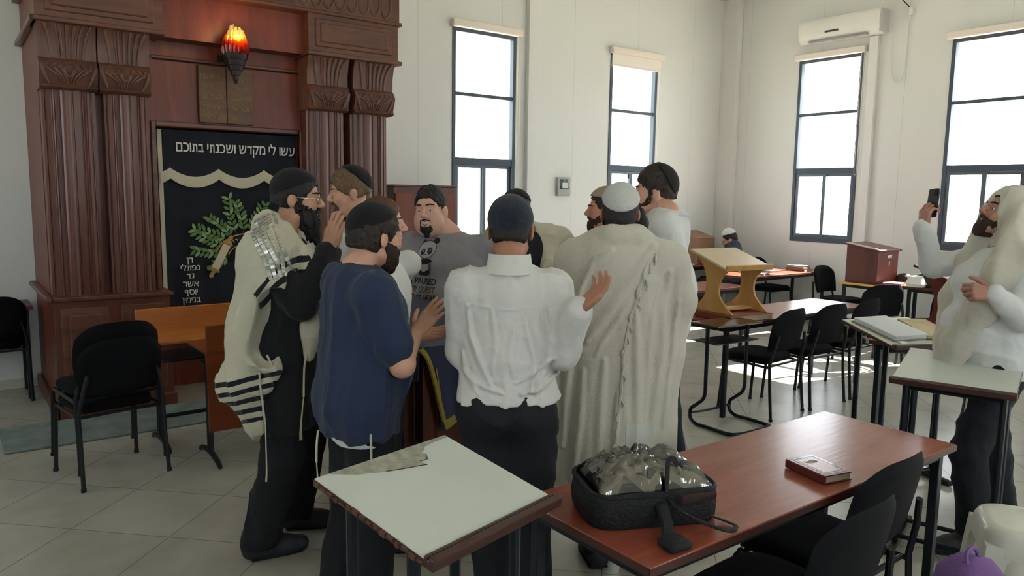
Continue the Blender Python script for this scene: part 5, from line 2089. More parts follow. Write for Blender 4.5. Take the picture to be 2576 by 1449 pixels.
        for q in (-1, 1):
            F.ell(s.H((q * .040, .088, -.014)), [.030 * hh, .034 * hh, .030 * hh], .006, 'sub', Rr)
        F.plane(s.H((0, -.004, 0)), Rr @ np.array([0, -1.0, -.25]), .004)
        if moust:
            for q in (-1, 1):
                C((q * .026, .086, -.047), (0, .098, -.0375), .0065, .0075, .006); C((q * .026, .086, -.047), (q * .030, .078, -.075), .008, .012, .006)
        C((0, .076, -.095), (0, .078 + fwd, -.10 - length), .026 + t * .5, .022 + .004 * (length > .05), .02)
        if length > .06:
            C((-.035, .05, -.09), (-.02, .07 + fwd, -.09 - length * .8), .032, .028, .02)
            C((.035, .05, -.09), (.02, .07 + fwd, -.09 - length * .8), .032, .028, .02)
            C((0, .03, -.1), (0, .05 + fwd, -.10 - length * .9), .04, .025, .02)
        F.ell(s.H((0, .105, -.0525)), [.021 * hh, .022 * hh, .0085 * hh], .003, 'sub', Rr)
        sd = s.seed + 40
        F.warp(lambda P: noise * (vnoise(((P - s.hc) @ Rr) * np.array([120, 90, 38]), sd) + .7 * vnoise((P - s.hc) * 75, sd + 1)), .03)
        V, Q = F.surface(); np_mesh('beard', V, Q, mat, s.root)
        return s

    def cap(s, mat, d=(0, -.45, .9), lvl=.45, grow=.016, name='kippah', tall=0, top=0):
        """skullcap: part of an ellipsoid above the plane lvl along direction d"""
        F = s.hfield(.0042)
        Rr = s.HR; hh = s.hs
        F.ell(s.H((0, -.014, .046 + top / 2)), [(.076 + grow) * hh, (.096 + grow) * hh, (.086 + grow + tall + top) * hh], 0, 'add', Rr)
        dd = np.array(d, dtype=float); dd /= np.linalg.norm(dd)
        F.plane(s.H(np.array([0, -.014, .046]) + dd * .1 * lvl), -(Rr @ dd), .004)
        V, Q = F.surface(); np_mesh(name, V, Q, mat, s.root, smooth_it=1)
        return s

    def shirt(s, mat, sleeves='long', hem=.90, e=.016, folds=.006, name='shirt', h=.0075, cut=.55, ea=None, seed=None, ff=(8, 8, 4), loose=0, sm=1, ridges=()):
        ea = min(e, .015) if ea is None else ea
        lo, hi = s.bounds(.10); lo[2] = (hem - .03) * s.k
        hi[2] = s.J['neck'][2] + .09
        for n in 'RL': 
            lo[2] = min(lo[2], s.J['elb' + n][2] - .1, s.J['wri' + n][2] - .06) if sleeves == 'long' else min(lo[2], s.J['elb' + n][2] - .08)
            hi[2] = max(hi[2], s.J['elb' + n][2] + .1, s.J['wri' + n][2] + .06 if sleeves == 'long' else 0)
        F = Field(lo, hi, h)
        s.f_torso(F, e)
        if loose:
            F.cone(s.L((0, -.01, 1.15)) * s.k, s.L((0, -.01, 1.0)) * s.k, (.14 + loose) * s.k, (.15 + loose) * s.k, .05, flat=((0, 1, 0), .78))
        if hem < .93:
            F.cone(s.L((0, -.005, 1.06)) * s.k, (0, -.005, (hem - .12) * s.k), .152 * s.g + e, .160 * (.4 + .6 * s.g) + e, .04, flat=((0, 1, 0), .74))
        F.plane((0, 0, hem * s.k), (0, 0, -1))
        for n in 'RL':
            if sleeves == 'long': s.f_arm(F, n, ea, .03, .985, e2=ea * .9 + .002)
            else: s.f_arm(F, n, ea + .010, .03, cut, upto=1)
            if sleeves == 'short':
                a, b = s.J['sho' + n], s.J['elb' + n]
                q = a + (b - a) * cut
        if ridges: F.warp(crease_lines(ridges), .05)
        fn = drape_noise(seed if seed is not None else s.seed, folds, ff)
        F.warp(fn, .05)
        # open neckline
        nb = s.J['neck']
        if sleeves == 'short': F.ell(nb + V3((0, .03, .050)), (.064, .070, .036), .006, 'sub')
        V, Q = F.surface()
        o = np_mesh(name, V, Q, mat, s.root, smooth_it=sm)
        s.shirt_o = o
        return s

    def collar(s, mat, r=.077, hgt=.066):
        nb = s.J['neck'] + V3((0, -.016, -.004))
        up = s.H((0, -.02, -.05)) - s.J['neck']; up = up / np.linalg.norm(up)
        mb = MB()
        def fn(u, v):
            a = 2 * PI * u
            rr = (r + .012 * (1 - v) * 1.0 - .004 * abs(math.cos(a / 2 - PI / 4)) * 0) * s.k
            gap = .020 * max(0, math.sin(a)) ** 6
            x = math.cos(a) * rr; y = math.sin(a) * rr * 1.08
            z = hgt * v - .030 * max(0, math.sin(a)) + .004
            return tuple(nb + V3((x, y, 0)) + up * z)
        mb.grid(fn, 40, 4, .004)
        mb.build('collar', mat, s.root, angle=80)
        return s

    def cuff(s, n, mat, e=.012):
        b, c = s.J['elb' + n], s.J['wri' + n]
        d = (c - b) / np.linalg.norm(c - b)
        mb = MB(); mb.tube([tuple(c - d * .07), tuple(c - d * .04), tuple(c - d * .008)], [(.034 + e) * s.k, (.032 + e) * s.k, (.031 + e) * s.k], 20)
        mb.build('cuff', mat, s.root)
        return s

    def trousers(s, mat, top=1.0, e=.012, er=.012, folds=.006, hem=.07, h=.0085, name='trousers'):
        lo, hi = s.bounds(.12); hi[2] = (top + .03) * s.k
        F = Field(lo, hi, h)
        kk, g = s.k, s.g
        F.ell(s.L((0, 0, .96)) * kk, ((.160 * (.5 + .5 * g) + e), (.112 * (.4 + .6 * g) + e), .13 + e), 0)
        F.ell(s.L((0, 0, 1.05)) * kk, (.146 * g + e, .106 * g + e, .12), .04)
        for n in 'RL':
            q = np.sign(s.J['hip' + n][0])
            F.ell(V3((q * .075, -.055, .92)) * kk, (.085 + e, .085 * (.5 + .5 * g) + e, .10 + e), .04)
            s.f_leg(F, n, e, .03, er)
        F.plane((0, 0, top * kk), (0, 0, 1))
        F.plane((0, 0, hem * kk), (0, 0, -1))
        F.warp(drape_noise(s.seed + 9, folds, (7, 7, 5)), .05)
        V, Q = F.surface(); np_mesh(name, V, Q, mat, s.root, smooth_it=1)
        return s

    def shoes(s, mat):
        for n in 'RL':
            a = s.J['ank' + n]; t = R(s.toe[n]); d = V3((math.sin(t), math.cos(t), 0))
            b0 = a - d * .045; 
            base = a[2] - .075 * s.k
            F = Field(a - .32, a + .32, .006)
            z0 = base
            heel = V3((a[0], a[1], z0 + .042)) - d * .04
            ball = V3((a[0], a[1], z0 + .038)) + d * .12
            toe = V3((a[0], a[1], z0 + .034)) + d * .185
            F.cone(heel, ball, .044, .046, 0); F.cone(ball, toe, .046, .038, .02)
            F.cone(heel + V3((0, 0, .02)), V3((a[0], a[1], z0 + .09)), .042, .042, .02)
            F.cone(V3((a[0], a[1], z0 + .075)) + d * .02, ball, .045, .040, .02)
            F.plane((0, 0, z0 + .002), (0, 0, -1), .004)
            F.plane((0, 0, z0 + .115), (0, 0, 1), .01)
            V, Q = F.surface(); o = np_mesh('shoe', V, Q, mat, s.root, smooth_it=1)
            mb = MB(); 
            mb.tube([tuple(heel - V3((0, 0, .036)) - d * .005), tuple(ball - V3((0, 0, .032))), tuple(toe - V3((0, 0, .028)))], [.046, .048, .038], 12, flat=.2)
            mb.build('sole', MATS['shoe_sole'], o)
        return s


M('shoe_sole', '#1a1a1c', .8)
m_hair_blk = M('black_hair', '#120f0e', .55, var=.35, vscale=80, bump=.5, bscale=220, stretch=(2, 2, .4))
m_hair_brn = M('brown_hair', '#2b1e17', .55, var=.3, vscale=80, bump=.5, bscale=220, stretch=(2, 2, .4))
m_hair_blo = M('blond_hair', '#6b543c', .55, var=.3, vscale=80, bump=.5, bscale=220, stretch=(2, 2, .4))
m_hair_gin = M('ginger_hair', '#5a3520', .55, var=.3, vscale=80, bump=.5, bscale=220, stretch=(2, 2, .4))
m_beard_brn = M('brown_beard', '#35241a', .7, var=.3, vscale=80, bump=.6, bscale=260)
m_lips = M('lip_skin', '#8d5148', .45)
m_lips_d = M('dark_lip_skin', '#774339', .45)
m_velv_blk = M('black_velvet_cap', '#08080a', .9, sheen=.06, bump=.3, bscale=300)
m_wcloth = M('white_shirt_cotton', '#d2d4d2', .75, bump=.35, bscale=32)
m_wcloth2 = M('white_shirt_cream', '#cbcac5', .8, bump=.35, bscale=30)
m_blkcl = M('black_suit_cloth', '#0d0e11', .85, bump=.2, bscale=120, sheen=.1)
m_blkcl2 = M('black_trousers_cloth', '#101116', .85, bump=.2, bscale=120)
m_shoe = M('dark_grey_shoe', '#2c2d31', .6, bump=.4, bscale=60)
m_wool = M('cream_wool', '#c8c2ad', .9, bump=.35, bscale=160, sheen=.2, var=.03)
m_wool2 = M('ivory_wool', '#c3bfb0', .9, bump=.35, bscale=160, sheen=.2, var=.03)


def crease(m, scale=14, dist=.012, strength=.6, st=(1, 1, .55)):
    N, L = m.node_tree.nodes, m.node_tree.links
    p = N['Principled BSDF']
    tc = N.new('ShaderNodeTexCoord'); mp = N.new('ShaderNodeMapping'); mp.inputs['Scale'].default_value = st
    L.new(tc.outputs['Object'], mp.inputs['Vector'])
    n = N.new('ShaderNodeTexNoise'); n.noise_type = 'RIDGED_MULTIFRACTAL'
    n.inputs['Scale'].default_value = scale; n.inputs['Detail'].default_value = 2.5; n.inputs['Distortion'].default_value = .6
    L.new(mp.outputs[0], n.inputs['Vector'])
    b = N.new('ShaderNodeBump'); b.inputs['Strength'].default_value = strength; b.inputs['Distance'].default_value = dist
    L.new(n.outputs['Fac'], b.inputs['Height'])
    old = p.inputs['Normal'].links
    if old: L.new(old[0].from_socket, b.inputs['Normal'])
    L.new(b.outputs['Normal'], p.inputs['Normal'])
    return m


for _m in (m_wcloth, m_wcloth2): crease(_m)
crease(m_blkcl, 9, .012, .4); crease(m_blkcl2, 9, .012, .4); crease(m_wool, 8, .014, .45); crease(m_wool2, 7, .014, .4)


def band_material(name, base, dark):
    """cloth whose woven stripes follow the stored band value (a weave, the same in any light)"""
    m = bpy.data.materials.new(name); m.use_nodes = True
    N, L = m.node_tree.nodes, m.node_tree.links
    p = N['Principled BSDF']; p.inputs['Roughness'].default_value = .9; p.inputs['Sheen Weight'].default_value = .2
    a = N.new('ShaderNodeAttribute'); a.attribute_name = 'band'
    g = N.new('ShaderNodeMapRange'); g.inputs['From Min'].default_value = -.08; g.inputs['From Max'].default_value = .08
    L.new(a.outputs['Fac'], g.inputs['Value'])
    mix = N.new('ShaderNodeMix'); mix.data_type = 'RGBA'
    L.new(g.outputs[0], mix.inputs['Factor']); mix.inputs['A'].default_value = lin(base); mix.inputs['B'].default_value = lin(dark)
    L.new(mix.outputs['Result'], p.inputs['Base Color'])
    tc = N.new('ShaderNodeTexCoord'); n = N.new('ShaderNodeTexNoise'); n.inputs['Scale'].default_value = 170
    L.new(tc.outputs['Object'], n.inputs['Vector'])
    b = N.new('ShaderNodeBump'); b.inputs['Strength'].default_value = .35; b.inputs['Distance'].default_value = .01
    L.new(n.outputs['Fac'], b.inputs['Height']); L.new(b.outputs['Normal'], p.inputs['Normal'])
    return m


def tassel(P_, path, mat, name='tzitzit_tassel', strands=4, r=.0022, spread=.006):
    """knotted cord ending in loose strands; path is a list of local points"""
    mb = MB()
    pts = [Vector(p) for p in path]
    k = max(1, len(pts) // 2)
    mb.tube(pts[:k + 1], r * 2.1, 6, smooth=4)
    rn = random.Random(int(abs(pts[0].x * 1000)))
    for i in range(strands):
        o = Vector((rn.uniform(-1, 1), rn.uniform(-1, 1), 0)) * spread
        mb.tube([pts[k]] + [p + o * (j + 1) / 2 for j, p in enumerate(pts[k + 1:])], r, 5, smooth=3)
    return mb.build(name, mat, P_.root)
# ================================================================== the people
def feet(p, R_, L_, kneeR=.03, kneeL=.03):
    """place ankles from (px, D) on the floor"""
    for n, q in (('R', R_), ('L', L_)):
        px, D = q
        lo = aim(px, 1000, D)
        # walk along the depth plane to floor level
        w = p.W((lo.x, lo.y, 0))
        # correct lateral drift caused by roll/pitch
        z = .075 * p.k
        for _ in range(6):
            wp = p.root.matrix_basis @ Vector((w[0], w[1], z))
            d = wp - Vector((0, 0, EYE)); dep = d.dot(CAM_F)
            cur = 1288 + FPX * d.dot(CAM_X) / dep
            wp += CAM_R * ((px - cur) / FPX * dep)
            w = p.W(wp)
        p.J['ank' + n] = V3((w[0], w[1], z))
        h, a = p.J['hip' + n], p.J['ank' + n]
        k = (h + a) / 2; k[2] = .49 * p.k; k[1] += kneeR if n == 'R' else kneeL
        p.J['kne' + n] = k


bpy.context.view_layer.update()
SK1 = skin('olive', '#b58a70'); SK2 = skin('fair', '#cb9c83'); SK3 = skin('pink', '#d2a592'); SK4 = skin('tan', '#ab7b63')

# ------------------------------------------------ 1. man in black with striped shawl, clapping
p = Person('bearded man in black suit, glasses and black-striped white prayer shawl, clapping hands', 722, 3.5, 0, 1.77, skin_m=SK1, head_at=(748, 503, 3.5), head_face=4, head_pitch=-4)
feet(p, (655, 3.47), (745, 3.80), .05, .05)
p.arm('R', (757, 765, 3.30), (822, 634, 3.36), (.32, .95, .05), (-.35, .1, -.93), (4, 6, 4), -22, 2)
p.arm('L', (800, 745, 3.62), (832, 636, 3.47), (.25, .96, 0), (.4, -.1, .9), (4, 6, 4), -22, 2)
p.toe = {'R': -28, 'L': -12}
p.body()
p.shirt(m_blkcl, hem=.62, e=.020, ea=.018, folds=.008, ff=(11, 11, 3), name='suit_jacket').trousers(m_blkcl2, .74, er=.024, e=.018, folds=.010).shoes(m_shoe)
p.eyes((0, 0)).brows(m_hair_blk).lips(m_lips_d).hair(m_hair_blk, .012, .040, -.05, sideburn=.01)
p.beard(m_hair_blk, .13, 1.1, .007, fwd=.01, down=.2).cap(m_velv_blk, (0, -.42, .9), .05, .017, tall=-.003)
M1 = p
# glasses
mb = MB()
for q in (-1, 1):
    c = p.H((q * .032, .104, .008))
    T = Matrix.Translation(Vector(c)) @ Matrix(p.HR.tolist()).to_4x4()
    mb.tube([T @ Vector((.021 * math.cos(a), 0, .016 * math.sin(a))) for a in np.linspace(0, 2 * PI, 17)[:-1]], .0013, 6, closed=True)
    mb.tube([T @ Vector((q * .021, 0, .004)), T @ Vector((q * .046, -.03, .006)), T @ Vector((q * .050, -.10, .004))], .0013, 6)
mb.tube([p.H((-.012, .106, .010)), p.H((0, .112, .013)), p.H((.012, .106, .010))], .0013, 6)
gl = mb.build('glasses_frame', M('thin_metal_frame', '#b9b4a8', .25, .8), p.root)
mb = MB()
for q in (-1, 1):
    T = Matrix.Translation(Vector(p.H((q * .032, .104, .008)))) @ Matrix(p.HR.tolist()).to_4x4() @ Matrix.Rotation(R(90), 4, 'X') @ Matrix.Diagonal((.021, .016, .001, 1))
    mb.prism([(math.cos(a), math.sin(a)) for a in np.linspace(0, 2 * PI, 17)[:-1]], 1, T)
mb.build('lenses', m_glass, gl, smooth=False)
# white shirt wedge below the beard
mb = MB(); a = p.L((0, .118, 1.40)) * p.k
mb.tube([tuple(a + V3((0, -.01, .05))), tuple(a + V3((0, .01, 0))), tuple(a + V3((0, .015, -.08)))], [.04, .035, .012], 10, flat=.5)
mb.build('shirt_front', m_wcloth, p.root)
# shawl
m_st = band_material('striped_shawl_wool', '#c5c0ab', '#101319')
lo, hi = p.bounds(.2)
F = Field((-.42, -.46, .50), (.46, .34, 1.66), .0072)
k_ = p.k
for q in (-1, 1):
    F.cone((0, -.05, 1.47 * k_), (q * .17, -.025, 1.43 * k_), .064, .092, .04)
    F.cone((q * .12, -.06, 1.40), (q * .14, -.125, 1.15), .085, .068, .06)
    F.cone((q * .14, -.125, 1.15), (q * .13, -.155, .88), .068, .068, .06)
    F.cone((q * .13, -.155, .88), (q * .07, -.11, .64), .068, .05, .06)
F.cone((0, -.08, 1.42), (0, -.14, 1.15), .08, .072, .06); F.cone((0, -.14, 1.15), (0, -.165, .88), .07, .07, .06); F.cone((0, -.165, .88), (.02, -.11, .62), .07, .045, .06)
sR, eR = p.J['shoR'], p.J['elbR']
F.cone(sR + V3((0, -.02, .01)), sR + (eR - sR) * .42 + V3((.015, -.05, .0)), .096, .092, .05)
F.cone(sR + (eR - sR) * .42 + V3((.01, -.06, 0)), (.20, -.14, 1.05), .070, .052, .05)
F.cone((.20, -.14, 1.05), (.19, -.155, .86), .052, .065, .05)
F.cone((.19, -.155, .86), (.13, -.10, .66), .065, .045, .05)
F.cone((.20, -.14, .97), (.225, -.03, .975), .046, .036, .04)          # bunched at the waist
F.cone((.225, -.03, .975), (.215, .0, .94), .036, .030, .03)
F.cone((.19, -.12, .92), (.20, -.04, .86), .05, .03, .04)
F.cone((0, -.085, 1.55), (.075, -.05, 1.545), .04, .042, .03); F.cone((0, -.085, 1.55), (-.075, -.04, 1.53), .04, .042, .03); F.cone((.075, -.05, 1.545), (.10, .01, 1.50), .042, .046, .03)
F.cone((.10, .01, 1.50), (.10, .08, 1.42), .046, .045, .03); F.cone((.07, .03, 1.50), (.09, .125, 1.38), .040, .045, .04); F.cone((.09, .125, 1.38), (.085, .155, 1.22), .045, .03, .04)
F.cone((.05, .12, 1.24), (.09, .14, 1.08), .055, .045, .04); F.cone((.09, .14, 1.08), (.11, .13, .985), .04, .012, .03)
F.cone((-.07, .03, 1.50), (-.10, .12, 1.36), .040, .05, .04); F.cone((-.10, .12, 1.36), (-.12, .16, 1.15), .05, .05, .04)
# cut away where the sleeve comes out, and the neck
F.cone(sR + (eR - sR) * .62, eR, .085, .10, .01, 'sub')
F.cone((.24, .05, 1.2), (.25, .0, 1.03), .10, .09, .02, 'sub')
F.cone((0, .02, 1.50), (0, .04, 1.62), .066, .072, .01, 'sub')
F.warp(drape_noise(11, .013, (8, 11, 2.4)), .06)


def m1_band(V):
    w = V[:, 2] - .22 * (V[:, 1] + .2) + .015 * np.sin(V[:, 0] * 18)
    low = np.where((w > .665) & (w < .878), np.sin((w - .665) / .047 * 2 * PI + .4) * .6 - .05, -1)
    d = (eR - sR) / np.linalg.norm(eR - sR)
    t = (V - sR) @ d + .02 * np.sin(V[:, 1] * 25)
    near = (np.linalg.norm(V - sR - t[:, None] * d, axis=1) < .15) & (V[:, 0] > .08) & (V[:, 1] > -.22)
    arm = np.where(near & (t > .055), np.where(t < .145, np.sin((t - .055) / .05 * 2 * PI) * .6, -.5), -1)
    fr = np.where((V[:, 1] > .09) & (V[:, 2] < 1.2) & (V[:, 0] < .07), .5, -1)
    return np.maximum(np.maximum(low, arm), fr)


V, Q = F.surface(); np_mesh('prayer_shawl', V, Q, m_st, p.root, attr=m1_band, smooth_it=1)
M1shawl = (V, Q)
# silver neck band of overlapping plates
m_sil = M('silver_plates', '#b9b9ae', .3, .75, var=.25, vscale=60)
bv = BVHTree.FromPolygons([tuple(v) for v in V], [tuple(q) for q in Q])
mb = MB()
pp = [Vector(q) for q in ((-.055, 1.590), (-.02, 1.535), (.012, 1.475), (.040, 1.415), (.058, 1.350))]
n_ = 20
for i in range(n_):
    t = i / (n_ - 1) * (len(pp) - 1); j = min(int(t), len(pp) - 2); c = pp[j].lerp(pp[j + 1], t - j); d = (pp[j + 1] - pp[j]).normalized(); sd_ = Vector((-d.y, d.x))
    for r_ in range(5):
        q = c + sd_ * (r_ - 2) * .0185
        hit = bv.ray_cast(Vector((.6, q.x, q.y)), Vector((-1, 0, 0)))
        if hit[0] is None: continue
        z_ = hit[1] if hit[1].x > 0 else -hit[1]
        dd = Vector((0, d.x, d.y)); x_ = (dd - z_ * dd.dot(z_)).normalized(); y_ = z_.cross(x_)
        T = Matrix((x_, y_, z_)).transposed().to_4x4(); T.translation = hit[0] + z_ * .002
        t_ = bmesh.new(); bmesh.ops.create_cube(t_, size=1, matrix=Matrix.Rotation(((i * 7 + r_ * 3) % 5 - 2) * .05, 4, 'X') @ Matrix.Diagonal((.0135, .0155, .006, 1))); t_.transform(T); mb._add(t_)
mb.build('silver_neckband', m_sil, p.root, smooth=False)
tassel(p, [(.235, -.05, .96), (.24, -.045, .86), (.235, -.03, .70), (.235, -.03, .50), (.235, -.035, .44)], m_wool)
tassel(p, [(.14, .13, .99), (.15, .12, .93), (.15, .115, .80), (.15, .10, .66), (.15, .10, .60)], m_wool)
tassel(p, [(.22, -.02, 1.0), (.235, .0, .97), (.235, .02, .93), (.23, .01, .90)], m_wool)

# ------------------------------------------------ 2. fair-haired man
p = Person('fair-haired man in white shirt and black skullcap looking down to the left', 905, 4.12, -160, 1.82, skin_m=SK2, head_at=(880, 487, 4.1), head_face=200, head_pitch=-10)
p.arm('L', (868, 690, 4.0), (900, 740, 3.85)); p.arm('R', (985, 690, 4.2), (975, 760, 4.0))
p.body(.0046, .013).shirt(m_wcloth, h=.009).collar(m_wcloth).trousers(m_blkcl2).shoes(m_shoe)
p.eyes((0, -20)).brows(m_hair_blo).lips(m_lips).hair(m_hair_blo, .012, .052, -.035, top=.002, noise=.005).beard(M('short_fair_beard', '#5b4331', .7, var=.3, vscale=90, bump=.5, bscale=250), .0, .96, .002, t=.003)
p.cap(m_velv_blk, (0, -.75, .66), .42, .020, top=.0)

# ------------------------------------------------ 3. red-haired man mostly hidden behind the navy shirt
p = Person('red-haired man in white shirt, hand resting on the orange box, mostly hidden', 962, 3.66, 5, 1.66, skin_m=SK3, head_at=(962, 567, 3.66), head_face=6)
p.arm('L', (1026, 665, 3.84), (1010, 700, 3.98), (-.9, -.1, .25), (0, .95, -.25), (12, 22, 18), 5, 8)
p.arm('R', (960, 730, 3.5), (1005, 790, 3.5))
p.body(.0046, .013).shirt(m_wcloth, h=.009).collar(m_wcloth).trousers(m_blkcl2).shoes(m_shoe)
p.eyes().brows(m_hair_gin).lips(m_lips).hair(m_hair_gin, .012, .045, -.05)

# ------------------------------------------------ 4. man in the navy T-shirt
p = Person('man in navy T-shirt and black skullcap seen from behind, clapping', 905, 3.0, 32, 1.68, g=1.10, sh=1.06, skin_m=SK2, head_at=(944, 600, 2.98), head_face=42, head_pitch=-4)
feet(p, (935, 2.95), (850, 3.05), .02, .02)
p.arm('R', (1012, 918, 2.86), (1046, 838, 3.02), (.62, .76, .25), (-.3, .45, -.85), (5, 9, 7), 18, 5)
p.arm('L', (985, 880, 3.30), (1040, 846, 3.14), (.98, .10, .05), (.1, -.85, .5), (6, 10, 8), 10, 5)
p.body(.0038, .010)
m_navy = crease(M('navy_jersey', '#202c48', .85, bump=.15, bscale=160, sheen=.1), 6, .012, .4)
p.shirt(m_navy, 'short', hem=.80, e=.018, folds=.009, cut=.70, h=.007, ff=(9, 9, 2.2)).trousers(m_blkcl2, .84, folds=.009, e=.014, er=.02).shoes(m_shoe)
p.eyes().brows(m_hair_brn).lips(m_lips).hair(m_hair_brn, .013, .040, -.062, noise=.005).beard(m_beard_brn, .02, 1.03, .003, t=.013)
p.cap(m_velv_blk, (0, -.35, .93), .22, .017, tall=.0)
F = Field((-.26, -.24, .73), (.26, .24, .86), .007)
p.f_torso(F, .016); F.cone((0, -.005, .70), (0, 0, .95), .178, .17, .03, flat=((0, 1, 0), .74)); F.plane((0, 0, .765), (-.35, 0, -1)); F.plane((0, 0, .83), (0, 0, 1))
V, Q = F.surface(); np_mesh('undershirt', V, Q, m_wcloth, p.root)
tassel(p, [(-.02, -.165, .78), (-.01, -.175, .72), (0, -.18, .66), (.01, -.18, .60)], m_wool, strands=2)
tassel(p, [(.185, -.03, .80), (.19, -.03, .74), (.19, -.03, .68), (.19, -.035, .61)], m_wool, strands=2)

# ------------------------------------------------ 5. big man in the grey printed T-shirt
p = Person('large smiling man with goatee in grey T-shirt with a panda print, facing the camera', 1128, 4.62, -102, 1.74, g=1.42, sh=1.34, skin_m=SK3, head_at=(1083, 533, 4.5), head_face=-104, head_roll=4, head_s=1.13)
p.arm('L', (1222, 730, 4.75), (1195, 860, 4.6)); p.arm('R', (1028, 730, 4.45), (1040, 850, 4.25))
p.body(.0042, .013)
m_grey = crease(M('grey_jersey', '#8a878c', .88, bump=.15, bscale=150), 5, .012, .4)
p.shirt(m_grey, 'short', hem=.78, e=.022, folds=.008, cut=.78, h=.0085, ff=(7, 7, 2.5)).trousers(m_blkcl2, .84).shoes(m_shoe)
p.eyes().brows(m_hair_blk, .0042).lips(m_lips, .003, .006).hair(M('short_black_hair', '#1b1716', .6, var=.3, vscale=90, bump=.5, bscale=250), .005, .036, -.03, top=.004, curl=.004)
# goatee only
F = p.hfield(.004)
for q in (-1, 1):
    F.cone(p.H((q * .024, .087, -.044)), p.H((0, .099, -.0385)), .004, .005, .004); F.cone(p.H((q * .026, .085, -.046)), p.H((q * .024, .076, -.085)), .006, .011, .005)
F.cone(p.H((-.016, .077, -.09)), p.H((.016, .077, -.09)), .020, .020, .01); F.cone(p.H((0, .076, -.095)), p.H((0, .078, -.118)), .024, .018, .01)
F.ell(p.H((0, .10, -.0535)), (.022, .022, .012), .003, 'sub')
F.warp(lambda P: .002 * vnoise(P * 150, 3), .02)
V, Q = F.surface(); np_mesh('goatee', V, Q, m_hair_blk, p.root)
p.beard_shadow = 1
M5 = p

# ------------------------------------------------ 6. man in the white shirt seen from behind
p = Person('man in white shirt and navy skullcap seen from behind, right palm raised', 1278, 2.86, 90, 1.71, sh=.93, g=.95, skin_m=SK4, head_at=(1284, 583, 2.87), head_face=88, head_pitch=-3)
feet(p, (1330, 2.85), (1250, 2.88), .02, .02)
p.arm('R', (1412, 880, 2.80), (1452, 783, 2.68), (.72, .66, .15), (.45, -.80, .35), (14, 20, 15), 14, 4)
p.arm('L', (1165, 880, 2.90), (1190, 870, 3.12), (.6, .6, .5), (-.6, .2, -.5), (20, 25, 20), 0, 5)
p.body(.0038, .010)
M6R = [([(-.15, 1.30), (-.14, 1.20), (-.10, 1.10), (-.06, 1.02)], .011, .011), ([(-.06, 1.29), (-.045, 1.18), (-.055, 1.06)], .009, .008),
       ([(.055, 1.28), (.075, 1.20), (.10, 1.10), (.085, 1.00)], .011, .012), ([(.13, 1.29), (.15, 1.18), (.135, 1.07), (.10, .99)], .012, .012), ([(.02, 1.24), (.005, 1.14), (.02, 1.05)], .008, .007),
       ([(-.17, 1.07), (-.10, 1.02), (-.02, .995)], .010, .012), ([(.19, 1.05), (.12, 1.01), (.05, .99)], .010, .013), ([(-.17, 1.13), (-.15, 1.05), (-.10, .985)], .010, .010),
       ([(.17, 1.12), (.10, 1.07), (.03, 1.03)], .009, .009), ([(-.19, 1.315), (-.08, 1.30), (0, 1.295), (.08, 1.30), (.19, 1.315)], .004, .004)]
p.shirt(m_wcloth2, hem=.97, e=.020, ea=.019, folds=.007, loose=.016, h=.0066, ff=(12, 12, 2.6), seed=77, sm=1, ridges=M6R).collar(m_wcloth2, .079, .080).cuff('R', m_wcloth2)
p.trousers(M('charcoal_trousers', '#14161c', .85, bump=.2, bscale=120), 1.0, .014, .03, .010).shoes(m_shoe)
p.eyes().hair(M('cropped_dark_hair', '#2a221e', .7, var=.3, vscale=120, bump=.3, bscale=300), .004, .03, -.055, noise=.001).cap(M('navy_skullcap', '#141c2a', .85, sheen=.15, bump=.4, bscale=240), (0, -.5, .86), -.10, .012, tall=.0)
mb = MB(); mb.grid(lambda u, v: ((.158 + .016) * math.cos(2 * PI * u), (.113 + .014) * math.sin(2 * PI * u) , .945 + .035 * v), 40, 2, .004)
mb.build('belt', M('black_belt', '#0c0c0d', .35), p.root)
M6 = p

# ------------------------------------------------ 7. man with black skullcap and sidelocks behind the white shirt
p = Person('long-bearded man in black coat and fringed prayer shawl, head hidden behind the navy skullcap', 1322, 4.7, -88, 1.75, skin_m=SK1, head_at=(1298, 536, 4.7), head_face=-95, head_pitch=-6)
p.body(.0048, .013).shirt(m_blkcl, hem=.7, e=.022, name='coat').trousers(m_blkcl2).shoes(m_shoe)
p.eyes().brows(m_hair_blk).lips(m_lips_d).hair(m_hair_blk, .012, .030, -.06).beard(m_hair_blk, .15, 1.15, .007, down=.22).cap(m_velv_blk, (0, -.35, .94), .30, .02)
F = Field((-.4, -.3, 1.0), (.4, .3, 1.62), .009)
for q in (-1, 1):
    F.cone((0, -.05, 1.475), (q * .19, -.02, 1.425), .05, .078, .04); F.cone((q * .12, .02, 1.43), (q * .13, .125, 1.28), .065, .045, .04); F.cone((q * .13, .125, 1.28), (q * .14, .12, 1.02), .05, .05, .04)
    F.cone((q * .10, -.1, 1.4), (q * .12, -.14, 1.02), .08, .06, .05)
F.cone((0, .02, 1.50), (0, .04, 1.62), .062, .07, .01, 'sub')
F.warp(drape_noise(31, .013, (8, 8, 4)), .05)
V, Q = F.surface(); np_mesh('prayer_shawl', V, Q, m_wool, p.root, smooth_it=1)
for q in (-1, 1):
    mb = MB(); a = p.H((q * .078, .022, -.01))
    mb.tube([tuple(a + V3((.006 * math.sin(i * 1.3), .006 * math.cos(i * 1.3), -i * .018))) for i in range(10)], [.013, .016, .017, .017, .017, .016, .015, .013, .010, .005], 8, smooth=3)
    mb.build('sidelock', m_hair_blk, p.root)
rn = random.Random(2)
for i in range(6):
    z = 1.44 - i * .05
    tassel(p, [(-.205 - .01 * i, .06, z), (-.225, .065, z - .012), (-.232, .07, z - .03), (-.235, .07, z - .045)], m_wool, 'shawl_fringe', 2, .0026)

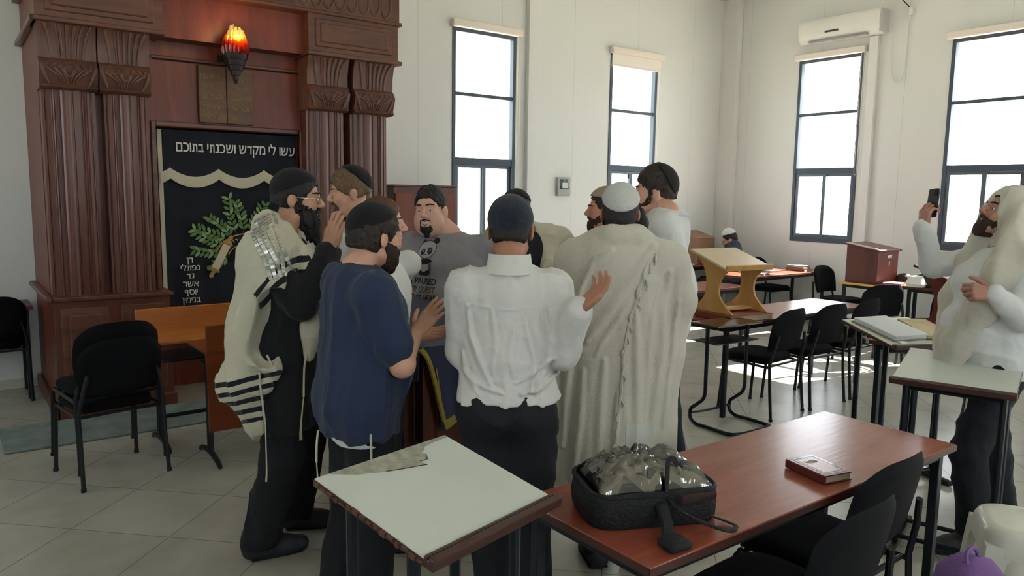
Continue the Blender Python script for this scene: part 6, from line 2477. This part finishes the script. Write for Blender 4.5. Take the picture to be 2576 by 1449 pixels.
# ------------------------------------------------ 8. man wrapped in the large cream shawl
p = Person('man in white skullcap wrapped in a long cream prayer shawl, seen from behind', 1556, 3.46, 88, 1.77, sh=1.05, skin_m=SK4, head_at=(1560, 540, 3.46), head_face=84, head_pitch=-3)
feet(p, (1585, 3.5), (1500, 3.45), .02, .02)
for n, q in (('R', 1), ('L', -1)): p.J['elb' + n] = V3((q * .19, .03, 1.14)); p.J['wri' + n] = V3((q * .12, .14, 1.05))
p.body(.0046, .012).trousers(m_blkcl2).shoes(m_shoe)
p.eyes().brows(m_hair_blk).hair(M('cropped_black_hair', '#2c2423', .7, var=.3, vscale=120, bump=.3, bscale=300), .007, .035, -.075, noise=.0015).beard(m_hair_blk, .06, 1.1, .006)
m_knit = M('white_knit_cap', '#cfd2cc', .9, bump=.8, bscale=210)
p.cap(m_knit, (0, -.62, .78), .32, .015)
mb = MB(); a = p.H((.086, .01, .0))
mb.tube([tuple(a + V3((.008 * math.sin(i * .8) + .012 * (i > 2), .02, .03 - i * .022))) for i in range(8)], [.018, .026, .030, .032, .031, .027, .02, .008], 10, smooth=3)
mb.build('sidelock', m_hair_blk, p.root)
F = Field((-.50, -.42, .38), (.50, .40, 1.64), .0075)
F.cone((-.02, 0, 1.34), (-.045, .0, .50), .235, .300, .03, flat=((0, 1, 0), .72))
for q in (-1, 1):
    F.cone((0, -.03, 1.48), (q * .20, -.01, 1.415), .066, .088, .04)
    F.cone((q * .05, -.07, 1.53), (q * .09, .01, 1.50), .045, .05, .03)
F.cone((-.05, -.075, 1.53), (.05, -.075, 1.53), .045, .045, .02)
F.cone((.20, -.01, 1.40), (.262, .03, 1.24), .085, .070, .05); F.cone((.262, .03, 1.24), (.20, .04, 1.0), .07, .08, .06)
F.cone((-.20, -.01, 1.40), (-.255, .0, 1.1), .08, .075, .06); F.cone((-.255, 0, 1.1), (-.28, .0, .5), .075, .085, .08)
F.cone((.2, .02, 1.0), (.17, .02, .58), .08, .09, .08)
ring = [(.088 * math.sin(a), -.012 - .082 * math.cos(a), 1.505 + .02 * math.cos(a) - .05 * (math.cos(a) < -.2) * abs(math.cos(a))) for a in np.linspace(0, 2 * PI, 13)]
for a, b in zip(ring, ring[1:]): F.cone(a, b, .036, .036, .02)
M8R = [([(.13, 1.49), (.04, 1.36), (-.06, 1.22), (-.16, 1.08)], .020, .016), ([(.10, 1.40), (.03, 1.28), (-.04, 1.16), (-.12, 1.02)], .013, .009), ([(-.06, 1.47), (-.16, 1.38), (-.215, 1.24), (-.235, .95), (-.25, .6)], .018, .015),
       ([(-.13, 1.44), (-.19, 1.3), (-.2, 1.15)], .011, .010), ([(.2, 1.38), (.19, 1.2), (.17, .95), (.12, .55)], .018, .014), ([(.05, 1.22), (.06, 1.0), (.07, .75), (.05, .5)], .016, .012), ([(.25, 1.25), (.23, 1.05), (.19, .7)], .013, .012),
       ([(-.08, 1.0), (-.09, .8), (-.10, .5)], .017, .013), ([(-.17, .95), (-.18, .75), (-.2, .5)], .015, .012), ([(.15, 1.30), (.12, 1.15), (.11, .95)], .010, .008), ([(-.02, .86), (-.03, .7), (-.03, .5)], .011, .010)]


def m8_fold(P):
    th = np.arctan2(P[:, 0], -P[:, 1])
    z = P[:, 2]
    amp = np.clip((1.30 - z) / .8, 0, 1) * .012
    q = th * 7.2 + 1.1 * np.sin(z * 2.6) + 1.2 * vnoise(np.stack([th * .9, z * 1.4, z * 0], 1), 4)
    return -amp * (np.abs(np.sin(q * .5 * 1.0)) ** .7 * 2 - 1) + drape_noise(8, .004, (9, 9, 1.6))(P) + crease_lines(M8R)(P)


F.warp(m8_fold, .06)
F.plane((0, 0, .45), (.16, 0, -1), .004)
F.cone((0, .06, 1.52), (0, .06, 1.66), .05, .06, .01, 'sub')
V, Q = F.surface()
np_mesh('prayer_shawl', V, Q, m_wool2, p.root, smooth_it=1)
bv = BVHTree.FromPolygons([tuple(v) for v in V], [tuple(q) for q in Q])


def on_back(x, z):
    h = bv.ray_cast(Vector((x, -1, z)), Vector((0, 1, 0)))
    return h[0] if h[0] else Vector((x, -.2, z))


edge = [(.13, 1.47), (.09, 1.41), (.07, 1.34), (.055, 1.27), (.03, 1.19), (.01, 1.10), (.0, 1.0), (-.005, .9), (-.012, .80), (-.02, .68), (-.03, .56)]
mb = MB(); mb.tube([on_back(x, z) + Vector((.0, -.003, 0)) for x, z in edge], .006, 6, smooth=4)
mb.build('shawl_edge', m_wool2, p.root)
rn = random.Random(9)
for i, t in enumerate(np.linspace(0, .93, 18)):
    f_ = t * (len(edge) - 1); j = int(f_); x = edge[j][0] + (edge[j + 1][0] - edge[j][0]) * (f_ - j); z = edge[j][1] + (edge[j + 1][1] - edge[j][1]) * (f_ - j)
    L_ = .055 if i < 5 else .03
    dx = rn.uniform(-.012, .02)
    tassel(p, [on_back(x, z), on_back(x + dx, z - L_ * .4) + Vector((0, -.008, 0)), on_back(x + dx * 1.4, z - L_ * .8) + Vector((0, -.010, 0)), on_back(x + dx, z - L_ * 1.2) + Vector((0, -.008, 0))], m_wool2, 'shawl_fringe', 2, .0028 if i < 5 else .0022)
# square sewn corner patch near the hem
mb = MB(); mb.grid(lambda u, v: tuple(on_back(.02 + .12 * u, .60 + .12 * v) + Vector((0, -.004, 0))), 8, 8, .003)
mb.build('corner_patch', M('pale_patch', '#c3c3bb', .8), p.root)

# ------------------------------------------------ 9. man with the knitted cream cap
p = Person('man in cream knitted cap seen in profile between the shawl wearer and the wall', 1528, 4.72, 180, 1.74, skin_m=skin('ruddy', '#bf8570'), head_at=(1520, 532, 4.7), head_face=182)
p.body(.0048, .013).shirt(m_wcloth, h=.009).collar(m_wcloth).trousers(m_blkcl2).shoes(m_shoe)
p.eyes().brows(m_hair_brn).lips(m_lips, .003, .004).hair(m_hair_brn, .008, .03, -.05).beard(m_beard_brn, .02, 1.0, .004).cap(M('cream_knit_cap', '#a39683', .9, bump=.8, bscale=200), (0, -.15, .98), .32, .02, tall=.006)

# ------------------------------------------------ 10. tall dark-haired man
p = Person('tall dark-haired man in white shirt looking left, behind the cream shawl', 1657, 4.26, 165, 1.94, sh=.98, skin_m=SK2, head_at=(1646, 488, 4.25), head_face=172)
feet(p, (1690, 4.45), (1705, 4.1), .02, .02)
p.arm('L', (1717, 722, 4.12), (1704, 830, 4.05), (.1, -1, 0), (.3, 0, -.95), (20, 25, 20), 0, 4)
p.arm('R', (1640, 740, 4.45), (1630, 850, 4.3))
p.body(.0046, .012)
# sleeves rolled to the elbow
F = Field(*[v for v in p.bounds(.12)], .0085)
p.f_torso(F, .022)
for n in 'RL': p.f_arm(F, n, .020, .03, 1.03, upto=1)
F.cone(p.L((0, -.005, 1.06)) * p.k, (0, -.005, .72), .175, .185, .04, flat=((0, 1, 0), .76)); F.plane((0, 0, .84), (0, 0, -1)); F.warp(drape_noise(19, .007, (7, 7, 3)), .05)
V, Q = F.surface(); np_mesh('shirt', V, Q, m_wcloth, p.root, smooth_it=1)
p.collar(m_wcloth).trousers(M('navy_trousers', '#151a2c', .85, bump=.2, bscale=120), .84).shoes(m_shoe)
p.eyes().brows(m_hair_brn).lips(m_lips).hair(m_hair_brn, .010, .058, -.05, top=.014, curl=.006, sideburn=.01).beard(m_beard_brn, .004, 1.0, .002, t=.004)
p.cap(M('brown_black_cap', '#1d1a1c', .85, bump=.3, bscale=240), (0, -.85, .5), .55, .019, top=.010)

# ------------------------------------------------ 11. seated man in the far corner
p = Person('man in white cap and navy jacket seated reading in the far corner', 1834, 10.95, 160, 1.72, skin_m=SK4, seated=True, base=(8.93, 6.70, 0), head_at=(1836, 604, 10.95), head_face=165, head_pitch=-22)
p.root.location.z = 0
for n in 'RL':
    q = 1 if n == 'R' else -1
for key in list(p.J): 
    if key[:3] in ('pel', 'che', 'nec', 'sho', 'elb', 'wri', 'hip'): p.J[key] = p.J[key] - V3((0, 0, .42))
for n in 'RL':
    q = 1 if n == 'R' else -1
    p.J['kne' + n] = V3((q * .12, .42, .50)); p.J['ank' + n] = V3((q * .12, .40, .075))
    p.J['elb' + n] = V3((q * .24, .10, .78)); p.J['wri' + n] = V3((q * .12, .33, .80))
_L = p.L; p.L = lambda q: _L(q) - V3((0, 0, .42 / p.k))
_m0 = p.f_torso
def _ft(F, e=0, k=.05, s=p):
    kk = s.k
    F.ell(V3((0, 0, .54)), (.16 + e, .12 + e, .12 + e), 0); F.ell(V3((0, .01, .70)), (.145 + e, .11 + e, .17 + e), k); F.ell(V3((0, .02, .86)), (.165 + e, .115 + e, .16 + e), k)
    for n in 'RL':
        a = s.J['sho' + n]; F.cone(V3((0, .0, .975)), a, .07 + e, .055 + e, k); F.cone(V3((0, 0, 1.04)), a * V3((.8, 1, 1)), .04 + e, .04 + e, k)
p.f_torso = _ft
p.body(.008, .016)
F = Field((-.4, -.3, .42), (.4, .5, 1.12), .012)
_ft(F, .018)
for n in 'RL': p.f_arm(F, n, .016, .03, .98)
F.warp(drape_noise(5, .005, (7, 7, 4)), .05)
V, Q = F.surface(); np_mesh('jacket', V, Q, M('navy_jacket', '#20253a', .85, bump=.2, bscale=100), p.root, smooth_it=1)
F = Field((-.35, -.3, .03), (.35, .6, .66), .012)
F.ell((0, 0, .54), (.17, .13, .12), 0)
for n in 'RL':
    q = 1 if n == 'R' else -1
    F.cone((q * .09, 0, .52), p.J['kne' + n], .095, .07, .03); F.cone(p.J['kne' + n], p.J['ank' + n], .068, .055, .02)
F.plane((0, 0, .06), (0, 0, -1))
V, Q = F.surface(); np_mesh('trousers', V, Q, m_blkcl2, p.root, smooth_it=1)
p.shoes(m_shoe)
p.hair(m_hair_blk, .008, .035, -.06, h=.006).beard(m_hair_brn, .02, 1.0, .003, h=.006).cap(m_knit, (0, -.1, 1), .42, .018, tall=.03)
p.chair = dup(ch0, (p.root.location.x + .02, p.root.location.y - .02, 0), p.rot, 'black chair in the far corner with the seated man on it')

# ------------------------------------------------ 12. man filming with a phone
p = Person('man with cream prayer shawl over his head filming with a raised phone', 2492, 3.78, 184, 1.76, g=1.22, sh=1.06, skin_m=skin('rosy_tan', '#a97a6a'), head_at=(2524, 548, 3.74), head_face=178, head_pitch=26)  # skin is one even brownish pink
feet(p, (2520, 3.95), (2452, 3.62), .0, .10)
p.arm('R', (2345, 668, 4.0), (2322, 574, 3.92), (.12, .97, .1), (-.97, .1, -.15), (30, 40, 30), 0, 2)
p.arm('L', (2575, 800, 3.50), (2500, 742, 3.47), (-.97, .18, .15), (.1, .3, -.95), (48, 60, 40), 10, 3)
p.toe = {'R': 5, 'L': 5}
p.body(.0042, .011)
p.shirt(m_wcloth, hem=.86, e=.018, ea=.008, folds=.007, h=.0075, ff=(5, 9, 7)).trousers(M('dark_navy_trousers', '#15171f', .85, bump=.2, bscale=120), folds=.009, er=.02).shoes(m_shoe)
p.eyes().brows(m_hair_blk).lips(m_lips_d).hair(m_hair_blk, .008, .03, -.05).beard(m_beard_brn, .012, 1.0, .004, t=.006)
F = Field((-.45, -.42, .75), (.45, .38, 1.90), .0075)
h0 = p.hc
for off, r_ in (((0, -.03, .055), .098), ((0, -.07, -.02), .10), ((0, -.10, -.12), .10)):
    F.ell(h0 + p.HR @ np.array(off), (r_, r_ * 1.12, r_ * 1.12), .04 if r_ != .098 else 0)
F.cone(h0 + V3((-.085, .01, .02)), (-.15, .09, 1.36), .030, .060, .04)
F.cone(h0 + V3((.085, .01, .02)), (.14, .05, 1.40), .030, .055, .04)
for q in (-1, 1):
    F.cone((0, -.08, 1.49), (q * .20, -.03, 1.42), .07, .075, .05)
    F.cone((q * .14, -.12, 1.40), (q * .14, -.18, 1.0), .08, .07, .06)
F.cone((-.15, .09, 1.36), (-.13, .165, 1.20), .065, .05, .05); F.cone((-.13, .165, 1.20), (-.04, .205, 1.02), .055, .06, .05); F.cone((-.04, .205, 1.02), (.02, .20, .86), .06, .055, .05)
F.cone((.14, .05, 1.40), (.10, .14, 1.22), .055, .05, .05); F.cone((.10, .14, 1.22), (.06, .18, 1.0), .05, .055, .05); F.cone((.06, .18, 1.0), (.05, .18, .86), .055, .05, .05)
F.ell(h0 + p.HR @ np.array((0, .095, -.02)), (.072, .10, .105), .01, 'sub', p.HR)
F.warp(drape_noise(23, .012, (10, 10, 2.0)), .06)
V, Q = F.surface(); np_mesh('prayer_shawl', V, Q, m_wool2, p.root, smooth_it=1)
mb = MB(); w_ = p.J['wriR']; dd = (p.J['wriR'] - p.J['elbR']); dd /= np.linalg.norm(dd)
mb.tube([tuple(w_ - dd * .012), tuple(w_ + dd * .004)], .034, 16); mb.build('wristband', M('brown_wristband', '#5a4238', .7), p.root)
tassel(p, [(-.10, .17, .86), (-.11, .18, .78), (-.11, .19, .66), (-.08, .2, .56), (-.06, .2, .50)], m_wool, strands=5, spread=.02)
f_, b_, sd_, _c, _t, _s = p.hand_frame('R')
ph = thing('mobile_phone', 'black mobile phone held up in the raised right hand of the filming man', 'phone', (0, 0, 0))
c = p.J['wriR'] + f_ * .135 - b_ * .034
T = p.Mi.inverted() @ (Matrix.Translation(Vector(c)) @ Matrix((Vector(sd_), Vector(f_), Vector(b_))).transposed().to_4x4())
ph.matrix_world = T
mb = MB(); mb.prism(rrect(.072, .150, .010, 4), .008, Matrix.Translation((0, 0, -.004))); mb.build('body', M('phone_black', '#15161a', .3), ph, smooth=False)
mb = MB(); mb.prism(rrect(.066, .142, .008, 4), .0006, Matrix.Translation((0, 0, -.0048))); mb.build('screen', M('phone_screen', '#0b0c10', .08), ph, smooth=False)
mb = MB(); mb.prism(rrect(.026, .03, .006, 4, -.018, .052), .0015, Matrix.Translation((0, 0, .004))); mb.build('camera_bump', M('phone_lens', '#26272c', .2), ph, smooth=False)

# ------------------------------------------------ print on the grey T-shirt, pressed onto the cloth
p = M5
me0 = p.shirt_o.data
bv = BVHTree.FromPolygons([tuple(v.co) for v in me0.vertices], [tuple(q.vertices) for q in me0.polygons])
toc = p.Mi @ Vector((0, 0, EYE))


def press(me, cx, cz, off):
    """wrap flat artwork (x right, y up, seen from the front) onto the shirt, centred at local cx,cz"""
    for v in me.vertices:
        x, z = cx - v.co.x, cz + v.co.y
        h = bv.ray_cast(Vector((x, 2, z)), Vector((0, -1, 0)))
        y = h[0].y if h[0] else .2
        v.co = Vector((x, y + off + v.co.z, z))
    me.update()
    return me


def flat_poly(polys, n_cut=3):
    bm = bmesh.new()
    for P_ in polys:
        vs = [bm.verts.new((x, y, 0)) for x, y in P_]
        bm.faces.new(vs)
    bmesh.ops.triangulate(bm, faces=bm.faces[:])
    for _ in range(n_cut):
        bmesh.ops.subdivide_edges(bm, edges=[e for e in bm.edges if e.calc_length() > .012], cuts=1, use_grid_fill=False)
        bmesh.ops.triangulate(bm, faces=bm.faces[:])
    me = bpy.data.meshes.new('print'); bm.to_mesh(me); bm.free()
    return me


def ov(cx, cy, rx, ry, a=0, n=20):
    ca, sa = math.cos(R(a)), math.sin(R(a))
    return [(cx + rx * math.cos(t) * ca - ry * math.sin(t) * sa, cy + rx * math.cos(t) * sa + ry * math.sin(t) * ca) for t in np.linspace(0, 2 * PI, n + 1)[:-1]]


PX, PZ = .085, 1.325
m_pw = M('print_white', '#a8a2a8', .7); m_pb = M('print_black', '#1e1c20', .7); m_py = M('print_brown', '#5a4638', .7); m_pl2 = M('print_lilac', '#8f8a95', .7)
def art(polys, mat, off, name):
    me = press(flat_poly([[(x * .76, y * .76) for x, y in q] for q in polys]), PX, PZ, off); put_mesh(me, name, mat, Matrix(), p.root)
art([ov(0, .07, .082, .066, 8), ov(.062, .135, .026, .024), ov(-.045, .125, .016, .016), ov(0, -.075, .056, .05)], m_pb, .0012, 'print_outline')
art([ov(0, .07, .077, .061, 8), ov(0, -.058, .044, .036)], m_pw, .0022, 'print_white_areas')
art([ov(-.032, .052, .020, .024, -20), ov(.030, .062, .022, .026, 20), ov(-.004, .035, .006, .004), ov(0, -.018, .068, .020, 8), ov(-.062, -.03, .022, .012, 30), ov(-.030, -.105, .020, .018), ov(.030, -.10, .024, .02, 20)], m_pb, .003, 'print_dark_areas')
art([ov(-.030, .057, .006, .007), ov(.030, .067, .006, .007)], m_pw, .0038, 'print_eye_glints')
art([[(.045, -.03), (.062, -.03), (.062, -.085), (.045, -.085)]], m_py, .0032, 'print_bottle')
for cx, cz, r_ in ((.115, .055, .016), (.105, -.03, .008)):
    art([[(cx, cz + r_ * 1.5), (cx + r_ * .3, cz + r_ * .3), (cx + r_, cz), (cx + r_ * .3, cz - r_ * .3), (cx, cz - r_ * 1.5), (cx - r_ * .3, cz - r_ * .3), (cx - r_, cz), (cx - r_ * .3, cz + r_ * .3)]], m_pl2, .0015, 'print_sparkle')
for i, (tx, mm, w_) in enumerate((('I PAUSED', m_pb, .165), ('MY QUEST', m_py, .165), ('TO BE HERE', m_pb, .185))):
    me = text_mesh(tx, .047, 0, bold=.0012)
    xs = [v.co.x for v in me.vertices]; k = w_ / (max(xs) - min(xs)); me.transform(Matrix.Diagonal((k, 1, 1, 1)))
    bm = bmesh.new(); bm.from_mesh(me); bmesh.ops.triangulate(bm, faces=bm.faces[:])
    for _ in range(2):
        bmesh.ops.subdivide_edges(bm, edges=[e for e in bm.edges if e.calc_length() > .012], cuts=1); bmesh.ops.triangulate(bm, faces=bm.faces[:])
    bm.to_mesh(me); bm.free()
    put_mesh(press(me, PX, PZ - .140 - i * .045, .0015), 'lettering', mm, Matrix(), p.root)
